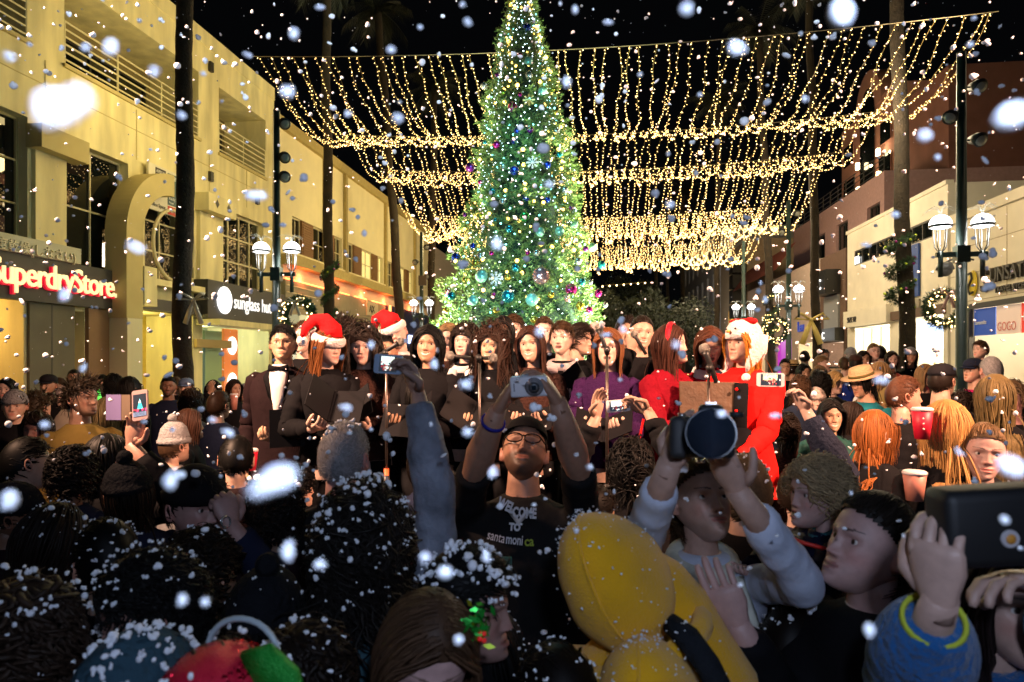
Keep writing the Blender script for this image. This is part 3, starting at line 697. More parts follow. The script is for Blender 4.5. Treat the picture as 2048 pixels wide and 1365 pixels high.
for i in range(13500):
    z = rt.triangular(.5, 9.6, 2.2) if rt.random() < .6 else rt.uniform(.5, 9.6)
    a = rt.uniform(0, 2 * pi); L_ = lump(a, z); r0 = tr(z) * (.62 + .36 * L_ ** 1.4) + rt.uniform(-.08, .06)
    if r0 < .02: r0 = .02
    o = Vector((r0 * cos(a), r0 * sin(a), z)); outd = Vector((cos(a), sin(a), rt.uniform(-.25, .9))).normalized()
    outd = (outd + Vector((rt.gauss(0, .3), rt.gauss(0, .3), rt.gauss(0, .3)))).normalized()
    ln = rt.uniform(.10, .2) * (.6 + .4 * min(1, tr(z))); side = outd.orthogonal().normalized(); s2 = outd.cross(side)
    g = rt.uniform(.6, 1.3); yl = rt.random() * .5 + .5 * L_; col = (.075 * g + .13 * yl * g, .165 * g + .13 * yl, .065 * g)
    for k in range(7):
        t = .15 + .14 * k; c = o + outd * ln * t; an = k * 2.4; dr = side * cos(an) + s2 * sin(an)
        tip = c + (outd * .8 + dr).normalized() * ln * .42; wv = outd.cross(dr).normalized() * .008
        sp.add([c - wv, c + wv, tip + wv * .5, tip - wv * .5], [(0, 1, 2, 3)], 0, col)
fol = mat('pine_needles', (.08, .2, .04), .55, vcol='Col'); sp.build('foliage', fol, tree, vc=True)
# LEDs : many strands spiralling, each its own object
ledm = [mat('led_cool', (1, 1, 1), .5, emis=(.72, .88, 1), estr=9), mat('led_warm', (1, .8, .3), .5, emis=(1, .62, .12), estr=8), mat('led_teal', (.3, 1, .9), .5, emis=(.25, .8, .75), estr=5)]
for k in range(22):
    b = MB(); n = 84; ph = 2 * pi * k / 22; wpts = []
    for i in range(n):
        z = .9 + 8.5 * (i + rt.uniform(-.3, .3)) / n; a = ph + z * .55 + rt.uniform(-.12, .12); r0 = tr(z) * (.66 + .35 * lump(a, z) ** 1.4) + .03
        p = Vector((r0 * cos(a), r0 * sin(a), z)); wpts.append(p * 1.0)
        q = rt.random(); b.ball(p, rt.uniform(.007, .013) if q < .74 else (rt.uniform(.02, .042) if q < .88 else .02), 6, 4, 1 if q < .74 else (2 if q < .88 else 3))
    b.tube([(p.x * .97, p.y * .97, p.z) for p in wpts], .004, 3, 0)
    o = b.build('light_strand', [mat('wire_green', (.01, .03, .015), .6)] + ledm); o.location = (TX, TY, 0)
    tag(o, 'thin strand of cool white and amber lights winding up the christmas tree', 'string lights', 'light strands on the christmas tree')
# baubles
bc = {'magenta': (.55, .01, .22), 'teal': (.02, .28, .34), 'mint': (.30, .62, .50), 'blue': (.01, .04, .42), 'pink': (.72, .35, .38), 'silver': (.6, .6, .6), 'gold': (.65, .42, .05), 'green': (.02, .3, .06), 'purple': (.22, .02, .3), 'lime': (.4, .5, .05)}
def bauble(px, py, dpx, colr, k):
    z = CAMZ + (722 - py) / F * 12.4; r = max(tr(min(max(z, .7), 9.4)), .1)
    # ray meets the cone surface
    d = ray(px, py); lo = 11.0; best = None
    for i in range(60):
        t = 11.5 + i * .05; p = Vector((0, 0, CAMZ)) + d * t
        if math.hypot(p.x - TX, p.y - TY) < tr(min(max(p.z, .6), 9.5)) * .96: best = p; break
    if best is None: best = Vector((0, 0, CAMZ)) + d * 13.9
    rad = dpx / F * 13 / 2
    b = MB(); b.ball((0, 0, 0), rad, 18, 12)
    o = b.build('bauble', mat('bauble_' + colr, bc[colr], .18, .75 if colr not in ('mint',) else .3, coat=.5), smooth=True); o.location = best
    b = MB(); b.cyl((0, 0, rad * .95), (0, 0, rad * 1.2), rad * .2, n=8); b.build('cap', mat('cap_gold', (.6, .45, .2), .3, .9), o)
    sz = 'large' if dpx > 24 else ('small' if dpx < 14 else 'medium'); hh = 'lower' if py > 520 else ('middle' if py > 300 else 'upper'); sd_ = 'left' if px < 1020 else ('right' if px > 1075 else 'centre')
    tag(o, '%s %s bauble in the %s %s of the christmas tree' % (sz, colr, hh, sd_), 'bauble', 'baubles on the christmas tree')
bl = [(1025, 215, 20, 'magenta'), (993, 290, 15, 'magenta'), (1085, 182, 20, 'mint'), (1006, 185, 13, 'lime'), (1057, 122, 18, 'mint'), (1054, 55, 16, 'blue'), (1005, 80, 14, 'mint'), (1029, 342, 19, 'blue'), (1095, 330, 14, 'blue'),
      (940, 335, 20, 'purple'), (984, 383, 15, 'teal'), (970, 406, 14, 'mint'), (1049, 434, 20, 'green'), (1018, 458, 15, 'teal'), (1080, 464, 19, 'mint'), (1119, 463, 19, 'mint'), (1148, 449, 17, 'mint'), (1165, 455, 14, 'pink'),
      (912, 515, 20, 'blue'), (1082, 552, 34, 'pink'), (963, 553, 25, 'mint'), (1016, 593, 26, 'teal'), (1064, 600, 25, 'mint'), (1142, 580, 24, 'magenta'), (1196, 587, 16, 'magenta'), (1134, 596, 15, 'pink'), (946, 601, 21, 'mint'), (903, 592, 17, 'teal'),
      (896, 584, 12, 'magenta'), (1031, 536, 15, 'teal'), (1164, 564, 15, 'teal'), (1203, 530, 18, 'teal'), (1185, 495, 20, 'mint'), (1171, 498, 12, 'purple'), (950, 526, 14, 'gold'), (960, 512, 12, 'silver'), (1156, 523, 15, 'silver'), (1073, 506, 13, 'silver'),
      (1055, 506, 9, 'magenta'), (983, 507, 9, 'magenta'), (946, 492, 12, 'blue'), (988, 589, 8, 'magenta'), (1142, 417, 10, 'purple'), (1113, 262, 11, 'silver'), (968, 172, 16, 'silver'), (1081, 92, 14, 'silver'), (1058, 150, 15, 'silver'), (1006, 333, 12, 'silver'),
      (985, 232, 9, 'lime'), (1040, 190, 9, 'magenta'), (1105, 180, 10, 'lime'), (994, 150, 9, 'purple'), (1130, 300, 9, 'magenta'), (1035, 262, 14, 'blue'), (1060, 260, 14, 'purple'), (1028, 282, 12, 'blue'), (1118, 310, 12, 'teal'), (970, 285, 9, 'teal'),
      (930, 430, 11, 'purple'), (965, 430, 13, 'lime'), (993, 620, 13, 'gold'), (1160, 612, 17, 'gold'), (1178, 620, 14, 'magenta'), (1180, 565, 11, 'silver'), (1068, 640, 14, 'gold'), (930, 560, 11, 'gold'), (1102, 590, 13, 'gold'), (1015, 555, 12, 'gold'), (1095, 400, 12, 'blue'), (1052, 395, 15, 'blue'), (1005, 403, 13, 'silver'),
      (1130, 380, 14, 'silver'), (990, 440, 9, 'teal'), (1040, 110, 9, 'magenta'), (1018, 60, 9, 'gold'), (1110, 225, 10, 'gold'), (960, 365, 10, 'magenta'), (920, 480, 9, 'teal'), (1210, 610, 12, 'silver'), (893, 620, 12, 'gold')]
for k, q in enumerate(bl): bauble(*q, k)
# snowflake ornaments
def flake_orn(px, py, dpx, lab, m_):
    p = P(px, py, 12.35); r = dpx / F * 12.4 / 2; b = MB()
    for i in range(8):
        a = pi * i / 8 * 2; e = Vector((cos(a) * r, 0, sin(a) * r)); b.tube([(0, 0, 0), e], r * .05, 4)
        for f_ in (.45, .7):
            for s in (-1, 1):
                a2 = a + s * .7; c = e * f_; b.tube([c, c + Vector((cos(a2), 0, sin(a2))) * r * .28], r * .035, 4)
    o = b.build('snowflake_ornament', m_); o.location = p; tag(o, lab, 'ornament')
orn = mat('glitter_silver', (.8, .82, .85), .3, .5, emis=(.8, .85, .9), estr=.25)
flake_orn(992, 558, 30, 'large silver snowflake ornament low on the christmas tree, left of the pink bauble', orn)
flake_orn(1058, 200, 24, 'gold snowflake ornament high on the christmas tree', mat('glitter_gold', (.7, .5, .2), .3, .5)); flake_orn(1065, 325, 26, 'silver snowflake ornament halfway up the christmas tree', orn)
# floodlights for the tree
for (x, y, e, tx_) in ((-3.2, -.6, 10500, -.6), (3.3, -.4, 14500, .7)):
    l = light('SPOT', 'tree_flood', (TX + x, TY + y, .6), e, (.92, 1, .62), (TX + tx_ * .6, TY, 5.0), .15, 75, .7)
light('SPOT', 'tree_flood', (TX + .9, TY - 4.4, 1.2), 420, (.75, 1, .62), (TX + .5, TY, 3.6), .15, 45, .9)
light('POINT', 'tree_led_glow', (TX, TY - 2.9, 3.2), 110, (.25, .72, 1), None, .5)
light('POINT', 'tree_led_glow', (TX, TY - 1.9, 6.0), 80, (.25, .85, .9), None, .5)
fl = mat('flood_body', (.03, .03, .03), .5)
for (x, y, lab) in ((-3.2, -.6, 'black ground floodlight left of the christmas tree'), (3.3, -.4, 'black ground floodlight right of the christmas tree')):
    o = MB().box(-.2, .2, -.12, .12, .02, .4).box(-.24, -.2, -.05, .05, 0, .45).box(.2, .24, -.05, .05, 0, .45).build('ground_floodlight', fl); o.location = (TX + x * 1.06, TY + y, 0); tag(o, lab, 'floodlight')

# ---------------- canopy of light strings
H1 = CAMZ + 7.4; WX = 8.4
YC = [15.7, 21.5, 25.6, 34.0, 43.0]; SAG = [.88, .85, 1.75, 1.9]
bulbm = mat('bulb_warm', (1, .8, .4), .5, emis=(1, .60, .20), estr=6.5)
bulbm2 = mat('bulb_bright', (1, .85, .5), .5, emis=(1, .70, .30), estr=11)
wirem = mat('wire_gold', (.35, .25, .08), .6)
names = ['first', 'second', 'third', 'farthest']
for r in range(4):
    y0, y1 = YC[r], YC[r + 1]; L_ = y1 - y0; variants = []
    for vv in range(7):
        rv = random.Random(100 + r * 10 + vv); b = MB(); n = int(L_ / (.105 if r < 2 else .12)); sg_ = SAG[r] * rv.uniform(.9, 1.12)
        wp_ = []
        for i in range(n + 1):
            t = i / n; tt = t ** (1 + .0 * r); z = -sg_ * 4 * tt * (1 - tt) * (1 + .12 * rv.uniform(-1, 1) * .2); x = .05 * sin(t * 9 + vv) + .03 * sin(t * 23 + vv * 2)
            p = Vector((x, L_ * t, z)); wp_.append(p)
            for q in range(2 if i % 3 == 0 and r == 0 else 1):
                s_ = (.0135 if r == 0 else .016) * (1 + .14 * r)
                pp = p + Vector((rv.uniform(-.045, .045), rv.uniform(-.03, .03), rv.uniform(-.045, .01)))
                s_ *= .86; e = [(s_, 0, 0), (-s_, 0, 0), (0, s_, 0), (0, -s_, 0), (0, 0, s_), (0, 0, -s_)]
                b.add([pp + Vector(k_) for k_ in e], [(0, 2, 4), (2, 1, 4), (1, 3, 4), (3, 0, 4), (2, 0, 5), (1, 2, 5), (3, 1, 5), (0, 3, 5)], 2 if rv.random() < .22 else 1)
        b.tube(wp_[::2] + [wp_[-1]], .004 if r == 0 else .003, 3, 0, cap=False)
        variants.append(b.mesh('light_string', [wirem, bulbm, bulbm2], False))
    ns = (60, 68, 84, 84)[r]; num = 0; rn = random.Random(r)
    for k in range(ns):
        x = -WX + 2 * WX * (k + .5) / ns + rn.uniform(-.07, .07)
        if r >= 1 and abs(x) > WX - .35: continue
        o = obj('light_string', rn.choice(variants)); zc = .28 * ((x / WX) ** 2 - 1) if r == 0 else .35 * ((x / WX) ** 2 - 1)
        o.location = (x, y0, H1 + zc); o.scale = (rn.choice((-1, 1)), 1, rn.uniform(.93, 1.1))
        num += 1; od = '%d%s' % (num, 'th' if 10 < num % 100 < 14 else {1: 'st', 2: 'nd', 3: 'rd'}.get(num % 10, 'th'))
        tag(o, 'warm bulb string sagging in the %s row of the canopy, %s from the left' % (names[r], od), 'string lights', '%s row of canopy light strings' % names[r])
for r, y in enumerate(YC):
    pts = [(x, y, H1 + (.28 if r == 0 else .35) * ((x / WX) ** 2 - 1) + .02) for x in np.linspace(-WX, WX, 17)]
    o = MB().tube(pts, .008, 5).build('support_cable', mat('steel_cable', (.25, .2, .12), .4, .6)); tag(o, 'thin steel cable holding the %s edge of the light canopy' % (['front', 'second', 'third', 'fourth', 'rear'][r]), 'cable')
# thin far bunting of single bulbs
for (pa, pb, d, n, lab) in (((1205, 572), (1290, 565), 45, 7, 'short straight line of small bulbs low right of the tree'), ((1300, 522), (1445, 508), 48, 9, 'straight line of small bulbs under the canopy at the right')):
    b = MB(); A_, B_ = P(*pa, d), P(*pb, d); b.tube([A_, B_], .01, 4)
    for i in range(n): b.ball(A_.lerp(B_, i / (n - 1)) - Vector((0, 0, .05)), .05, 6, 5, 1)
    tag(b.build('light_string', [wirem, bulbm2]), lab, 'string lights')
for x, y, e in ((-6.5, 18, 190), (6.5, 18, 120), (0, 24, 150), (-6.5, 29, 260), (6.5, 29, 170), (-5.5, 38, 300), (5.5, 38, 220), (-9.8, 15.4, 55), (7.6, 15, 90)):
    light('POINT', 'canopy_glow', (x, y, 8.3), e * (2.8 if x < 3 else 7.0), ((1, .76, .32) if x < 3 else (1, .80, .50)), None, .8)

# ---------------- garlands, wreaths, bows
gar = mat('garland_green', (.02, .055, .02), .6, vcol='Col')
def greens(b, c, n, rad, rg_, ln=.09):
    for _ in range(n):
        d = Vector((rg_.gauss(0, 1), rg_.gauss(0, 1), rg_.gauss(0, 1))).normalized(); p = Vector(c) + d * rad * rg_.uniform(.3, 1)
        w_ = d.orthogonal().normalized() * .012; g = rg_.uniform(.5, 1.6)
        b.add([p - w_, p + w_, p + d * ln + Vector((0, 0, rg_.uniform(-.03, .03)))], [(0, 1, 2)], 0, (.02 * g, .055 * g, .02 * g))
def garland(px, y0, y1, d, rad, lab, turns=3, lit=False, seed=1):
    rg_ = random.Random(seed); c = P(px, 722, d); z1 = CAMZ + (722 - y0) / F * d; z0 = CAMZ + (722 - y1) / F * d
    b = MB(); N = 60; bb = MB()
    for i in range(N):
        t = i / N; a = 2 * pi * turns * t; p = (cos(a) * rad, sin(a) * rad, z0 + (z1 - z0) * t)
        greens(b, p, 70, .1, rg_)
        if rg_.random() < (.9 if lit else .45): bb.ball((cos(a) * (rad + .11), sin(a) * (rad + .11), p[2] + rg_.uniform(-.08, .08)), .022 if lit else .035, 7, 5, rg_.choice([0, 0, 1, 2]))
    o = b.build('garland', gar, vc=True); o.location = (c.x, c.y, 0); tag(o, lab, 'garland')
    bb.build('light' if lit else 'berry', [mat('berry_lime', (.45, .6, .05), .25, .3), mat('berry_purple', (.25, .03, .2), .25, .3), mat('berry_pale', (.6, .7, .6), .25, .3)] if not lit else [bulbm, bulbm2, bulbm], o, True)
garland(660, 522, 680, 23.9, .22, 'spiral evergreen garland with lime baubles round the left garland palm', 3.2, False, 1)
garland(1800, 472, 612, 17.4, .24, 'thick evergreen garland round the near right palm trunk', 3, False, 2)
garland(1542, 585, 690, 30.8, .25, 'lit evergreen garland round the palm behind the animal hat', 3, True, 3)
def bow(par, c, s, m_, tails=2):
    b = MB(); c = Vector(c)
    for q in (-1, 1):
        b.tube([c, c + Vector((q * .5 * s, -.05, .30 * s)), c + Vector((q * .75 * s, -.08, .05 * s)), c + Vector((q * .1 * s, 0, 0))], [(.03 * s, .05 * s), (.2 * s, .05 * s), (.15 * s, .07 * s), (.03 * s, .03 * s)], 8)
    for k in range(tails):
        q = (-1, 1, .3)[k]; b.tube([c, c + Vector((q * .18 * s, -.03, -.5 * s)), c + Vector((q * .42 * s, -.02, -1.15 * s))], [(.05 * s, .03 * s), (.12 * s, .02), (.14 * s, .015)], 6)
    b.ball(c, .1 * s, 8, 6)
    return b.build('bow', m_, par, True)
def wreath(px, py, d, r, lab, seed, bm, lit):
    rg_ = random.Random(seed); b = MB(); bb = MB(); c = P(px, py, d)
    for i in range(48):
        a = 2 * pi * i / 48; p = (cos(a) * r, 0, sin(a) * r); greens(b, p, 60, .085, rg_, .07)
    for i in range(60):
        a = rg_.uniform(0, 2 * pi); rr_ = r + rg_.uniform(-.08, .08); bb.ball((cos(a) * rr_, -.1, sin(a) * rr_), .013, 6, 5, rg_.choice((0, 1)))
    o = b.build('wreath', gar, vc=True); o.location = c; tag(o, lab, 'wreath'); bb.build('light', [bulbm, bulbm2], o)
    if bm: bow(o, (0, -.14, r * .9), r * .8, bm)
ribbon = mat('silver_ribbon', (.6, .58, .45), .35, .2); goldr = mat('gold_ribbon', (.65, .5, .15), .4, .2)
wreath(597, 632, 13.6, .3, 'evergreen wreath with a silver ribbon bow on the left lamp post', 1, ribbon, True)
wreath(1888, 617, 11.9, .27, 'lit evergreen wreath with a pinkish bow beside the right lamp post', 2, mat('pink_ribbon', (.6, .4, .36), .4), True)
wreath(1550, 660, 21.5, .35, 'gold lit wreath on the lamp post behind the animal hat', 3, None, True)
for (px, py, d, s, mm, lab) in ((388, 600, 13.7, .42, ribbon, 'silver green bow with long tails on the nearest palm trunk'), (1622, 640, 25.7, .8, goldr, 'gold bow tied round a palm trunk on the right')):
    o = bow(None, (0, 0, 0), s, mm, 2); o.location = P(px, py, d); tag(o, lab, 'bow')
# ---------------- raised platform the choir stands on
STZ = .42
o = MB().box(-4.0, 2.7, 3.65, 8.0, 0, STZ).box(-4.05, 2.75, 3.6, 8.05, STZ, STZ + .03).build('stage_platform', mat('stage_black', (.015, .015, .015), .7, noise=.2)); tag(o, 'low black staging platform under the choir', 'platform')
STZ += .03
# a free standing poster board by the right shops
g = P(1664, 745, 24); o = MB().box(-.35, .35, -.03, .03, .5, 1.75, 0).box(-.33, -.28, -.02, .25, 0, .5, 1).box(.28, .33, -.02, .25, 0, .5, 1).box(-.31, .31, -.034, -.03, .6, 1.68, 2).build('poster_board', [frameD, frameD, mat('poster_print', (.55, .33, .2), .6, noise=.7, nscale=3)]); o.location = (g.x, g.y, .0); tag(o, 'small printed poster board on a stand before the right shops', 'sign')
# ================================================================ PEOPLE TOOLKIT
skinm = mat('skin', (.5, .3, .22), .44, vcol='Col', spec=.42, noise=.10, nscale=45, bump=.5, bscale=260, bdist=.0016)
skinm.node_tree.nodes['Principled BSDF'].inputs['Subsurface Weight'].default_value = 0
hairm = mat('hair', (.1, .06, .04), .52, vcol='Col', spec=.18)
LIGHT = (.56, .35, .26); FAIR = (.62, .42, .34); TAN = (.44, .26, .165); BROWN = (.20, .105, .065); ASIAN = (.52, .335, .22)
HC = dict(black=(.0032, .003, .003), dark=(.018, .011, .008), brown=(.06, .032, .016), auburn=(.17, .06, .018), red=(.30, .10, .02), blonde=(.42, .28, .11), dirty=(.20, .13, .06), grey=(.34, .34, .36), ginger=(.45, .17, .02))

def ss(a, b, x):
    t = np.clip((x - a) / (b - a), 0, 1); return t * t * (3 - 2 * t)
def gs(x, c, s): return np.exp(-((x - c) / s) ** 2)
_headc = {}
def head_geo(skin=LIGHT, brow='brown', expr='neutral', hi=0, male=False, beard=0, gaze=(0, 0), seed=0, jaw=1.0, closed=False, lip=None):
    key = (skin, brow, expr, hi, male, beard, gaze, seed, jaw, closed, lip)
    if key in _headc: return _headc[key]
    nu, nv = ((46, 34), (72, 60), (104, 92))[hi]
    rs = np.random.RandomState(seed + 3)
    u = (np.arange(nu) / nu) * 2 - 1; phi = pi * (.45 * u + .55 * u ** 3)
    t = np.arange(nv + 1) / nv; th = pi * (t + .1 * np.sin(2 * pi * t))
    TH_, PH = np.meshgrid(th, phi, indexing='ij')
    nx = np.sin(TH_) * np.sin(PH); ny = -np.sin(TH_) * np.cos(PH); nz = np.cos(TH_)
    x = .0735 * nx; y = .096 * ny + .004; z = .115 * nz
    lo = ss(0, -.115, z)
    x = x * (1 - (.25 if not male else .13) / jaw * ss(-.02, -.12, z)) * (1 + .05 * gs(z, .03, .05))
    back = ny > 0
    y = np.where(back, y * (1 - .40 * ss(0, -.11, z)), y)
    y = y - .052 * lo ** 1.6 * np.where(back, .5, 1)
    y = np.where(~back, y * (1 - .10 * gs(x, 0, .05) * 0), y)
    fr = np.clip(-ny, 0, 1) ** .6 * (ny < 0)
    # flatten face plane
    y = np.where(ny < -.2, y + .010 * gs(x, 0, .035) * ss(.06, .0, z) * ss(-.10, -.03, z), y)
    r1 = rs.uniform(-1, 1, 8)
    noseL = .021 + .003 * r1[0] + (.003 if male else 0)
    nz0 = -.034 + .002 * r1[1]
    prof_ = np.interp(z, [nz0 - .013, nz0 - .006, nz0, nz0 + .020, .012, .026], [0, .5, 1, .62, .22, 0])
    sx = np.interp(z, [nz0 - .01, nz0, nz0 + .016, .02], [.0165, .0150, .0098, .0085])
    d = -noseL * prof_ * np.exp(-(x / sx) ** 2)
    d += -.005 * gs(z, nz0 - .001, .006) * (gs(x, .0125, .005) + gs(x, -.0125, .005))
    d += -(.0065 if male else .004) * gs(z, .019, .009) * np.exp(-(np.abs(x) / .043) ** 4)
    d += .0105 * gs(z, .001, .0105) * (gs(x, .031, .015) + gs(x, -.031, .015))
    d += -.0045 * gs(z, -.026, .018) * (gs(x, .044, .017) + gs(x, -.044, .017))
    mw = .0235 if expr != 'smile' else .029
    zm = -.0625 + (x ** 2) * (14 if expr == 'smile' else (2 if expr == 'neutral' else -2))
    opn = {'neutral': 0, 'smile': .0022, 'sing': .0075, 'talk': .004}[expr]
    mwin = np.exp(-(x / mw) ** 4)
    d += -.0060 * gs(z, zm + .0052 + opn, .0040) * mwin - .0072 * gs(z, zm - .0060 - opn, .0048) * np.exp(-(x / (mw * .85)) ** 4)
    d += .0040 * gs(z, zm, .0022 + opn * .7) * mwin
    d += .0035 * gs(z, zm - .019, .006) * gs(x, 0, .022)
    d += -.0075 * gs(z, -.101, .013) * gs(x, 0, .020)
    d += .0015 * gs(z, -.046, .006) * gs(x, 0, .003)
    if expr == 'smile': d += -.004 * gs(z, -.035, .014) * (gs(x, .034, .013) + gs(x, -.034, .013)) + .003 * (gs(np.abs(x) - .026 - (-.035 - z) * .25, 0, .003) * gs(z, -.048, .012))
    y = y + d * fr
    # colours
    sk = np.array(skin); c = np.ones(x.shape + (3,)) * sk
    def blend(mask, col, k=1.0):
        nonlocal c; mk = (np.clip(mask, 0, 1) * k)[..., None]; c = c * (1 - mk) + np.array(col) * mk
    front = (ny < .15).astype(float)
    red = sk * np.array([1.12, .80, .78])
    blend(gs(z, -.032, .02) * (gs(x, .045, .018) + gs(x, -.045, .018)) * front, red, .55)
    blend(gs(z, nz0, .012) * gs(x, 0, .016) * front, red, .45)
    if beard: blend(ss(-.028, -.05, z) * front * (1 - .6 * gs(z, zm, .008) * mwin) + .7 * gs(z, -.047, .006) * gs(x, 0, .02), np.array(HC[brow]) * 1.2 + sk * .12, beard)
    li = np.array(lip) if lip else (sk * np.array([1.05, .50, .50]) if not male else sk * np.array([1.0, .62, .6]))
    lipm = ((np.abs(x) < mw * 1.02) & (np.abs(z - zm) < (.0088 + opn) * np.sqrt(np.clip(1 - (x / (mw * 1.05)) ** 2, 0, 1)))).astype(float) * front
    blend(lipm, li, .85)
    inner = ((np.abs(z - zm) < (.0016 + opn) * np.clip(1 - (x / mw) ** 2, 0, 1) ** .5)).astype(float) * (np.abs(x) < mw) * front
    if expr == 'smile':
        blend(inner, (.75, .72, .66), .95)
    elif opn: blend(inner, (.03, .008, .006), .95)
    else: blend(gs(z, zm, .0018) * mwin * front, sk * .25, .8)
    blend(((np.abs(z - nz0 + .0085) < .003)).astype(float) * (gs(x, .007, .0035) + gs(x, -.007, .0035)) * front, sk * .12, .8)
    ax_ = np.abs(x); bz = .0215 + .004 * np.sin((ax_ - .012) / .04 * 2.2)
    bm_ = (np.abs(z - bz) < (.0034 if male else .0024) * np.clip(1.3 - (ax_ - .012) / .04, .3, 1)).astype(float) * ((ax_ > .012) & (ax_ < .052)) * front
    blend(bm_, np.array(HC[brow]) * 1.1 + .01, .85)
    blend((gs(x, .031, .014) + gs(x, -.031, .014)) * gs(z, .003, .009) * front, sk * np.array([.62, .5, .5]), .5)
    v = np.stack([x, y, z], -1).reshape(-1, 3); cc = c.reshape(-1, 3)
    f = []
    for i in range(nv):
        for j in range(nu):
            k = (j + 1) % nu; f.append((i * nu + j, (i + 1) * nu + j, (i + 1) * nu + k, i * nu + k))
    mb = MB(); mb.add(v, f, 0, [tuple(q) for q in cc])
    # eyes
    flatx = v[:, 0]; flatz = v[:, 2]; fy = v[:, 1]
    for s in (-1, 1):
        dd = (flatx - s * .031) ** 2 + (flatz - .001) ** 2 + (fy > 0) * 9; ys = fy[dd.argmin()]
        if closed:
            mb.tube([(s * .021, ys - .0015, -.001), (s * .031, ys - .004, -.0045), (s * .042, ys + .0005, -.001)], .0013, 5, col=sk * .12); 
            mb.ball((s * .031, ys + .0078, .0), .0120, 10, 8, col=tuple(sk * .85), sc=(1.15, 1, .9)); continue
        ce = Vector((s * .031, ys + .0078, .0005)); n_u, n_v = (10, 8) if hi == 0 else (16, 14)
        bv = []; bc_ = []; bf = []; g = Vector((gaze[0], -1, gaze[1])).normalized()
        ax2 = g.orthogonal().normalized(); ax3 = g.cross(ax2)
        for i in range(n_v + 1):
            t_ = pi * i / n_v
            for j in range(n_u):
                a = 2 * pi * j / n_u; bv.append(ce + (g * cos(t_) + (ax2 * cos(a) + ax3 * sin(a)) * sin(t_)) * .0124)
                bc_.append((.006, .005, .004) if t_ < .28 else ((.05, .03, .018) if t_ < .56 else (.62, .58, .55)))
        for i in range(n_v):
            for j in range(n_u): bf.append((i * n_u + j, (i + 1) * n_u + j, (i + 1) * n_u + (j + 1) % n_u, i * n_u + (j + 1) % n_u))
        mb.add(bv, bf, 0, bc_)
        open_ = {'smile': .30, 'neutral': .42, 'sing': .5, 'talk': .42}[expr]
        for (zc0, sgn, rr_) in ((open_ * 1.0, 1, .0134), (-.56, -1, .0130)):
            lv = []; lf = []; lc = []; m_ = 5; n2 = 12
            for i in range(m_ + 1):
                zz = zc0 + (sgn * .98 - zc0) * i / m_
                for j in range(n2 + 1):
                    a = -1.45 + 2.9 * j / n2; zz2 = zz - (.25 * (a / 1.45) ** 2 * (zc0 if sgn > 0 else zc0 * .8)) * (1 - i / m_)
                    rr2 = sqrt(max(0, 1 - zz2 * zz2)); lv.append((ce.x + sin(a) * rr2 * rr_ * 1.08, ce.y - cos(a) * rr2 * rr_, ce.z + zz2 * rr_))
                    lc.append(tuple(sk * .10) if (i == 0 and sgn > 0) else tuple(sk * (.72 + .05 * i)))
            for i in range(m_):
                for j in range(n2): q = i * (n2 + 1) + j; lf.append((q, q + 1, q + n2 + 2, q + n2 + 1))
            mb.add(lv, lf, 0, lc)
    # ears
    for s in (-1, 1):
        ev = []; ef = []; ec = []; m_, n2 = 8, 12
        for i in range(m_ + 1):
            for j in range(n2):
                a = 2 * pi * j / n2; rr_ = i / m_
                ex = s * (.070 + .012 * (1 - rr_) * 0 + .014 * math.exp(-((rr_ - .8) / .25) ** 2) + .004); ey = .012 + .0165 * rr_ * cos(a) + .007 * s * 0 + .004 * sin(a); ez = -.008 + .031 * rr_ * sin(a)
                if rr_ > .95: ex -= s * .010
                ev.append((ex, ey, ez)); ec.append(tuple(sk * np.array([1.02, .82, .78]) * (.55 if rr_ < .5 else 1)))
        for i in range(m_):
            for j in range(n2): ef.append((i * n2 + j, (i + 1) * n2 + j, (i + 1) * n2 + (j + 1) % n2, i * n2 + (j + 1) % n2))
        mb.add(ev, ef, 0, ec)
    _headc[key] = mb; return mb

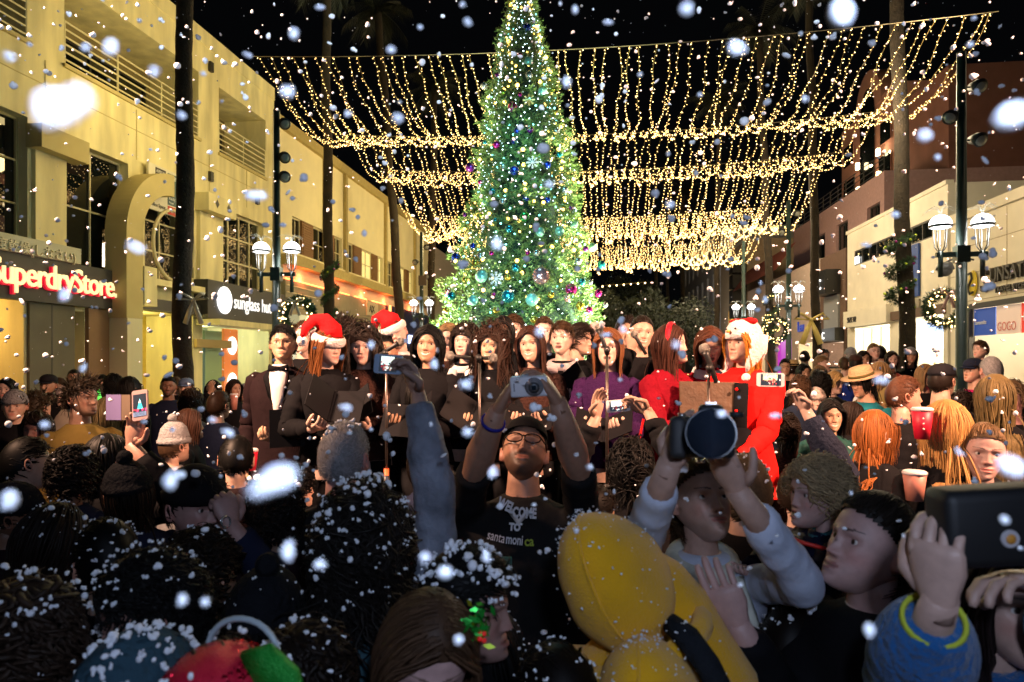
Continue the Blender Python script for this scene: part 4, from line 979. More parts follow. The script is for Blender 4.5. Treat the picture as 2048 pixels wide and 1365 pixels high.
SR = np.array([.078, .100, .116])
def scalp_thr(ny): return np.interp(ny, [-1, -.8, -.45, -.1, .15, .45, 1], [.60, .56, .40, .16, -.12, -.42, -.55])
def hair_geo(style, col, n=200, seed=1, length=.3, vol=1.0, part=.0, curl=0, wid=.008, shoulders=True):
    rs = np.random.RandomState(seed); base = np.array(col); mb = MB()
    # cap
    nu, nv = (40, 26) if n < 500 else (96, 64); cap_v = []; keep = {}
    lift = {'short': 1.045, 'buzz': 1.02}.get(style, 1.05) * (1 + .04 * (vol - 1))
    th = np.linspace(0, pi, nv + 1); ph = np.linspace(-pi, pi, nu, endpoint=False)
    idx = -np.ones((nv + 1, nu), int); vv = []; cc = []
    ht = .07 if style == 'back' else 0
    for i in range(nv + 1):
        for j in range(nu):
            n_ = np.array([sin(th[i]) * sin(ph[j]), -sin(th[i]) * cos(ph[j]), cos(th[i])])
            if n_[2] > scalp_thr(n_[1]) - .07 + ht:
                idx[i, j] = len(vv); e = ss(scalp_thr(n_[1]) - .05, scalp_thr(n_[1]) + .2, n_[2])
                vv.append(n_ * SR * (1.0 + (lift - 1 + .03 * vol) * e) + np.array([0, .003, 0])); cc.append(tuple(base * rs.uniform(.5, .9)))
    ff = []
    for i in range(nv):
        for j in range(nu):
            q = [idx[i, j], idx[i + 1, j], idx[i + 1, (j + 1) % nu], idx[i, (j + 1) % nu]]
            if min(q) >= 0: ff.append(q)
    mb.add(vv, ff, 0, cc)
    if style == 'buzz': n = n * 2
    # locks
    D = rs.normal(size=(n * 6, 3)); D /= np.linalg.norm(D, axis=1)[:, None]
    D = D[D[:, 2] > scalp_thr(D[:, 1]) + ht][:n]; n = len(D)
    if style in ('short', 'buzz', 'curlyshort'): K = 5
    else: K = 14
    layer = (1.0 + .04 + (.05 if style in ('long', 'bob', 'back', 'fringe') else .045 * vol) * rs.rand(n) * (vol if style in ('long', 'bob', 'fringe') else 1))[:, None]
    p = D * SR * layer
    sgn = np.where(D[:, 0] > part, 1.0, -1.0)
    out = D.copy()
    L = np.full(n, length)
    if style == 'long' or style == 'bob':
        d = np.stack([np.where(D[:, 1] > .0, D[:, 0] * 1.3, sgn), .30 + .5 * D[:, 1], -.25 + 0 * sgn], 1); L = length * rs.uniform(.8, 1.08, n)
    elif style == 'fringe':
        d = np.stack([sgn * .25, np.where(D[:, 1] < 0, -1.0, .4), -.3 + 0 * sgn], 1); L = np.where(D[:, 1] < -.3, .08, length) * rs.uniform(.85, 1.1, n)
    elif style == 'back':
        d = np.stack([-D[:, 0] * .4, 1.0 + 0 * sgn, .15 - .5 * (D[:, 2] < .3)], 1); L = np.full(n, .15)
    elif style in ('short', 'buzz'):
        d = np.stack([D[:, 0] * .6 + .35, -.55 - .3 * D[:, 1], .30 * D[:, 2] + 0 * sgn], 1) + rs.normal(size=(n, 3)) * .22; L = np.full(n, length) * rs.uniform(.6, 1.3, n)
    elif style == 'curly':
        d = np.stack([np.where(D[:, 1] > .0, D[:, 0] * 1.3, sgn * .8), .2 + .5 * D[:, 1], 0 * sgn], 1) + rs.normal(size=(n, 3)) * .5; L = np.full(n, length) * rs.uniform(.6, 1.1, n)
    else:
        d = out * .5 + rs.normal(size=(n, 3)) * .8; L = np.full(n, length) * rs.uniform(.6, 1.1, n)
    d /= np.linalg.norm(d, axis=1)[:, None]
    pts = [p.copy()]; ph_ = rs.rand(n) * 6.28; fr = rs.uniform(.8, 1.25, n)
    grav = {'long': .20, 'bob': .20, 'fringe': .2, 'back': .02, 'short': .02, 'buzz': 0, 'curlyshort': .02, 'curly': .10}.get(style, .1)
    for k in range(1, K):
        ds = (L / (K - 1))[:, None]
        d = d + np.array([0, 0, -grav * 1.6]) + rs.normal(size=(n, 3)) * (.05 if style in ('long', 'bob', 'back', 'fringe') else (.09 if style == 'short' else .2))
        if style == 'back': d[:, 0] -= p[:, 0] * 3
        O_ = p / (SR ** 2); O_ /= np.linalg.norm(O_, axis=1)[:, None] + 1e-9
        hug = {'long': 1, 'bob': 1, 'fringe': 1, 'back': 1, 'curly': .8, 'short': .75, 'buzz': .8, 'curlyshort': .2}.get(style, 1)
        dn = np.clip((d * O_).sum(1), 0, 9) * (p[:, 2] > -.06) * hug
        if style == 'curly': dn = np.where(np.linalg.norm(p / SR, axis=1) > 1.08 + .10 * vol, dn / .8, dn * .6)
        d = d - O_ * dn[:, None]
        d /= np.linalg.norm(d, axis=1)[:, None]; p = p + d * ds
        if curl: p = p + np.stack([np.cos(ph_ + k * 1.3 * fr), np.sin(ph_ + k * 1.3 * fr), 0 * ph_], 1) * curl * (.3 + k / K)
        q = p / (SR * layer); r_ = np.linalg.norm(q, axis=1); ins = (r_ < 1) & (p[:, 2] > -.09)
        p[ins] = p[ins] / r_[ins][:, None]
        if style in ('long', 'bob', 'curly', 'fringe'):
            face = (p[:, 1] < -.03) & (np.abs(p[:, 0]) < .071) & (p[:, 2] < (.045 if style != 'fringe' else .028))
            p[face, 0] = np.where(p[face, 0] >= 0, 1, -1) * (.071 + .008 * rs.rand(face.sum()))
            p[:, 1] = np.maximum(p[:, 1], -.085)
            nk = (p[:, 2] < -.09) & (np.hypot(p[:, 0], p[:, 1] - .015) < .064)
            q_ = p[nk][:, :2] - [0, .015]; q_ /= np.linalg.norm(q_, axis=1)[:, None] + 1e-9; p[nk, :2] = q_ * (.064 + .012 * rs.rand(len(q_), 1)) + [0, .015]
            if shoulders:
                c0 = np.array([0, .02, -.34]); rr_ = np.array([.215, .115, .15]); q = (p - c0) / rr_; r_ = np.linalg.norm(q, axis=1); ins = r_ < 1
                yy = np.sqrt(np.clip(1 - q[:, 0] ** 2 - q[:, 2] ** 2, 0, 1)) * rr_[1]
                p[ins, 1] = (c0[1] + np.where(p[:, 1] < .0, -1, 1) * (yy + .004 + .012 * layer[:, 0]))[ins]
        pts.append(p.copy())
    Pn = np.stack(pts, 1)  # n,K,3
    T = np.gradient(Pn, axis=1); T /= np.linalg.norm(T, axis=2)[..., None] + 1e-9
    O = Pn - np.array([0, .01, 0]); O[..., 2] *= np.where(Pn[..., 2] > -.05, 1, 0); O /= np.linalg.norm(O, axis=2)[..., None] + 1e-9
    W = np.cross(T, O); W /= np.linalg.norm(W, axis=2)[..., None] + 1e-9
    tk = np.linspace(0, 1, K); wp = wid * (1 - .65 * tk ** 2)[None, :, None] * rs.uniform(.6, 1.3, n)[:, None, None]
    A_ = Pn - W * wp; B_ = Pn + O * wp * .45; C_ = Pn + W * wp
    V = np.stack([A_, B_, C_], 2).reshape(-1, 3)
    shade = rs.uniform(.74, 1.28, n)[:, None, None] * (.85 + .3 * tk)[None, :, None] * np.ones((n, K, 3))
    CC = np.repeat((base * shade)[:, :, None, :], 3, 2) if False else None
    col_ = (shade * base)[:, :, None, :] * np.ones((1, 1, 3, 1)); col_ = col_.reshape(-1, 3)
    F_ = []
    for i in range(n):
        o = i * K * 3
        for k in range(K - 1):
            a = o + k * 3; F_.append((a, a + 1, a + 4, a + 3)); F_.append((a + 1, a + 2, a + 5, a + 4)); F_.append((a + 2, a, a + 3, a + 5))
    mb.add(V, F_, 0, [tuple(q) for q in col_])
    return mb

def xform(mb, M4):
    o = MB(); A = np.array(M4); v = np.array(mb.v); v = v @ A[:3, :3].T + A[:3, 3]
    o.v = [tuple(q) for q in v]; o.f = mb.f; o.m = mb.m; o.c = mb.c; return o
def join(a, b, m=None):
    o = len(a.v); a.v.extend(b.v); a.f.extend([tuple(i + o for i in q) for q in b.f]); a.m.extend(b.m if m is None else [m] * len(b.f)); a.c.extend(b.c); return a

def fuse(mb, vox, smooth=4):
    me = mb.mesh('tmp', [skinm]); o = bpy.data.objects.new('tmp', me); C.objects.link(o)
    r = o.modifiers.new('r', 'REMESH'); r.mode = 'VOXEL'; r.voxel_size = vox
    s = o.modifiers.new('s', 'SMOOTH'); s.factor = .5; s.iterations = smooth
    bpy.context.view_layer.update(); ev = o.evaluated_get(bpy.context.evaluated_depsgraph_get()); m2 = bpy.data.meshes.new_from_object(ev)
    n = len(m2.vertices); co = np.empty(n * 3); m2.vertices.foreach_get('co', co); v = [tuple(q) for q in co.reshape(-1, 3)]
    f = [tuple(p.vertices) for p in m2.polygons]
    bpy.data.objects.remove(o); bpy.data.meshes.remove(me); bpy.data.meshes.remove(m2)
    return v, f

def hand_geo(W, Fd, N, side=1, curl=(.4, .4, .45, .5), thumb=.3, k=1.0, n=8, spread=.0, col=LIGHT):
    "W wrist, Fd finger direction, N palm normal; side picks which way the thumb lies"
    mb = MB(); W = Vector(W); Fd = Vector(Fd).normalized(); N = Vector(N); N = (N - Fd * N.dot(Fd)).normalized(); T = Fd.cross(N) * side
    def q(f, t, u): return W + (Fd * f + T * t + N * u) * k
    mb.tube([q(-.03, 0, 0), q(0, 0, 0), q(.02, .002, 0), q(.05, .0, 0), q(.078, 0, 0), q(.092, -.001, 0)], [(.017 * k, .013 * k), (.0255 * k, .019 * k), (.032 * k, .019 * k), (.041 * k, .0165 * k), (.0415 * k, .0135 * k), (.036 * k, .009 * k)], 12, col=col, up=N)
    mb.ball(q(.03, .020, .004), .018 * k, 8, 6, col=col, sc=(1, 1, 1))
    offs = (.031, .0105, -.0105, -.030); lens = (.070, .079, .073, .057)
    for i in range(4):
        c = curl[i]; p = q(.084 - .004 * abs(i - 1), offs[i], 0); d = (Fd + T * (offs[i] * 4 * spread)).normalized(); ang = 0; pts = [p - d * .012 * k, p]; L_ = lens[i] * k
        for seg, (fr, am) in enumerate(((.44, .75), (.31, 1.05), (.25, .75))):
            ang += c * am; dd = d * cos(ang) + N * sin(ang); pts.append(pts[-1] + dd * L_ * fr * .55); pts.append(pts[-1] + dd * L_ * fr * .45)
        rb = (.0090, .0094, .0088, .0076)[i] * k
        mb.tube(pts, [rb, rb * 1.05, rb * .97, rb * 1.02, rb * .92, rb * .95, rb * .86, rb * .6], n, col=col)
    p = q(.018, .026, .006); d = (Fd * .62 + T * .78 + N * .18).normalized(); d2 = (Fd * (.85) + T * (.45 - .5 * thumb) + N * (.2 + thumb)).normalized(); d3 = (Fd * .9 + T * (.25 - .7 * thumb) + N * (.25 + thumb * 1.2)).normalized()
    pts = [p, p + d * .036 * k]; pts.append(pts[-1] + d2 * .018 * k); pts.append(pts[-1] + d2 * .016 * k); pts.append(pts[-1] + d3 * .016 * k); pts.append(pts[-1] + d3 * .012 * k)
    mb.tube(pts, [.015 * k, .0122 * k, .0112 * k, .0108 * k, .0098 * k, .006 * k], n, col=col)
    return mb

def ik(S_, T_, l1, l2, hint):
    S_, T_, hint = Vector(S_), Vector(T_), Vector(hint); v = T_ - S_; D = v.length
    if D > (l1 + l2) * .995:  v = v.normalized() * (l1 + l2) * .995; D = v.length; T_ = S_ + v
    a = (l1 * l1 - l2 * l2 + D * D) / (2 * D); h = sqrt(max(0, l1 * l1 - a * a)); vn = v.normalized(); hn = hint - vn * hint.dot(vn)
    if hn.length < 1e-4: hn = vn.orthogonal()
    return S_ + vn * a + hn.normalized() * h, T_

def cloth(name, col, rough=.85, bump=.5, bscale=14, sheen=0, noise=.12, bdist=.015):
    return mat(name, col, rough, bump=bump, bscale=bscale, sheen=sheen, noise=noise, nscale=9, bdist=bdist, spec=.12)
BLK = cloth('black_cloth', (.0055, .0055, .007)); NAVY = cloth('navy_cloth', (.010, .014, .035)); TUX = cloth('wine_black_cloth', (.014, .0065, .008))
FUZZ = cloth('dark_brown_fleece', (.045, .020, .016), bump=1, bscale=60); JEAN = cloth('denim', (.02, .03, .06))

def person(label, px, py, hpx=None, d=None, yaw=0, head=(0, 0, 0), skin=LIGHT, hair=None, top=BLK, bottom=None, floor=0, sex='f', expr='neutral', hi=0,
           hs=1.0, arms=None, wide=1.0, hem=.48, skirt=False, beard=0, gaze=(0, 0), fusev=None, closed=False, brow=None, group=None, collar=None, H=None, seed=None, sleeve=1.0, hood=False, sl_k=1.0, lip=None, neckline=0, fat=1.0, jaw=1.0):
    """yaw 0 faces the camera side of the street, positive turns towards the right of the picture; head = extra (yaw, pitch up, roll) in degrees"""
    if d is None: d = .235 * hs * F / hpx
    seed = seed if seed is not None else int(px * 7 + py)
    c = P(px, py, d); hh = .115 * hs
    auto = H is None
    if auto: H = c.z - floor + hh
    yr = radians(yaw); root_z = c.z + hh - H
    male = sex == 'm'; k = max(.55, min(1.15, H / 1.72)); kb = k if hs > .93 else k * .85
    sw = (.178 if male else .158) * kb * wide
    # head matrix in local coordinates (pivot at the top of the neck)
    hy, hp, hr = [radians(a) for a in head]; Rz = Matrix.Rotation(yr, 3, 'Z')
    for it in range(2):
        pv = Vector((0, .015, H - .185 * hs))
        HM = Matrix.Translation(pv) @ Matrix.Rotation(hy, 4, 'Z') @ Matrix.Rotation(hr, 4, 'Y') @ Matrix.Rotation(-hp, 4, 'X') @ Matrix.Translation(Vector((0, -.015, .07 * hs))) @ Matrix.Diagonal((hs, hs, hs, 1))
        hc = HM @ Vector((0, 0, 0))
        if it == 0 and auto: H += c.z - hc.z - floor
    # place so that the head centre falls where it is seen
    rt_ = c - Rz @ hc
    RM = Matrix.Translation(rt_) @ Rz.to_4x4(); inv = RM.inverted(); Ri = Rz.inverted()
    body = MB(); hg = head_geo(skin, brow or 'dark', expr, hi, male, beard, gaze, seed % 5, jaw, closed, lip)
    join(body, xform(hg, HM))
    sk = tuple(np.array(skin) * .95); nb = Vector((0, .02, H - .272 * kb - .0)); nb.z = min(nb.z, H - .125 * hs - .135 * hs)
    nt_ = HM @ Vector((0, .018, -.055)); body.tube([nb - Vector((0, 0, .05)), nb, nb.lerp(nt_, .5), nt_], [(.075 * kb, .062 * kb), (.052 * kb * (1.2 if male else 1), .052 * kb), (.046 * kb * (1.22 if male else 1), .047 * kb), (.049 * hs * (1.08 if male else 1), .054 * hs)], 14, col=sk, up=(0, 1, 0))
    zsh = nb.z - .045 * kb; zw = H * .60; zh = H * .50
    if hs < .93: zw = H * .62
    g_ = fat
    sec = [(nb.z + .012, .062 * kb, .058 * kb, .018), (nb.z - .010, .092 * kb, .068 * kb, .018), (zsh + .008, sw * .80, .080 * kb, .015), (zsh - .035 * k, sw * 1.08, .098 * kb, .010), (zsh - .10 * k, sw * 1.06, .112 * kb * g_, .0), (zsh - .19 * k, sw * .98 * g_, .118 * kb * g_, -.008),
           (zw, sw * (.90 if male else .80) * g_, .105 * kb * g_, 0), (zh + .03, sw * 1.0 * g_, .115 * kb * g_, .005), (zh - .05, sw * 1.02 * g_, .118 * kb * g_, .005)]
    def torso(mb, off, zlow, flare=0, m=0, col=None, ztop=None):
        pts = []; rr = []
        for (z, a, b_, yo) in sec:
            if z < zlow: break
            pts.append((0, yo, z)); rr.append((a + off, b_ + off))
        if zlow < zh - .05:
            zz = zh - .05; n_ = 4
            for i in range(1, n_ + 1): t_ = i / n_; pts.append((0, .005, zz + (zlow - zz) * t_)); rr.append((sw * 1.02 * g_ + off + flare * t_, .118 * kb * g_ + off + flare * t_))
        mb.tube(pts, rr, 20, m, col=col, up=(0, 1, 0))
    torso(body, -.006, zh - .06, col=sk)
    garment = MB(); zl = H * hem; torso(garment, .012, zl, .15 if skirt else .015)
    # arms
    l1, l2 = .285 * k, .255 * k
    A_ = arms or {}
    arm_pts = {}
    for s, nm in ((-1, 'R'), (1, 'L')):
        sh_ = Vector((s * sw * .93, .012, zsh - .035 * k)); a = A_.get(nm)
        if a and 'wl' in a: a = dict(a, w=(a['wl'][0] * kb, a['wl'][1] * kb, a['wl'][2] * H), world=False)
        if a is None or a.get('w') is None:
            tw_ = sh_ + Vector((s * .05, -.03, -(l1 + l2) * .97)); hint = Vector((s * .4, 1, 0)); fd = Vector((0, -.15, -1)); pn = Vector((-s, 0, 0)); a = a or {}
            cu = a.get('curl', (.35, .4, .45, .5))
        else:
            tw_ = inv @ Vector(a['w']) if a.get('world', True) else Vector(a['w'])
            Ri2 = Ri if a.get('world', True) else Matrix.Identity(3)
            hint = Ri2 @ Vector(a['hint']) if 'hint' in a else Vector((s * .5, .2, -1))
            fd = Ri2 @ Vector(a['f']) if 'f' in a else (tw_ - sh_); pn = Ri2 @ Vector(a['n']) if 'n' in a else Vector((0, 0, 1)); cu = a.get('curl', (.5, .55, .6, .65))
        el, wr = ik(sh_, tw_, l1 * a.get('len', 1), l2 * a.get('len', 1), hint)
        if a.get('len', 1) != 1: pass
        hmb = hand_geo(wr, fd, pn, a.get('side', -s), cu, a.get('thumb', .3), hs * (k if hs < .93 else min(k, 1.05)) * a.get('hk', 1), 8 if hi < 1 else 10, a.get('spread', .0), sk)
        kk = kb if hs > .93 else kb * .85
        hmb.tube([sh_, sh_.lerp(el, .5), el, el.lerp(wr, .3), el.lerp(wr, .7), wr + (wr - el).normalized() * .012], [.048 * kk, .043 * kk, .038 * kk, .040 * kk * a.get('fa', 1), .031 * kk * a.get('fa', 1), .0245 * kk], 12, col=sk)
        join(body, hmb)
        fr_ = a.get('sleeve', sleeve); off = .012
        sp_ = [sh_ + Vector((-s * .05, 0, .01)), sh_, sh_.lerp(el, .5), el]; sr = [.045 * k, (.053 * kb + off) * sl_k, (.048 * kb + off) * sl_k, (.047 * kb + off) * sl_k]
        if fr_ > 0: sp_ += [el.lerp(wr, .5 * fr_), el.lerp(wr, .94 * fr_)]; sr += [(.044 * kb + off) * sl_k, (.032 * kb + off) * (sl_k + 1) / 2]
        ws = random.Random(seed + s); sp2, sr2 = [], []; nn_ = 7 if fusev or hi else 3
        for i in range(len(sp_) - 1):
            for j in range(nn_):
                t_ = j / nn_; ax9 = (sp_[i + 1] - sp_[i]).normalized().orthogonal()
                sp2.append(sp_[i].lerp(sp_[i + 1], t_) + ax9 * ws.uniform(-.005, .005) * (i > 1)); sr2.append((sr[i] * (1 - t_) + sr[i + 1] * t_) * (1 + ws.uniform(-.06, .06) * (i > 0)))
        sp2.append(sp_[-1]); sr2.append(sr[-1]); garment.tube(sp2, sr2, 14)
        arm_pts[nm] = (sh_, el, wr)
    # legs
    legs = MB()
    for s in (-1, 1):
        hx = s * .085 * kb
        lp = [(hx, 0, zh), (hx * 1.02, -.005, H * .38), (hx, -.01, H * .27), (hx, .01, H * .16), (hx, .01, .09)]
        body.tube(lp, [.082 * kb, .068 * kb, .050 * kb, .048 * kb, .036 * kb], 12, col=sk)
        legs.tube([(hx, 0, zh + .02)] + lp[1:4] + [(hx, .01, .07)], [.096 * kb, .082 * kb, .064 * kb, .062 * kb, .058 * kb], 12)
        legs.tube([(hx, .05, .045), (hx, -.02, .05), (hx, -.12, .035), (hx * 1.05, -.17, .03)], [(.035, .04), (.042, .045), (.045, .032), (.03, .02)], 10, 1, up=(0, 0, 1))
    legs.box(-.10 * kb, .10 * kb, -.06, .08, zh - .08, zh + .03)
    root = body.build('person', skinm, None, True, True); root.matrix_world = RM
    tag(root, label, 'person', group)
    if fusev:
        v, f = fuse(garment, max(.012, fusev * 2.2), 3); garment = MB().add(v, f)
    g = garment.build('coat' if hem < .45 else 'top', top, root, True)
    if skirt:
        pass
    legs.build('trousers', [bottom or BLK, M.get('shoe_leather') or mat('shoe_leather', (.012, .01, .01), .4)], root, True)
    if collar:
        cm = MB(); cm.tube([(.066 * kb * cos(a), .015 + .064 * kb * sin(a), nb.z + .01 + .012 * sin(a)) for a in [2 * pi * i / 20 for i in range(20)]], (.022 * kb), 8, closed=True); cm.build('collar', collar, root, True)
    if hair:
        st, hcol = hair[0], HC[hair[1]] if isinstance(hair[1], str) else hair[1]; kw = dict(hair[2]) if len(hair) > 2 else {}
        kw.setdefault('n', (420, 950, 1900)[hi]); kw.setdefault('seed', seed); kw.setdefault('wid', (.0062, .0044, .0033)[hi] * ({'buzz': .32, 'short': .6}.get(st, 1)))
        kw.setdefault('length', {'long': .40, 'bob': .24, 'short': .035, 'buzz': .010, 'curlyshort': .06, 'curly': .2, 'back': .15, 'fringe': .3}[st])
        hg2 = hair_geo(st, hcol, **kw); hm_ = xform(hg2, HM)
        if st == 'back' and kw.get('bun', 0): pass
        hm_.build('hair', hairm, root, True, True)
    root['_'] = 0; del root['_']
    return dict(o=root, HM=HM, RM=RM, H=H, k=k, kb=kb, hs=hs, sw=sw, nb=nb, hc=hc, arms=arm_pts, zsh=zsh, seed=seed)

# ---------------- wearables (children of the person)
fur = cloth('white_fur', (.78, .72, .70), bump=1, bscale=90, noise=.1); redf = cloth('red_felt', (.62, .012, .015), bump=.5, bscale=50)
def santa_hat(p, lean=(1, .2), drop=1.0, m=redf):
    b = MB(); r = [(.083 * cos(a), .102 * sin(a) + .002, .044 + .022 * sin(a)) for a in [2 * pi * i / 28 for i in range(28)]]
    b.tube(r, (.020, .030), 10, closed=True, up=(0, 0, 1)); rs = random.Random(p['seed'])
    lx, ly = lean; q = [Vector((0, .0, .05)), Vector((0, .005, .10)), Vector((lx * .03, ly * .04, .145)), Vector((lx * .085, ly * .08, .150)), Vector((lx * .125, ly * .11, .10)), Vector((lx * .135, ly * .13, .03 * drop))]
    c = MB(); c.tube(q, [(.082, .1), (.076, .092), (.056, .065), (.036, .04), (.026, .026), (.016, .016)], 18, up=(0, 1, 0))
    h = xform(c, p['HM']).build('santa_hat', m, p['o'], True); xform(b, p['HM']).build('fur_brim', fur, h, True)
    pb = MB()
    for i in range(26):
        a = Vector((rs.gauss(0, 1), rs.gauss(0, 1), rs.gauss(0, 1))).normalized() * .018; pb.ball(q[-1] + a + Vector((0, 0, -.01)), .018, 6, 5)
    xform(pb, p['HM']).build('pompom', fur, h, True)
def beanie(p, m, pom=False, z0=.03, tall=1.0):
    c = MB(); N = 24; prof_ = [(z0 - .012, 1.10), (z0 + .015, 1.12), (z0 + .018, 1.06), (.07, .99), (.095 * tall, .84), (.118 * tall, .56), (.130 * tall, .25), (.133 * tall, .02)]
    c.tube([(0, .006 + .1 * max(0, z - .05) * .5, z) for z, r in prof_], [(.080 * r, .102 * r) for z, r in prof_], N, up=(0, 1, 0))
    if pom: c.ball((0, .02, .145 * tall), .030, 10, 8)
    return xform(c, p['HM']).build('beanie', m, p['o'], True)
def cap(p, m, m2=None, back=1):
    c = MB(); prof_ = [(.040, 1.06), (.06, 1.06), (.085, .97), (.105, .80), (.120, .5), (.126, .02)]
    c.tube([(0, .004, z) for z, r in prof_], [(.079 * r, .101 * r) for z, r in prof_], 20, up=(0, 1, 0)); h = xform(c, p['HM']).build('cap', m, p['o'], True)
    b = MB(); v = []; f = []; n = 10
    for i in range(n + 1):
        a = pi * i / n; 
        for rr_, zz in ((1.0, .046), (1.9, .034)): v.append((.072 * cos(a) * (1 if rr_ == 1 else .95), -.072 - (.028 if rr_ == 1 else .105) * sin(a) + (.03 if rr_ == 1 else .02), zz - .008 * abs(cos(a))))
    v += [(x, y, z - .005) for x, y, z in v[:]]; o = 2 * (n + 1)
    for i in range(n): f += [(2 * i, 2 * i + 1, 2 * i + 3, 2 * i + 2), (o + 2 * i, o + 2 * i + 2, o + 2 * i + 3, o + 2 * i + 1), (2 * i + 1, o + 2 * i + 1, o + 2 * i + 3, 2 * i + 3)]
    b.add(v, f); xform(b, p['HM']).build('peak', m2 or m, h, True); return h
def fedora(p, m, band):
    c = MB(); c.tube([(0, 0, .045), (0, 0, .048), (0, 0, .050), (0, 0, .09), (0, 0, .125), (0, 0, .128)], [(.15, .16), (.152, .162), (.086, .106), (.080, .10), (.068, .088), (.02, .03)], 24, up=(0, 1, 0))
    h = xform(c, p['HM']).build('hat', m, p['o'], True); b = MB(); b.tube([(0, 0, .052), (0, 0, .072)], [(.088, .108), (.0855, .1055)], 24, up=(0, 1, 0)); xform(b, p['HM']).build('hat_band', band, h, True)
def glasses(p, m, thick=.0016, w_=.026, h_=.017):
    b = MB()
    for s in (-1, 1):
        b.tube([(s * .031 + w_ * cos(a) * (1 - .08 * sin(a)), -.112 + .006 * abs(cos(a) + s) * .5, .001 + h_ * (abs(sin(a)) ** .8) * (1 if sin(a) > 0 else -1)) for a in [2 * pi * i / 22 for i in range(22)]], thick, 5, closed=True)
        b.tube([(s * .057, -.106, .008), (s * .074, -.06, .006), (s * .079, .01, .004)], thick, 5)
    b.tube([(-.007, -.116, .004), (0, -.118, .006), (.007, -.116, .004)], thick, 5)
    return xform(b, p['HM']).build('glasses', m, p['o'], True)
def scarf(p, m, tails=True, r=.03, m2=None, name='scarf'):
    nb = p['nb']; kb = p['kb']; b = MB()
    b.tube([(.078 * kb * cos(a), .012 + .078 * kb * sin(a), nb.z + .005 - .022 * (1 - sin(a))) for a in [2 * pi * i / 22 for i in range(22)]], r, 8, closed=True)
    o = b.build(name, m, p['o'], True)
    if tails:
        for s in (-1, 1):
            t = MB(); pts = [Vector((s * .055, -.085, nb.z - .03)), Vector((s * .075, -.125, nb.z - .14)), Vector((s * .085, -.135, nb.z - .28)), Vector((s * .085, -.135, nb.z - .45))]
            if m2 is None: t.tube(pts, [(r * 1.0, r * .5), (r * 1.3, r * .4), (r * 1.3, r * .4), (r * 1.3, r * .35)], 8, up=(0, 1, 0))
            else:
                n = 10
                for i in range(n):
                    a, c = i / n, (i + 1) / n
                    def pt(q): q *= 3; i0 = min(int(q), 2); return pts[i0].lerp(pts[i0 + 1], q - i0)
                    t.tube([pt(a), pt(c)], [(r * 1.3, r * .5)] * 2, 8, i % 2, up=(0, 1, 0))
            t.build('scarf_tail', [m, m2] if m2 else m, o, True)
    return o
def hood(p, m, big=1.0, face=True):
    c = MB(); N = 26; v = []; f = []; rows = 16
    for i in range(rows + 1):
        th = pi * i / rows * .80
        for j in range(N + 1):
            a = -2.45 + 4.9 * j / N + pi / 2
            v.append((.105 * big * sin(th) * cos(a), .125 * big * sin(th) * sin(a) * 1.0 + .012, .135 * big * cos(th) * (1 if th < 1.6 else 1.15)))
    for i in range(rows):
        for j in range(N): q = i * (N + 1) + j; f.append((q, q + 1, q + N + 2, q + N + 1))
    c.add(v, f); h = xform(c, p['HM']); o = h.build('hood', m, p['o'], True); s = o.modifiers.new('t', 'SOLIDIFY'); s.thickness = .012; return o
def wear(p, mb, name, m, vc=False, local_head=True): return (xform(mb, p['HM']) if local_head else mb).build(name, m, p['o'], True, vc)

snowm = mat('foam_snow', (.86, .90, .98), .8, bump=.4, bscale=120)
def clump(mb, c, r, rg_, n=3):
    for _ in range(n):
        o = Vector(c) + Vector((rg_.gauss(0, 1), rg_.gauss(0, 1), rg_.gauss(0, .6))) * r * .55; s = [rg_.uniform(.6, 1.2) for _ in range(3)]
        mb.ball(o, r * rg_.uniform(.5, .9), 6, 4, sc=s)
def snow_on(p, n, rmin, rmax, label, zmin=.1, seed=0, yb=-1.1, scale=1.16, shoulders=0):
    "foam flakes lying on the hair (and shoulders) of a person: loose flakes nobody could count"
    rg_ = random.Random(seed); b = MB(); i = 0
    while i < n:
        d = Vector((rg_.gauss(0, 1), rg_.gauss(0, 1), rg_.gauss(0, 1))).normalized()
        if d.z < zmin or d.y < yb: continue
        i += 1; q = p['RM'] @ (p['HM'] @ Vector((d.x * SR[0] * scale, d.y * SR[1] * scale, d.z * SR[2] * scale))); clump(b, q, rg_.uniform(rmin, rmax) * (1 if rg_.random() < .8 else 1.7), rg_, rg_.choice((1, 2, 3, 5)))
    for _ in range(shoulders):
        a = rg_.uniform(-1, 1); q = p['RM'] @ Vector((a * p['sw'] * 1.05, rg_.uniform(-.08, .10), p['zsh'] + .035 - .045 * abs(a) + rg_.uniform(-.004, .004))); clump(b, q, rg_.uniform(rmin, rmax), rg_, rg_.choice((1, 2, 3)))
    o = b.build('settled_snow', snowm, None, True); tag(o, label, 'snow', kind='stuff'); return o
def snow_verts(p, verts, n, rmin, rmax, label, seed=0, bias=.0):
    rg_ = random.Random(seed); b = MB(); W_ = [p['RM'] @ Vector(q) for q in verts]; i = 0
    top_ = max(q.z for q in W_); bot = min(q.z for q in W_); cc = sum(W_, Vector()) / len(W_)
    while i < n:
        q = rg_.choice(W_)
        if q.y > cc.y + .05 or rg_.random() > ((q.z - bot) / (top_ - bot)) ** 1.2 + bias: continue
        i += 1; clump(b, q + Vector([rg_.uniform(-.012, .012) for _ in range(3)]) + (q - cc) * .02, rg_.uniform(rmin, rmax), rg_, rg_.choice((1, 2, 3)))
    return tag(b.build('settled_snow', snowm, None, True), label, 'snow', kind='stuff')
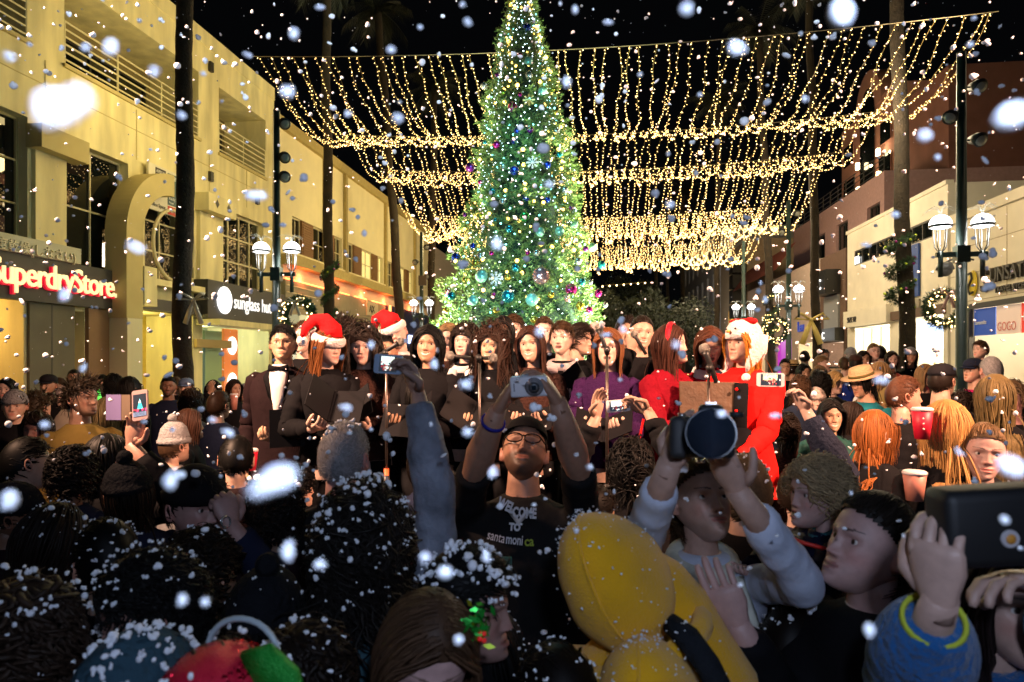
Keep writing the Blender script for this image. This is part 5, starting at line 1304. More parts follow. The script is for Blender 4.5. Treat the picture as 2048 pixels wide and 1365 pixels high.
# ================================================================ THE CHOIR
def held(s, x=.10, y=-.30, z=.655, **k): return dict(wl=(s * x, y, z), f=(-s * .5, -1, .25), n=(-s * .3, .1, 1), hint=(s * .6, .3, -1), curl=(.7, .8, .8, .8), thumb=.8, **k)
FOLD = lambda: {'R': held(-1), 'L': held(1)}
boardm = mat('folder_black', (.006, .006, .008), .6, spec=.15); pagem = mat('sheet_paper', (.75, .73, .68), .7)
def folder(p, label, x=0, z=.70, y=-.36, tilt=58, yaw=0, open_=28, s=.74, roll=0):
    b = MB(); pg = MB()
    for sg in (-1, 1):
        M4 = Matrix.Rotation(radians(-sg * open_), 4, 'Z')
        b.box(0 if sg > 0 else -.235 * s, .235 * s if sg > 0 else 0, -.003, .003, -.15 * s, .15 * s, 0, M4)
        pg.box(.008 if sg > 0 else -.222 * s, .222 * s if sg > 0 else -.008, .0035, .007, -.14 * s, .142 * s, 0, M4)
    b.cyl((0, -.004, -.15 * s), (0, -.004, .15 * s), .007)
    o = b.build('music_folder', boardm); pg.build('pages', pagem, o)
    o.matrix_world = p['RM'] @ Matrix.Translation((x, y, p['H'] * z)) @ Matrix.Rotation(radians(yaw), 4, 'Z') @ Matrix.Rotation(radians(roll), 4, 'Y') @ Matrix.Rotation(radians(tilt - 90), 4, 'X')
    tag(o, label, 'music folder', 'black music folders held by the singers')
SG = 'choir singers on the platform'
def singer(label, *a, **k):
    k.setdefault('floor', STZ); k.setdefault('arms', FOLD()); k.setdefault('hi', 1); k.setdefault('group', SG); return person(label, *a, **k)
white = cloth('white_shirt', (.75, .72, .72), bump=.3)
lace = cloth('brown_lace', (.06, .028, .022), bump=1, bscale=70, noise=.8); purple = cloth('purple_sweater', (.035, .008, .055), bump=.8, bscale=60)
crimson = cloth('crimson_knit', (.20, .003, .012), bump=.6, bscale=40); vivid = cloth('vivid_red_wool', (.80, .012, .010), bump=.35, bscale=25)

# 1 tuxedo
p = singer('boy in a tuxedo with bow tie and glasses at the left end of the choir', 567, 688, 74, d=4.35, yaw=12, head=(5, 6, 0), skin=ASIAN, sex='m', hair=('short', 'black', {'length': .045, 'vol': 1.2}), top=TUX, hem=.42,
           arms={'R': {}, 'L': held(1, .02, -.28, .60)}, expr='neutral', wide=1.05, brow='black')
glasses(p, mat('gold_wire', (.5, .35, .2), .3, .8), .0012)
b = MB(); nb = p['nb']; b.tube([(0, -.075, nb.z + .02), (0, -.118, nb.z - .05), (0, -.136, nb.z - .20), (0, -.136, nb.z - .36)], [(.055, .02), (.056, .02), (.034, .02), (.004, .01)], 10, up=(0, 1, 0)); b.build('shirt', white, p['o'], True)
b = MB()
for s in (-1, 1): b.tube([(0, -.118, nb.z + .005), (s * .03, -.121, nb.z + .004), (s * .058, -.115, nb.z + .006), (s * .06, -.112, nb.z + .006)], [(.009, .008), (.016, .009), (.024, .007), (.018, .004)], 8, up=(0, 1, 0))
b.ball((0, -.121, nb.z + .004), .011, 8, 6); b.build('bow_tie', BLK, p['o'], True)
b = MB()
for s in (-1, 1): b.add([(s * .055, -.085, nb.z + .02), (s * .098, -.100, nb.z - .05), (s * .055, -.147, nb.z - .17), (s * .008, -.150, nb.z - .25), (s * .03, -.138, nb.z - .12)], [(0, 1, 2, 3, 4)])
b.build('lapel', BLK, p['o'])
sh_, el, wr = p['arms']['R']; b = MB(); b.tube([wr + (el - wr).normalized() * .03, wr - (el - wr).normalized() * .005], [.040, .038], 12); b.build('cuff', white, p['o'], True)
folder(p, 'tall black folder held upright by the tuxedo boy', x=.17, z=.64, y=-.30, tilt=86, open_=8, yaw=20)
# 2 girl in santa hat
p = singer('girl in a red santa hat with long auburn hair looking right, beside the tuxedo boy', 655, 692, 70, d=4.15, yaw=28, head=(30, -6, 0), skin=FAIR, hair=('long', 'auburn', {'length': .62, 'n': 840}), top=BLK, expr='neutral', brow='brown', arms={'R': held(-1, .1), 'L': held(1, .02, -.33, .60)})
santa_hat(p, (-1, .5)); folder(p, 'black folder tilted like a diamond in front of the santa hat girl', z=.73, tilt=50, roll=20)
# back left
singer('brown haired singer half hidden between the tuxedo boy and the santa hat girl', 608, 676, 62, d=5.0, skin=FAIR, hair=('short', 'brown', {'length': .06}), sex='m', arms={}, hi=0)
singer('curly dark haired man turned away to the right behind the santa hat girl', 688, 672, 66, d=5.0, yaw=95, head=(20, 0, 0), skin=LIGHT, hair=('curlyshort', 'dark', {'n': 840, 'vol': 2.2, 'length': .07}), sex='m', arms={}, top=BLK)
p = singer('woman with long dark curly hair and pale face next to the santa hat girl', 727, 695, 70, d=4.35, yaw=4, head=(4, -2, 0), skin=FAIR, hair=('curly', 'dark', {'length': .48, 'n': 920, 'curl': .012, 'vol': 1.6}), top=lace, brow='dark', expr='neutral', lip=(.35, .06, .06))
folder(p, 'black folder with cream pages held by the curly haired woman', z=.70, x=.02, tilt=48, roll=-18, yaw=6)
singer('dark haired singer whose face is hidden behind a microphone', 772, 703, 58, d=4.8, skin=TAN, hair=('back', 'black', {}), arms={}, hi=0, top=lace)
p = singer('young man in a santa hat tilting his head, behind the raised phone', 790, 668, 66, d=4.85, yaw=4, head=(4, 0, -24), skin=FAIR, sex='m', hair=('short', 'brown', {}), arms={}, expr='neutral', brow='brown'); santa_hat(p, (-1, .3)); 
wear(p, MB().tube([(.06 * cos(a), .02 + .062 * sin(a), p['nb'].z + .02) for a in [2 * pi * i / 18 for i in range(18)]], .018, 8, closed=True), 'shirt_collar', white, local_head=False)
# 8
p = singer('smiling woman with very long straight black hair right of the raised sleeve', 857, 690, 80, d=4.15, yaw=-4, head=(8, 3, 4), skin=TAN, hair=('long', 'black', {'length': .6, 'n': 1040, 'vol': 1.1}), expr='smile', top=BLK, brow='black')
folder(p, 'black folder opened wide by the woman with long straight black hair', x=.04, z=.68, tilt=50, roll=-15, yaw=-10)
singer('fair haired youth with chin length hair between two dark haired women', 897, 680, 64, d=4.9, skin=FAIR, hair=('bob', 'dirty', {'length': .17, 'n': 600}), sex='m', brow='dirty', arms={}, top=FUZZ)
p = singer('brunette in a white scarf glancing sideways', 931, 684, 66, d=4.75, yaw=-6, head=(-6, 2, 3), skin=FAIR, hair=('curly', 'dark', {'length': .3, 'vol': 1.2}), gaze=(.5, 0), lip=(.45, .03, .05), top=BLK, brow='dark'); scarf(p, white, r=.032)
p = singer('laughing young woman with long dark brown hair behind a microphone stand', 985, 694, 72, d=4.3, yaw=-4, head=(-6, 2, 3), skin=ASIAN, hair=('curly', (.035, .016, .010), {'length': .46, 'vol': 1.3, 'curl': .008, 'n': 920}), expr='smile', top=BLK, brow='black')
folder(p, 'black folder with curled white pages below the laughing woman', x=-.04, z=.69, tilt=45, roll=16)
singer('dark skinned singer with black hair peeping over the laughing woman', 1006, 666, 64, d=4.95, skin=BROWN, hair=('bob', 'black', {}), arms={}, expr='talk')
singer('tall fair young man standing highest in the middle of the choir', 1027, 661, 68, d=5.35, skin=FAIR, hair=('short', 'brown', {'length': .055, 'vol': 1.6}), sex='m', arms={}, expr='talk', brow='dirty')
p = singer('smiling brunette in a furry dark brown jacket above the silver camera', 1062, 690, 74, d=4.3, yaw=0, head=(-8, 2, -6), skin=LIGHT, hair=('long', (.05, .02, .012), {'length': .34, 'n': 840}), expr='smile', top=FUZZ, brow='dark')
folder(p, 'black folder with a white sheet held under the silver camera', x=0, z=.66, tilt=35, roll=6)
singer('brown haired singer mostly hidden behind a drifting flake in the back row', 1088, 664, 60, d=5.4, skin=FAIR, hair=('short', 'brown', {}), sex='m', arms={}, hi=0)
p = singer('short haired singer with an open mouth and a pale striped scarf', 1124, 678, 66, d=4.75, yaw=-3, head=(-10, 3, 0), skin=FAIR, hair=('short', 'brown', {'length': .06, 'vol': 1.2}), expr='sing', gaze=(-.2, .1), top=BLK, brow='dark', arms={'R': held(-1, .1, -.3, .67), 'L': held(1, .12, -.3, .70)})
scarf(p, cloth('grey_pink_scarf', (.42, .36, .38)), r=.034, m2=cloth('dark_stripe', (.10, .08, .10))); folder(p, 'black folder raised with thick white pages beside the striped scarf', x=.05, z=.74, tilt=52, roll=-24, yaw=14)
singer('boy with shaggy dark hair turned to the right in the back row', 1159, 680, 62, d=5.15, yaw=50, head=(15, -4, 0), skin=LIGHT, hair=('short', 'dark', {'length': .09, 'vol': 2, 'n': 720}), sex='m', arms={})
p = singer('person in a pale pink wool hat behind the purple sweater singer', 1192, 678, 60, d=5.3, yaw=-10, skin=FAIR, hair=('bob', 'brown', {}), arms={}, hi=0); beanie(p, cloth('pink_wool', (.62, .42, .40), bump=1, bscale=80))
p = singer('woman in a purple sweater with auburn hair singing into a microphone', 1216, 697, 76, d=4.1, yaw=-4, head=(0, 3, 0), skin=FAIR, hair=('bob', (.20, .075, .028), {'length': .30, 'n': 920, 'vol': 1.4}), expr='sing', top=purple, brow='brown', neckline=1)
folder(p, 'black folder held low by the purple sweater singer', x=.0, z=.66, tilt=30)
singer('dark haired man at the back right of the tree', 1252, 664, 62, d=5.3, yaw=20, skin=TAN, hair=('short', 'dark', {'length': .05, 'vol': 1.5}), sex='m', arms={}, hi=0)
p = singer('smiling woman with pulled back hair singing at a handheld microphone', 1283, 668, 72, d=4.6, yaw=12, head=(-4, 4, 4), skin=LIGHT, hair=('back', 'dark', {}), expr='smile', top=BLK, brow='black', arms={'R': dict(w=P(1262, 700, 4.42), f=(.2, -.2, 1), n=(0, 1, .3), curl=(1, 1, 1, 1), thumb=.9), 'L': held(1)})
# 22 red cardigan
p = singer('woman in a crimson cardigan with a red headband, laughing in profile', 1340, 690, 78, d=4.05, yaw=38, head=(30, 2, 0), skin=FAIR, hair=('long', (.06, .022, .014), {'length': .36, 'n': 840}), expr='smile', top=crimson, brow='brown', hem=.40, arms={'R': dict(wl=(-.02, -.30, .66), f=(.9, -.4, .0), n=(0, 0, 1), hint=(-.8, .3, -1), curl=(.15, .2, .2, .25), thumb=.2), 'L': held(1, .05, -.3, .63)})
b = MB(); b.tube([(0 + .0825 * cos(a), -.012 + .020 * sin(a) * 0, .020 + .108 * sin(a)) for a in [pi * i / 18 - .0 for i in range(19)]], (.010, .018), 8, cap=True); wear(p, b, 'headband', mat('red_sequin', (.6, .01, .03), .3, .3, bump=1, bscale=150))
b = MB()
for z in (.83, .78, .73, .68, .63): b.ball((.02, -.128, z * p['H']), .007, 8, 6)
wear(p, b, 'button', mat('brass', (.5, .35, .15), .3, .8), local_head=False)
folder(p, 'black folder resting open on the arms of the crimson cardigan woman', x=.02, z=.62, tilt=20)
# 23 striped scarf
p = singer('brown haired woman in a red and white striped scarf behind a microphone', 1420, 692, 78, d=4.25, yaw=-6, head=(2, -14, 0), skin=LIGHT, hair=('long', (.10, .035, .018), {'length': .36, 'n': 920, 'vol': 1.2}), top=crimson, brow='brown', expr='sing', closed=True, arms={'R': held(-1, .12, -.28, .70), 'L': held(1, .12, -.28, .70)})
scarf(p, white, r=.034, m2=cloth('scarf_red', (.6, .01, .03)))
b = MB(); b.box(-.165, .165, -.012, .012, -.14, .13, 0); b.box(-.168, .168, -.014, -.0121, -.143, -.13, 1)
ms = b.build('music_case', [mat('brown_leather', (.085, .045, .022), .6, noise=.35, nscale=8, bump=.5), mat('leather_edge', (.22, .10, .04), .5)]); ms.matrix_world = Matrix.Translation(P(1419, 810, 3.85)) @ Matrix.Rotation(radians(-12), 4, 'X') @ Matrix.Rotation(radians(4), 4, 'Z')
tag(ms, 'brown leather music case held up before the striped scarf woman', 'music case')
# 24 red coat
p = singer('girl in a vivid red coat and white animal hat right of the striped scarf', 1486, 686, 80, d=3.95, yaw=-26, head=(-26, 0, 0), skin=LIGHT, hair=('long', 'ginger', {'length': .44, 'n': 840, 'vol': 1.2, 'curl': .006}), top=vivid, hem=.44, skirt=True, brow='brown', wide=1.12, arms={'R': dict(wl=(-.05, -.30, .60), f=(-.3, -1, -.1), n=(0, .2, 1), curl=(.7, .8, .8, .8)), 'L': dict(wl=(.05, -.30, .57), f=(-.6, -.8, 0), n=(0, .2, 1), curl=(.7, .8, .8, .8))}, sl_k=1.0)
plush = cloth('white_plush', (.80, .72, .72), bump=1, bscale=60)
c = MB(); prof_ = [(.022, 1.13), (.05, 1.13), (.085, 1.05), (.115, .84), (.130, .5), (.134, .05)]
c.tube([(0, .006, z) for z, r in prof_], [(.082 * r, .104 * r) for z, r in prof_], 24, up=(0, 1, 0)); hat = wear(p, c, 'animal_hat', plush)
for s in (-1, 1):
    f_ = MB(); f_.tube([(s * .084, .03, .05), (s * .088, .02, -.02), (s * .084, -.01, -.085), (s * .074, -.04, -.135), (s * .070, -.05, -.17)], [(.020, .085), (.018, .075), (.016, .052), (.013, .028), (.006, .008)], 12, up=(0, 1, 0)); xform(f_, p['HM']).build('ear_flap', plush, hat, True)
    f_ = MB(); f_.ball((s * .068, -.055, -.20), .026, 10, 8); xform(f_, p['HM']).build('pompom', plush, hat, True)
f_ = MB(); f_.tube([(0, .115, .045), (0, .11, -.05), (0, .09, -.11)], [(.085, .012), (.08, .014), (.06, .012)], 12); xform(f_, p['HM']).build('back_flap', plush, hat, True)
f_ = MB(); f_.ball((-.05, .0, .122), .028, 10, 7, sc=(1.5, 1.1, .7)); f_.ball((.052, .0, .122), .030, 10, 7, sc=(1.5, 1.1, .7)); f_.ball((0, .0, .125), .026, 10, 7, sc=(2.2, 1.1, .55)); xform(f_, p['HM']).build('red_crest', redf, hat, True)
f_ = MB(); f_.ball((.0, -.122, .062), .012, 8, 6, sc=(.8, 1.5, .7)); xform(f_, p['HM']).build('beak', mat('beak_orange', (.8, .3, .04), .5), hat, True)
f_ = MB(); [f_.ball((s * .034, -.105, .078), .006, 8, 6) for s in (-1, 1)]; xform(f_, p['HM']).build('button_eye', mat('bead_black', (.01, .01, .01), .2), hat, True)
b = MB(); [b.ball((-.0, -.158 - .01 * i, (.78 - .07 * i) * p['H']), .010, 8, 6) for i in range(3)]; wear(p, b, 'button', vivid, local_head=False)
b = MB(); b.tube([(.02, -.13, .80 * p['H']), (.02, -.165, .70 * p['H']), (.02, -.17, .5 * p['H'])], [(.04, .008)] * 3, 8, up=(0, 1, 0)); wear(p, b, 'dress_front', BLK, local_head=False)

# microphones and stands
chrome = mat('stand_metal', (.12, .10, .09), .3, .8); micm = mat('mic_black', (.02, .02, .02), .4); grille = mat('mic_grille', (.35, .33, .30), .4, .8, bump=1, bscale=400)
def mic_stand(px, ytop, d, label, base=STZ, boom=None, paint=None):
    t = P(px, ytop, d); root = empty('microphone_stand', (t.x, t.y, base)); h = t.z - base
    MB().cyl((0, 0, .02), (0, 0, h * .55), .012, n=10).build('lower_tube', paint or chrome, root, True)
    MB().cyl((0, 0, h * .53), (0, 0, h), .008, n=10).build('upper_tube', chrome, root, True)
    MB().tube([(0, 0, h * .51), (0, 0, h * .57)], .018, 12).build('clutch', micm, root, True)
    MB().tube([(0, 0, 0), (0, 0, .015), (0, 0, .03)], [.14, .14, .03], 24).build('base', micm, root, True)
    MB().tube([(0, .0, h - .005), (0, -.01, h + .012), (0, -.03, h + .02)], [.012, .016, .018], 10).build('clip', micm, root, True)
    tag(root, label, 'microphone stand', 'microphone stands before the choir'); return t
def mic(c, direction, label, L_=.17, r=.012, head_=.024):
    d = Vector(direction).normalized(); b = MB(); b.tube([(0, 0, 0), d * L_ * .75, d * L_ * .84], [r * .85, r, r * 1.55], 14)
    o = b.build('microphone', micm, None, True); o.location = c; MB().ball(d * L_ * .94, head_, 16, 12).build('grille', grille, o, True); MB().tube([d * (L_ * .86), d * (L_ * .88)], [head_ * 1.02] * 2, 16, cap=False).build('ring', grille, o, True)
    tag(o, label, 'microphone', 'microphones in front of the choir')
tape = mat('orange_tape', (.75, .12, .03), .5, emis=(.8, .1, .02), estr=.12)
t = mic_stand(773, 712, 3.75, 'microphone stand with taped lower tube below the raised phone', STZ); mic(t + Vector((-.05, -.03, -.01)), (.7, .3, .5), 'microphone half hidden by the raised phone')
t2 = P(773, 965, 3.72); o = MB().tube([(0, 0, -.07), (0, 0, .07)], .0145, 10).build('tape_wrap', tape, None, True); o.location = (t.x, t.y, t2.z); tag(o, 'red and white tape wrapped round the left microphone stand', 'tape')
t = mic_stand(959, 722, 3.7, 'thin microphone stand in front of the laughing woman', STZ); mic(t + Vector((-.05, 0, .015)), (-.9, -.35, .1), 'microphone pointing left before the laughing woman', .12, head_=.026); mic(t + Vector((.0, 0, .015)), (.9, -.5, .0), 'second microphone head on the same clip, pointing right', .10, head_=.026)
t = mic_stand(1214, 707, 3.45, 'microphone stand before the purple sweater singer', STZ); mic(t, (-.25, .5, .8), 'microphone in front of the mouth of the purple sweater singer')
t = mic_stand(1417, 742, 3.5, 'microphone stand rising behind the large camera', STZ); mic(t + Vector((.035, -.03, -.06)), (-.28, .25, .9), 'large tilted microphone before the striped scarf woman', .20, .015, .028)
mic(P(1279, 690, 4.3) + Vector((.04, 0, -.06)), (-.45, .2, .8), 'microphone held at the mouth of the woman with pulled back hair', .16)

# ================================================================ PHONES AND CAMERAS
whitep = mat('phone_white', (.75, .76, .80), .3); blackp = mat('phone_black', (.015, .015, .018), .3)
def scr(name, col, e): return mat(name, col, .4, emis=col, estr=e)
def phone(c, w_, h_, rx, ry, rz, body, label, scene='crowd', cat='phone', bright=1.0):
    "w_ across, h_ up; screen faces -Y before rotation"
    b = MB(); r = .008; v = []; N = 5
    for (cx, cz, a0) in ((w_ / 2 - r, h_ / 2 - r, 0), (-w_ / 2 + r, h_ / 2 - r, pi / 2), (-w_ / 2 + r, -h_ / 2 + r, pi), (w_ / 2 - r, -h_ / 2 + r, 1.5 * pi)):
        for i in range(N): a = a0 + pi / 2 * i / (N - 1); v.append((cx + r * cos(a), cz + r * sin(a)))
    n = len(v); vv = [(x, -.0045, z) for x, z in v] + [(x, .0045, z) for x, z in v]
    b.add(vv, [tuple(range(n)), tuple(range(n, 2 * n))[::-1]] + [(i, (i + 1) % n, n + (i + 1) % n, n + i) for i in range(n)])
    o = b.build('phone', body); lw = w_ > h_; mx, mz = (.016, .005) if lw else (.005, .016); sw_, sh = w_ / 2 - mx, h_ / 2 - mz
    s = MB(); y = -.0052
    def q(x0, x1, z0, z1, m, k=0): s.add([(x0, y - k, z0), (x1, y - k, z0), (x1, y - k, z1), (x0, y - k, z1)], [(0, 1, 2, 3)], m)
    mats_ = [scr('screen_dark', (.02, .03, .045), 1.0), scr('screen_gold', (.55, .62, .35), 1.6), scr('screen_white', (.85, .95, .9), 1.6), scr('screen_red', (.45, .04, .05), 1.0), scr('screen_teal', (.05, .5, .55), 1.6), scr('screen_skin', (.6, .35, .25), 1.1), scr('screen_pink', (.75, .08, .3), 1.2), scr('screen_blue', (.25, .33, .5), .9)]
    rs = random.Random(int(c[0] * 1000)); q(-sw_, sw_, -sh, sh, 0)
    if scene == 'tree':
        s.add([(-.010, y - .0003, -sh * .35), (.014, y - .0003, -sh * .35), (.001, y - .0003, sh * .62)], [(0, 1, 2)], 4); s.add([(-.004, y - .0005, sh * .2), (.006, y - .0005, sh * .2), (.001, y - .0005, sh * .55)], [(0, 1, 2)], 2)
        for i in range(16): x = rs.uniform(-sw_, sw_ * .85); q(x, x + .006, -sh * rs.uniform(.38, .6), -sh * .33, rs.choice((6, 6, 3, 5)), .0007)
        q(-sw_, sw_, -sh, -sh * .62, 7, .0009); [q(-sw_ * .8, sw_ * .8, -sh * (.7 + .1 * i), -sh * (.67 + .1 * i), 0, .0012) for i in range(3)]
    else:
        q(-sw_ * .8, sw_ * .65, -sh * .1, sh * .95, 2 if scene == 'bright' else 1, .0003)
        for i in range(26): x = rs.uniform(-sw_ * .85, sw_ * .7); z = rs.uniform(-sh * .9, sh * .1); q(x, x + .005, z, z + .006, rs.choice((3, 5, 2, 0, 3)), .0005 + i * .00003)
        for i in range(40): x = rs.uniform(-sw_ * .8, sw_ * .6); z = rs.uniform(-sh * .1, sh * .9); q(x, x + .0025, z, z + .0025, rs.choice((0, 1, 2, 4)), .0017 + i * .00001)
        q(sw_ * .74, sw_, -sh, sh, 0, .003); q(sw_ * .82, sw_ * .94, -sh * .15, sh * .15, 2, .0033)
    s.build('screen', mats_, o)
    o.matrix_world = Matrix.Translation(c) @ Euler((radians(rx), radians(ry), radians(rz) ), 'XYZ').to_matrix().to_4x4(); tag(o, label, cat); return o
phone(P(281, 811, 2.62), .062, .118, -12, -9, 4, mat('phone_pink_white', (.8, .55, .52), .3), 'white phone held upright at the left, its screen showing the tree', 'tree')
phone(P(777, 729, 2.06), .086, .058, -4, 4, 6, mat('phone_pale_blue', (.30, .42, .6), .3), 'pale blue phone held high in a raised grey sleeve, screen bright', 'bright')
phone(P(1236, 812, 3.15), .108, .056, 0, -6, 0, whitep, 'small white phone held level between two hands above the crowd', 'bright')
phone(P(1541, 760, 2.9), .115, .058, 0, 1, 4, whitep, 'white phone held sideways over the crowd against the red coat', 'crowd')

# ================================================================ FOREGROUND
# --- man with glasses photographing, looking up
GRS = dict(n=(0, -1, 0))
tee = cloth('black_tshirt', (.012, .012, .013), bump=.6, bscale=10, bdist=.02)
p = person('man with dark rimmed glasses and goatee aiming a silver camera overhead, centre', 1049, 905, d=2.42, yaw=0, head=(2, 34, 3), skin=(.46, .25, .17), sex='m', hair=('buzz', 'black', {'n': 520}), top=tee, hi=2, expr='neutral', beard=.8, wide=1.25, fat=1.15, hem=.46, brow='black', fusev=.0055, gaze=(0, .25), jaw=1.2, closed=False,
           arms={'R': dict(w=P(1000, 806, 1.99), hint=(-1, -.25, -1.2), f=(.48, -.12, .85), n=(.8, .1, -.55), curl=(.9, .8, .8, .7), thumb=.6, sleeve=-.02, fa=1.2, len=1.08), 'L': dict(w=P(1116, 808, 1.99), hint=(1, -.25, -1.2), f=(-.48, -.12, .85), n=(-.8, .1, -.55), curl=(.8, .7, .7, .9), thumb=.6, sleeve=-.02, fa=1.2, len=1.08)})
glasses(p, mat('frame_dark_brown', (.02, .008, .005), .25), .0027, .027, .0165)
F4 = p; RMF = p['RM']
b = MB(); b.ball((0, -.005, .05), .1, 24, 10, sc=(.80, 1.02, .78)); v_ = [q for q in b.v]; b2 = MB(); keepf = [f for f in b.f if all(b.v[i][2] > .048 for i in f)]; b2.add(b.v, keepf); wear(p, b2, 'skull_cap', BLK)
H_ = p['H']; zc = CAMZ - (1040 - 722) / F * 2.27 - p['RM'].translation.z
def on_front(me_o, x, z, yaw=0, y=None, roll=0, pitch=0):
    pass
txt = mat('shirt_print', (.75, .75, .80), .7); txt2 = mat('shirt_print_lime', (.40, .50, .05), .7)
def shirt_text(s_, px, py, size, m, roll=0, sx=1.0, bold=.002, d=2.235):
    c = P(px, py, d); c = p['RM'].inverted() @ c
    m4 = Matrix.Translation((c.x, c.y, c.z)) @ Matrix.Rotation(radians(roll), 4, 'Y') @ Matrix.Rotation(radians(86), 4, 'X')
    return text(s_, size, m, p['o'], mtx=m4, extrude=.0015, bold=bold, sx=sx)
shirt_text('WEL', 993, 1012, .046, txt, 24, sx=.60); shirt_text('COME', 1025, 1034, .046, txt, 2, sx=.60)
shirt_text('TO', 1018, 1060, .032, txt, 4, sx=.8)
shirt_text('santa', 973, 1078, .045, txt, 12, sx=.64, bold=.0); shirt_text('moni', 1011, 1087, .045, txt, 4, sx=.62, bold=.0008); shirt_text('ca', 1049, 1092, .045, txt2, -2, sx=.80, bold=.0008)
c = P(1007, 1140, 2.22); bd = MB(); bd.box(-.027, .027, -.002, .002, -.042, .042, 0); bd.box(-.024, .024, -.0034, -.0021, .010, .038, 1); bd.box(-.022, -.002, -.0034, -.0021, -.024, .006, 2); bd.box(.002, .022, -.0034, -.0021, -.024, .006, 3); bd.ball((-.012, -.0036, -.006), .006, 10, 6, 4, sc=(1, .2, 1.2)); bd.box(-.024, .024, -.0034, -.0021, -.039, -.027, 1)
o = bd.build('name_badge', [mat('badge_green', (.02, .12, .09), .4), mat('badge_dark', (.02, .07, .06), .4), mat('badge_photo', (.35, .5, .55), .4), mat('badge_pale', (.35, .42, .38), .4), mat('badge_face', (.5, .25, .15), .5)]); o.location = c; o.rotation_euler = (radians(-6), 0, radians(2)); tag(o, 'green name badge with a small portrait hanging on the black shirt', 'badge')
text('STAFF', .009, mat('pale_green', (.4, .6, .45), .5), o, mtx=Matrix.Translation((-.019, -.0045, .018)) @ Matrix.Rotation(pi / 2, 4, 'X'), extrude=.0003)
b = MB(); b.tube([(-.03, -.098, p['nb'].z - .02), (0, -.116, p['nb'].z - .055), (.03, -.098, p['nb'].z - .02)], [(.006, .012), (.010, .012), (.006, .012)], 8); b.build('undershirt', white, p['o'], True)
# silver compact camera
def compact():
    b = MB(); b.box(-.054, .054, -.014, .014, -.030, .030); silver = mat('camera_silver', (.86, .86, .92), .35, 0)
    me = b.mesh('compact_camera', [silver]); o = obj('compact_camera', me); bv = o.modifiers.new('b', 'BEVEL'); bv.width = .007; bv.segments = 3
    MB().tube([(.016, -.014, 0), (.016, -.022, 0), (.016, -.022, 0), (.016, -.034, 0)], [.027, .0265, .022, .021], 28).build('lens_barrel', mat('lens_silver', (.7, .7, .75), .25, .7), o, True)
    MB().tube([(.016, -.0345, 0), (.016, -.0352, 0)], [.016, .006], 28).build('lens_ring', mat('lens_grey2', (.25, .27, .3), .25, .6), o, True)
    MB().box(.0095, .0225, -.0365, -.0353, -.0065, .0065).build('lens_cover', mat('lens_dark', (.01, .02, .03), .1), o)
    MB().box(-.044, -.040, -.0152, -.0142, -.012, .012).box(-.02, .0, -.004, .006, .030, .035).build('trim', mat('camera_trim', (.35, .35, .4), .4), o)
    return o
cam1 = compact(); cam1.location = P(1058, 773, 1.97); cam1.rotation_euler = (radians(6), radians(-3), radians(2)); tag(cam1, 'small silver compact camera held overhead by the man with glasses', 'camera')
b = MB(); sh_, el, wr = p['arms']['R']; ax_ = (el - wr).normalized(); pr = ax_.orthogonal().normalized(); q2 = ax_.cross(pr); c0 = wr + ax_ * .045
b.tube([c0 + (pr * cos(a) + q2 * sin(a)) * .036 for a in [2 * pi * i / 20 for i in range(20)]], (.0035, .007), 6, closed=True, up=ax_); b.build('wristband', mat('band_blue', (.01, .015, .30), .5), p['o'], True)

# --- woman with the big camera
wst = cloth('white_knit', (.50, .55, .68), bump=.6, bscale=16)
p = person('woman in white sleeves looking up while holding a large black camera', 1402, 1003, d=1.93, yaw=6, head=(14, 20, 2), skin=(.50, .31, .24), hair=('back', 'brown', {'n': 1040}), top=wst, hi=2, expr='neutral', gaze=(.1, .3), brow='dark', fusev=.005, hem=.5,
           arms={'R': dict(w=P(1338, 932, 1.36), hint=(-1, -.1, -1), f=(.45, -.08, .85), n=(.55, .85, -.1), curl=(.4, .5, .55, .6), thumb=.5, sleeve=.80, len=1.36, hk=.88), 'L': dict(w=P(1476, 985, 1.42), hint=(1, .1, -1), f=(-.42, -.15, .85), n=(-.1, .35, .9), curl=(.25, .3, .35, .4), thumb=.2, sleeve=.78, len=1.36, side=-1, hk=.85)}, sl_k=.85)
lpx = p
scarf(p, cloth('floral_scarf', (.55, .56, .48), noise=.5), tails=True, r=.030)
b = MB()
for s in (-1, 1): b.ball((s * .088, .010, -.040), .0045, 8, 6)
wear(p, b, 'earring', mat('pearl', (.8, .8, .8), .2))
wear(p, MB().tube([(0, .10, .02), (0, .15, -.02), (0, .155, -.12), (0, .14, -.22)], [.03, .035, .028, .01], 10, col=HC['brown']), 'ponytail', hairm, vc=True)
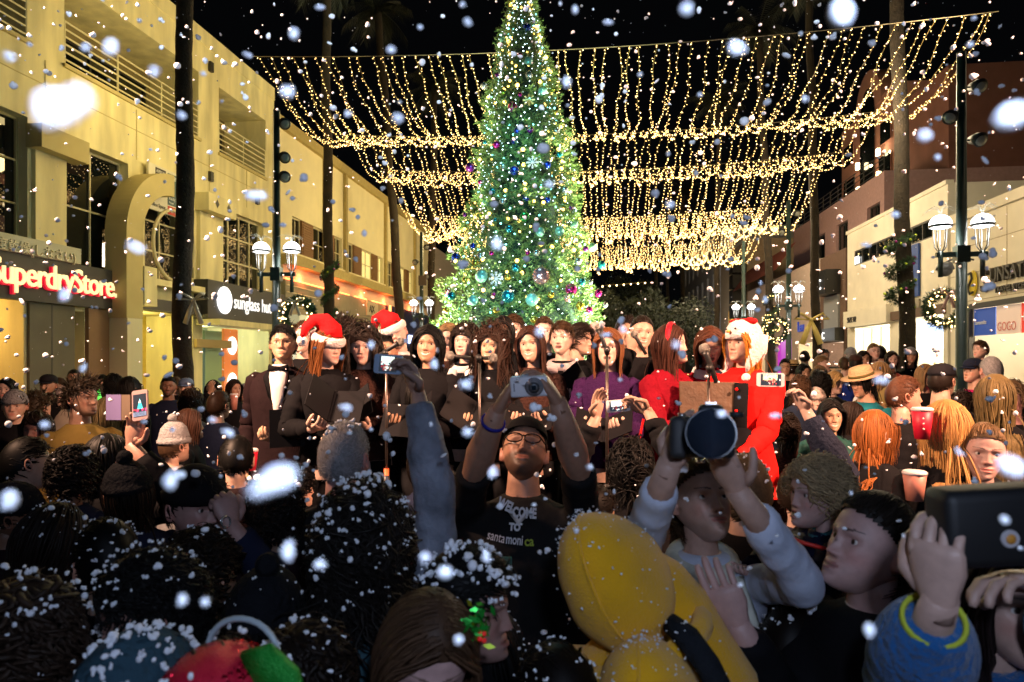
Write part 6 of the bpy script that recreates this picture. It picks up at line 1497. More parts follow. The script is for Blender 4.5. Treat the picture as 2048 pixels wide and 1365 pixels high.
def dslr(c, rot, label):
    root = empty('large_camera'); blk = mat('camera_black', (.012, .012, .014), .45, bump=.4, bscale=300); rb = mat('camera_rubber', (.02, .02, .022), .6)
    me = MB().box(-.072, .042, -.02, .035, -.046, .032).mesh('body', [blk]); o = obj('body', me, root); bv = o.modifiers.new('b', 'BEVEL'); bv.width = .012; bv.segments = 3
    me = MB().box(-.078, -.045, -.045, .03, -.05, .030).mesh('grip', [rb]); o = obj('grip', me, root); bv = o.modifiers.new('b', 'BEVEL'); bv.width = .012; bv.segments = 3
    me = MB().box(-.026, .022, -.024, .03, .032, .056).mesh('viewfinder', [blk]); o = obj('viewfinder', me, root); bv = o.modifiers.new('b', 'BEVEL'); bv.width = .011; bv.segments = 3
    MB().box(-.012, .008, .0, .02, .056, .061).build('hot_shoe', mat('shoe_metal', (.5, .5, .5), .3, .9), root)
    MB().tube([(0, -.02, -.004), (0, -.045, -.004), (0, -.047, -.004), (0, -.085, -.004), (0, -.087, -.004), (0, -.115, -.004)], [.036, .036, .040, .040, .042, .0445], 40, cap=False).build('lens_barrel', blk, root, True)
    MB().tube([(0, -.115, -.004), (0, -.117, -.004), (0, -.112, -.004), (0, -.098, -.004)], [.0445, .0415, .0395, .030], 40, cap=False).build('lens_rim', mat('lens_rim_blue', (.02, .028, .045), .3), root, True)
    for r, y in ((.0375, -.106), (.034, -.102)): MB().tube([(r * cos(a), y, -.004 + r * sin(a)) for a in [2 * pi * i / 40 for i in range(40)]], .0007, 4, closed=True).build('lens_marking', mat('marking', (.12, .14, .2), .4), root)
    MB().ball((0, -.088, -.004), .030, 28, 14, sc=(1, .35, 1)).build('front_glass', mat('coated_glass', (.004, .005, .008), .04, spec=1, coat=1), root, True)
    MB().tube([(.045, .01, .034), (.045, .01, .043)], .013, 18).build('dial', rb, root, True); MB().tube([(-.055, -.02, .03), (-.055, -.02, .036)], .008, 14).build('shutter_button', mat('shoe_metal', (.5, .5, .5), .3, .9), root, True)
    root.matrix_world = Matrix.Translation(c) @ rot.to_matrix().to_4x4(); tag(root, label, 'camera'); return root
dslr(P(1424, 868, 1.31), Euler((radians(-8), 0, radians(-10))), 'large black camera whose round lens faces the viewer, held by the woman in white sleeves')
b = MB(); rg2 = [(.0105 * cos(a), .0105 * sin(a), 0) for a in [2 * pi * i / 16 for i in range(16)]]
rr = MB().tube(rg2, .0018, 6, closed=True).ball((0, -.0115, 0), .0035, 6, 4).build('ring', mat('ring_silver', (.8, .8, .85), .15, .9), None, True); rr.location = P(1402, 918, 1.37); rr.rotation_euler = (radians(25), radians(-30), 0); tag(rr, 'silver ring with a stone on the hand under the large camera', 'ring')

# --- white haired man seen from behind
p = person('grey cropped haired man seen from behind, left of centre', 689, 915, d=2.32, yaw=176, head=(0, 2, 0), skin=(.52, .30, .28), sex='m', hair=('buzz', 'grey', {'n': 1260, 'length': .02}), top=cloth('black_jacket', (.012, .012, .014)), hi=2, hem=.44, wide=1.2, collar=BLK, fusev=.008, jaw=1.3)
snow_on(p, 26, .003, .006, 'few foam flakes on the crown of the grey haired man', .7, 4, -1, 1.1)
# --- snow covered dark curly head
p = person('person with snow covered dark curly hair seen from behind, below the grey haired man', 728, 1090, d=1.62, yaw=170, head=(0, 6, 0), skin=LIGHT, hair=('curly', (.010, .008, .007), {'n': 2100, 'length': .26, 'curl': .012, 'vol': 2.4, 'wid': .0034}), top=cloth('plaid_blue', (.03, .07, .09), noise=.9, bdist=.03), hi=1, hem=.44, wide=1.15, fusev=.012, sl_k=1.25)
snow_on(p, 150, .0035, .008, 'foam flakes scattered over the dark curly hair', .0, 5, -1.2, 1.45, 26)
snow_on(p, 60, .003, .006, 'foam flakes on the back of the plaid jacket', -.9, 6, .1, 1.6)
# --- raised sleeve with phone
slv = cloth('grey_denim_sleeve', (.24, .27, .34), .6, bump=1, bscale=10, bdist=.035, noise=.45)
hd = P(835, 1130, 2.05)
p = person('person reaching a grey quilted sleeve straight up to hold a phone', 772, 1118, d=2.02, yaw=172, head=(0, 10, 0), skin=(.42, .27, .22), hair=('short', 'dark', {}), top=slv, hi=1, hem=.45, fusev=.008, sl_k=1.22,
           arms={'R': dict(w=P(836, 788, 2.02), hint=(1, .2, 0), f=(-.30, -.05, .95), n=(-.65, -.65, 0), curl=(.75, .7, .7, .7), thumb=.6, sleeve=1.0, len=1.52, hk=1.1, fa=1.3), 'L': {}}, sex='m')

# --- left phone hand
p = person('dark haired person at the left raising one hand to film the tree', 214, 925, d=2.95, yaw=165, skin=(.66, .36, .26), hair=('bob', 'black', {}), top=BLK, hi=0, hem=.44,
           arms={'R': dict(w=P(264, 892, 2.70), hint=(1, 0, -.6), f=(.20, .0, .95), n=(.1, -1, .1), curl=(.25, .3, .35, .4), thumb=.15, sleeve=.86, vox=.005, len=1.3), 'L': {}})
# --- hands holding the level phone
p = person('black haired person from behind holding a phone level with both hands', 1262, 935, d=2.95, yaw=178, head=(0, 8, 0), skin=(.44, .28, .21), hair=('curly', 'black', {'length': .18, 'vol': 1.7, 'n': 840}), top=BLK, hi=1, hem=.44, sl_k=1.05,
           arms={'L': dict(w=P(1192, 836, 3.12), hint=(-.4, 0, -1), f=(.10, .0, 1), n=(.7, -.7, 0), curl=(.3, .35, .4, .45), thumb=.7, sleeve=.9, vox=.005, len=1.05), 'R': dict(w=P(1296, 824, 3.12), hint=(1, 0, -1), f=(-.85, .05, .5), n=(-.2, -.8, -.5), curl=(.5, .55, .6, .6), thumb=.5, sleeve=.86, vox=.005, len=1.05)})
wear(p, MB().box(.07, .085, -.19, -.18, 1.2, 1.3), 'hidden_tag', BLK, local_head=False) if False else None
b = MB(); b.tube([(0, 0, 0), (-.02, 0, -.10), (-.045, 0, -.22)], .006, 6); b.ball((-.05, 0, -.25), .035, 10, 8, sc=(1, .6, 1)); o = b.build('red_shoulder_bag', mat('red_vinyl', (.75, .01, .01), .4)); o.location = P(1287, 838, 3.6); tag(o, 'red strap and corner of a bag below the crimson cardigan', 'bag')
# --- right hand with phone
p = person('person in a navy fuzzy sleeve filming with a phone behind the curly child', 1600, 985, d=2.75, yaw=150, skin=(.45, .30, .25), hair=('short', 'dark', {}), top=cloth('navy_fleece', (.014, .018, .035), bump=1, bscale=60), hi=0, hem=.44, sl_k=1.15,
           arms={'R': dict(w=P(1612, 822, 2.86), hint=(1, 0, -.3), f=(-.42, .0, .9), n=(-.8, -.5, -.3), curl=(.75, .75, .7, .7), thumb=.6, sleeve=.92, vox=.005, len=1.25), 'L': {}})

# --- yellow hooded pair
yel = cloth('yellow_fleece', (.82, .42, .012), .95, bump=.8, bscale=240, noise=.10, sheen=.3, bdist=.006)
def hooded(px, py, d, yaw, pitch, label, s_=1.0, roll=0, H=None):
    p = person(label, px, py, d=d, yaw=yaw, head=(0, pitch, roll), skin=LIGHT, top=yel, hi=0, hem=.42, hair=('short', 'brown', {}), fusev=.014, sl_k=1.25, wide=1.15, H=H, hs=s_)
    b = MB(); N = 30; rows = 20; v = []; f = []; cv = []
    for i in range(rows + 1):
        th = pi * .93 * i / rows
        for j in range(N):
            a = 2 * pi * j / N; fx = sin(th) * cos(a); fy = sin(th) * sin(a); fz = cos(th)
            r_ = 1 + .015 * sin(a * 5 + th * 3); r_ += (.02 * sin(a * 2 + th * 7) + .022 * sin(a * 9 + 2 * sin(th * 5)) * min(1, (th - 1.4))) * (th > 1.4); x = .112 * fx * r_; y = .132 * fy * r_ + .02; z = .148 * fz + (.010 if fz > 0 else 0)
            if fz > .2: y += .05 * (fz - .2); x *= 1 - .12 * (fz - .2)
            if fy < -.55 and fz < .55: y = y * .86
            v.append((x, y, z))
    for i in range(rows):
        for j in range(N): f.append((i * N + j, (i + 1) * N + j, (i + 1) * N + (j + 1) % N, i * N + (j + 1) % N))
    b.add(v, f); hk = xform(b, p['HM']); v2, f2 = hk.v, hk.f
    o = hk.build('hood', yel, p['o'], True)
    sb = o.modifiers.new('s', 'SUBSURF'); sb.levels = 1; sb.render_levels = 1
    p['hoodv'] = hk.v
    t = MB(); t.tube([(.004 * sin(q_ * 3), .02 + .05 * max(0, cos(q_) - .2) - .134 * sin(q_), .151 * cos(q_) + .008) for q_ in [-2.3 + .2 * i_ for i_ in range(23)]], .0035, 5); xform(t, p['HM']).build('centre_seam', yel, o, True)
    t = MB(); t.tube([(.132 * cos(a), .035 + .120 * sin(a), -.125 - .01 * sin(a)) for a in [2 * pi * i / 26 for i in range(26)]], (.020, .024), 8, closed=True); xform(t, p['HM']).build('hood_seam', yel, o, True)
    return p
p = hooded(1240, 1160, 1.44, 165, 0, 'person in a big yellow fleece hood dusted with snow, in front of the camera woman', 1.0, 26)
snow_verts(p, p['hoodv'], 230, .0011, .0028, 'foam crumbs over the large yellow hood', 8, .12)
b = MB(); a_, b_, c_ = P(1262, 1165, 1.46), P(1345, 1235, 1.44), P(1425, 1360, 1.42); b.tube([a_, a_.lerp(b_, .5), b_, b_.lerp(c_, .5), c_, c_ + Vector((.03, 0, -.2))], [(.08, .09), (.09, .10), (.085, .09), (.08, .085), (.085, .09), (.09, .10)], 20)
inv_ = p['RM'].inverted(); b.v = [tuple(inv_ @ Vector(q)) for q in b.v]; b.build('hood_drape', yel, p['o'], True)
snow_verts(p, b.v, 60, .0011, .0028, 'foam crumbs on the yellow fleece shoulder', 18, .3)
p2 = hooded(1305, 1408, 1.30, 170, 0, 'smaller yellow hooded figure at the bottom edge, below the large yellow hood', .9, 8)
snow_verts(p2, p2['hoodv'], 170, .0012, .0032, 'foam crumbs over the lower yellow hood', 9)
b = MB(); b.tube([P(1338, 1245, 1.28), P(1375, 1275, 1.25), P(1415, 1330, 1.22), P(1450, 1400, 1.2)], [(.016, .02), (.026, .022), (.026, .022), (.024, .022)], 12); o = b.build('black_scarf', cloth('black_knit', (.012, .014, .018), bump=1, bscale=50), None, True); tag(o, 'black knitted scarf with snow between the two yellow hoods', 'scarf')
rg_ = random.Random(77); b = MB()
for i in range(46): t_ = rg_.random(); c = P(1338 + 112 * t_, 1243 + 155 * t_ ** 1.15, 1.262 - .07 * t_) + Vector((rg_.uniform(-.022, .022), -.004, rg_.uniform(-.018, .022))); clump(b, c, rg_.uniform(.0015, .0032), rg_, 2)
tag(b.build('settled_snow', snowm, None, True), 'foam crumbs on the black knitted scarf', 'snow', kind='stuff')

# --- parent and curly child on the right
navyc = cloth('navy_parka', (.006, .008, .028), .6, bump=.5, bscale=9, bdist=.02)
p = person('small child with curly blond hair in profile, carried on an arm', 1637, 985, d=1.95, yaw=-78, head=(6, -2, 0), skin=(.58, .38, .34), hs=.86, hair=('curly', (.46, .33, .18), {'n': 1240, 'length': .105, 'curl': .012, 'vol': 1.7, 'shoulders': False}), top=navyc, hi=2, expr='talk', brow='dirty', H=1.02, hem=.42, sl_k=1.5, sleeve=1.0, collar=mat('teal_knit', (.02, .12, .15), .8, noise=.9, nscale=60),
           arms={'R': dict(w=P(1500, 1140, 1.85), hint=(0, 0, -1), len=.9), 'L': dict(w=P(1560, 1160, 1.8), hint=(0, 0, -1), len=.9)})
CH = p
b = MB(); nb = p['nb']; b.tube([(.0, -.12, nb.z + .005), (-.07, -.085, nb.z - .005), (-.11, -.03, nb.z - .03), (-.15, .0, nb.z - .09), (-.17, .01, nb.z - .16)], .0035, 6); b.tube([(0, -.12, nb.z + .01), (.07, -.085, nb.z), (.1, -.0, nb.z - .02)], .006, 6); wear(p, b, 'red_piping', mat('red_trim', (.75, .03, .02), .5), local_head=False)
p = person('parent with slicked back dark hair looking up in profile at the child', 1742, 1092, d=1.55, yaw=-74, head=(2, 16, 0), skin=(.50, .31, .28), sex='m', hair=('back', (.018, .013, .010), {'n': 1520, 'vol': 1.1}), top=BLK, hi=2, expr='neutral', brow='dark', fusev=.008, hem=.44, wide=1.2, lip=(.35, .14, .13), closed=False,
           arms={'R': dict(w=P(1478, 1252, 1.42), hint=(.2, 0, -1), f=(-.40, .0, .85), n=(.2, .95, .1), curl=(.18, .22, .28, .35), thumb=.2, sleeve=.94, vox=.004, len=1.15, side=1), 'L': {}})
b = MB(); b.tube([(.088 + .004 * cos(a), .004, -.042 + .007 * sin(a)) for a in [2 * pi * i / 12 for i in range(12)]], .0012, 5, closed=True); wear(p, MB().tube([(-.088 + .004 * cos(a), .004, -.044 + .007 * sin(a)) for a in [2 * pi * i / 12 for i in range(12)]], .0012, 5, closed=True), 'earring', M['ring_silver'])
# --- spiky highlighted hair from behind
p = person('back of a head with spiky snow tipped brown hair below the large camera', 1490, 985, d=2.3, yaw=178, skin=LIGHT, sex='m', hair=('short', (.10, .07, .04), {'length': .05, 'vol': 1.6, 'n': 1040, 'wid': .006}), top=BLK, hi=1, hem=.44); snow_on(p, 60, .002, .0045, 'foam flakes on the tips of the spiky hair', .35, 11, -1, 1.16)

# --- blue fleece person with dark camera, right edge
blue = cloth('blue_fleece', (.012, .10, .30), .95, bump=1, bscale=70, sheen=.3)
p = person('person in a bright blue fleece raising a dark camera at the right edge', 2010, 1195, d=1.30, yaw=8, head=(0, 0, 0), skin=(.50, .33, .27), hair=('long', (.016, .010, .009), {'length': .3, 'n': 840}), top=blue, hi=1, brow='dark', fusev=.007, hem=.44, sl_k=1.45, wide=1.15,
           arms={'R': dict(w=P(1892, 1142, .90), hint=(-1, 0, -1), f=(-.10, -.05, 1), n=(.75, .65, -.2), curl=(.62, .7, .62, .55), thumb=.5, sleeve=.80, vox=.0035, len=1.0, hk=1.0), 'L': dict(w=P(2110, 1120, 1.0), hint=(1, 0, -1), f=(-.95, -.1, .1), n=(0, -.3, -1), curl=(.5, .5, .55, .6), thumb=.4, sleeve=.8, vox=.0035)})
sh_, el, wr = p['arms']['R']; ax_ = (el - wr).normalized(); pr = ax_.orthogonal().normalized(); q2 = ax_.cross(pr); c0 = wr + ax_ * .058
wear(p, MB().tube([c0 + (pr * cos(a) + q2 * sin(a)) * .041 for a in [2 * pi * i / 24 for i in range(24)]], (.004, .008), 8, closed=True, up=ax_), 'lime_cuff', cloth('lime_trim', (.45, .52, .05)), local_head=False)
scarf(p, cloth('lilac_scarf', (.30, .16, .36), bump=1, bdist=.03), tails=True, r=.036)
root = empty('dark_camera'); me = MB().box(-.080, .070, -.03, .04, -.055, .055).mesh('body', [mat('camera_matte', (.006, .006, .007), .6)]); o = obj('body', me, root); bv = o.modifiers.new('b', 'BEVEL'); bv.width = .016; bv.segments = 3
MB().tube([(0, -.0302, -.012), (0, -.032, -.012)], [.0125, .012], 24).build('round_emblem', mat('emblem_white', (.42, .40, .42), .5), root); MB().ball((0, -.033, -.012), .007, 12, 8, sc=(1, .3, 1)).build('emblem_flower', mat('emblem_orange', (.5, .22, .03), .5), root, True)
MB().tube([(.045, -.03, .006), (.045, -.035, .006)], [.01, .009], 20).build('lens_eye', mat('coated_glass2', (.02, .04, .07), .05, spec=1), root, True)
root.matrix_world = Matrix.Translation(P(1990, 1050, .97)) @ Euler((0, radians(-4), radians(4))).to_matrix().to_4x4(); tag(root, 'dark handheld camera with a small round emblem at the right edge', 'camera')
# --- bottom left heads
p = person('woman looking down in profile with snow flecked dark hair, lower left', 305, 1222, d=1.38, yaw=-48, head=(-8, -14, 0), skin=(.40, .23, .20), hair=('curly', 'black', {'n': 1500, 'length': .07, 'vol': .9, 'curl': .006}), top=BLK, hi=2, closed=True, brow='black', fusev=.012, hem=.44); snow_on(p, 75, .002, .006, 'foam flakes on the dark hair of the woman looking down', .35, 12, -1.1, 1.22)
b = MB(); b.ball((.087, .008, -.043), .005, 8, 6); wear(p, b, 'earring', mat('stone_sparkle', (.8, .9, 1), .1, .5))
p = person('person in a black hat in profile facing right, middle left', 392, 1012, d=2.15, yaw=52, head=(16, -2, 0), skin=(.42, .25, .22), hair=('short', 'black', {}), top=NAVY, hi=1, hem=.44, brow='black', arms={'R': {}, 'L': dict(w=P(462, 1052, 2.0), hint=(1, 0, -1), f=(-.3, .1, .9), n=(-.6, .4, 0), sleeve=.9, curl=(1.1, 1.2, 1.2, 1.2), len=1.1)}); beanie(p, BLK)
b = MB(); b.tube([P(452 + 9 * cos(a), 1044 + 11 * sin(a), 1.96 + .02 * cos(a * 1)) for a in [2 * pi * i / 18 for i in range(18)]], .003, 6, closed=True); tag(b.build('bracelet', mat('bracelet_silver', (.7, .7, .72), .2, .8), None, True), 'silver chain bracelet on a wrist at the middle left', 'bracelet')
p = person('head with snow covered brown curls at the lower left corner', 45, 1305, d=1.30, yaw=150, skin=LIGHT, hair=('curly', (.03, .018, .012), {'n': 1400, 'length': .16, 'curl': .014, 'vol': 2.4}), top=BLK, hi=0, hem=.44); snow_on(p, 130, .0025, .0065, 'thick foam flakes on the brown curls at the corner', -.1, 13, -1.2, 1.36)
p = person('person in a blue grey knit hat heaped with snow at the bottom edge', 275, 1420, d=1.12, yaw=170, skin=LIGHT, hair=('short', 'dark', {}), top=NAVY, hi=0, hem=.44); beanie(p, cloth('blue_grey_knit', (.03, .07, .10), bump=1, bscale=60)); snow_on(p, 150, .003, .0075, 'foam flakes heaped on the blue grey hat', .15, 14, -1.2, 1.20)
seq = mat('sequin_red', (.70, .01, .05), .25, .4, bump=1.0, bscale=260, bdist=.004); seqg = mat('sequin_green', (.01, .30, .03), .25, .4, bump=1, bscale=260, bdist=.004)
p = person('person in a red and green sequin hat at the bottom edge', 435, 1452, d=1.05, yaw=175, skin=LIGHT, hair=('short', 'dark', {}), top=BLK, hi=0, hem=.44)
h = beanie(p, seq, tall=.95); sq = MB(); rg_ = random.Random(9)
for i in range(900):
    d_ = Vector((rg_.gauss(0, 1), rg_.gauss(0, 1), abs(rg_.gauss(0, 1)))).normalized(); c_ = Vector((d_.x * .083, d_.y * .106, .045 + d_.z * .078)); n_ = (d_ + Vector((rg_.gauss(0, .35), rg_.gauss(0, .35), rg_.gauss(0, .35)))).normalized(); u_ = n_.orthogonal().normalized() * .0035; v_ = n_.cross(u_)
    sq.add([c_ + u_, c_ + v_, c_ - u_, c_ - v_], [(0, 1, 2, 3)])
xform(sq, p['HM']).build('sequins', mat('sequin_facet', (.85, .02, .05), .12, .9), h)
f_ = MB(); f_.tube([(-.05, 0, .09), (-.085, 0, .100), (-.115, 0, .08), (-.14, 0, .045)], [(.012, .03), (.020, .036), (.018, .03), (.01, .015)], 12); xform(f_, p['HM']).build('green_lobe', seqg, h, True)
f_ = MB(); f_.tube([(-.03 + .062 * cos(a), -.02, .105 + .055 * sin(a)) for a in [pi * i / 14 for i in range(15)]], .005, 6); xform(f_, p['HM']).build('pale_wire_arc', mat('arc_pale', (.35, .42, .46), .4), h, True)
snow_on(p, 30, .003, .009, 'foam flakes on the sequin hat', .3, 15, -1.1, 1.22)
# --- girl with holly clip and boy beside her
p = person('girl with brown hair and a holly hair clip bowing her head at the bottom', 852, 1312, d=1.24, yaw=16, head=(10, -20, 8), skin=(.50, .32, .30), hair=('long', (.075, .040, .022), {'n': 1520, 'length': .34, 'vol': .9, 'part': .01}), top=BLK, hi=2, closed=True, brow='brown', hem=.44)
b = MB(); rg_ = random.Random(4)
for i in range(60):
    c = Vector((.062, -.030, .092)) + Vector((rg_.gauss(0, .015), rg_.gauss(0, .013), rg_.gauss(0, .015))); w_ = Vector((rg_.gauss(0, 1), rg_.gauss(0, 1), rg_.gauss(0, 1))).normalized(); u_ = w_.orthogonal().normalized()
    b.add([c - w_ * .012, c + u_ * .005, c + w_ * .012, c - u_ * .005], [(0, 1, 2, 3)], 0 if rg_.random() < .8 else 2)
for i in range(4): b.ball((.070 + .007 * (i % 2), -.048 - .004 * i, .095 - .008 * (i // 2)), .0045, 8, 6, 1)
wear(p, b, 'holly_clip', [mat('foil_green', (.03, .42, .05), .22, .6), mat('berry_red', (.8, .02, .02), .3, emis=(.8, .02, .02), estr=.15), mat('foil_lime', (.35, .45, .03), .25, .6)])
p = person('boy in profile facing right with foam heaped on his dark hair', 932, 1212, d=1.40, yaw=72, head=(14, -4, 0), skin=(.34, .20, .17), sex='m', hs=.94, hair=('short', 'black', {'length': .05, 'vol': 1.4}), top=BLK, hi=2, closed=True, brow='black', hem=.44); snow_on(p, 110, .003, .0085, 'foam heaped on the dark hair of the boy in profile', .25, 16, -1.1, 1.2)
# dark figures that fill the shade between
DK = [(60, 905, 2.9, 178), (140, 955, 2.7, 170), (262, 985, 2.6, 185), (470, 905, 3.3, 175), (545, 1010, 2.2, 180), (100, 1090, 2.1, 170), (205, 1110, 1.9, 185), (20, 1010, 2.4, 165), (400, 1140, 1.9, 178), (980, 1300, 1.5, 175), (1110, 1400, 1.3, 180), (620, 1370, 1.25, 175), (530, 1215, 1.6, 170), (1590, 1290, 1.7, 165), (1180, 1010, 2.6, 180), (930, 1010, 3.1, 182), (860, 940, 3.3, 175), (1330, 960, 3.2, 170), (600, 950, 3.4, 180)]
DL = ['black haired spectator from behind, far left below the tan jacket man', 'dark hooded spectator from behind, left of the raised phone arm', 'dark haired spectator below the raised phone arm', 'dark spectator from behind left of the tuxedo boy hand', 'dark coated spectator left of the curly snowy head', 'barely lit spectator at the left, above the snowy curls', 'barely lit spectator behind the woman looking down', 'barely lit spectator at the far left edge', 'dark spectator behind the woman looking down, to her right', 'dark spectator below the name badge', 'dark spectator between the badge and the lower yellow hood', 'dark spectator at the bottom between sequin hat and holly clip', 'dark spectator right of the woman looking down', 'dark spectator under the carried child', 'dark haired spectator right of the man with glasses', 'dark spectator left of the man with glasses', 'dark spectator behind the grey sleeve', 'dark spectator under the crimson cardigan', 'dark spectator beside the grey haired man']
rk = random.Random(3); dkc = [(.003, .003, .003), (.006, .004, .003), (.010, .006, .004)]
for k, ((px, py, d, yw), lab) in enumerate(zip(DK, DL)):
    st = ('short', 'curly', 'bob', 'short', 'curly', 'long', 'short')[k % 7]; kw = {'n': 700} if st == 'curly' else {}
    if st == 'curly': kw.update(length=.10, vol=1.5, curl=.01)
    p = person(lab, px + rk.randint(-12, 12), py + rk.randint(-10, 25), d=d, yaw=yw + rk.randint(-50, 50), head=(0, rk.randint(-12, 10), rk.randint(-10, 10)), skin=(LIGHT, BROWN, TAN)[k % 3], hair=(st, dkc[k % 3], kw), top=(BLK, NAVY, TUX)[py % 3], hem=.44, hi=0, hs=rk.uniform(.88, 1.0), sex='mf'[k % 2])
    if k % 5 == 2: beanie(p, cloth('black_knit_hat', (.008, .009, .012), bump=1, bscale=70), k % 2 == 0)
    if d < 2.3: snow_on(p, 45, .0018, .0050, 'foam flakes on the head of the ' + lab, .2, 40 + k, -1.1, 1.17, 16)
# ================================================================ BACKGROUND CROWDS
teal = cloth('teal_jacket', (.01, .13, .17)); royal = cloth('royal_blue', (.01, .03, .22)); olive = cloth('olive_jacket', (.10, .085, .03)); tan = cloth('tan_jacket', (.24, .16, .09)); greyc = cloth('grey_hoodie', (.22, .22, .23)); cream = cloth('cream_jacket', (.45, .40, .32)); rust = cloth('rust_top', (.35, .05, .03)); magenta = cloth('magenta_top', (.40, .01, .12)); puffer = cloth('green_puffer', (.02, .08, .07), .4, bump=1, bscale=9, bdist=.03)
creamk = cloth('cream_knit', (.62, .52, .48), bump=1, bscale=70); strawm = cloth('straw', (.48, .36, .16), bump=1, bscale=80); denimc = mat('cap_denim', (.10, .16, .28), .7)
CG = 'spectators in the background crowd'
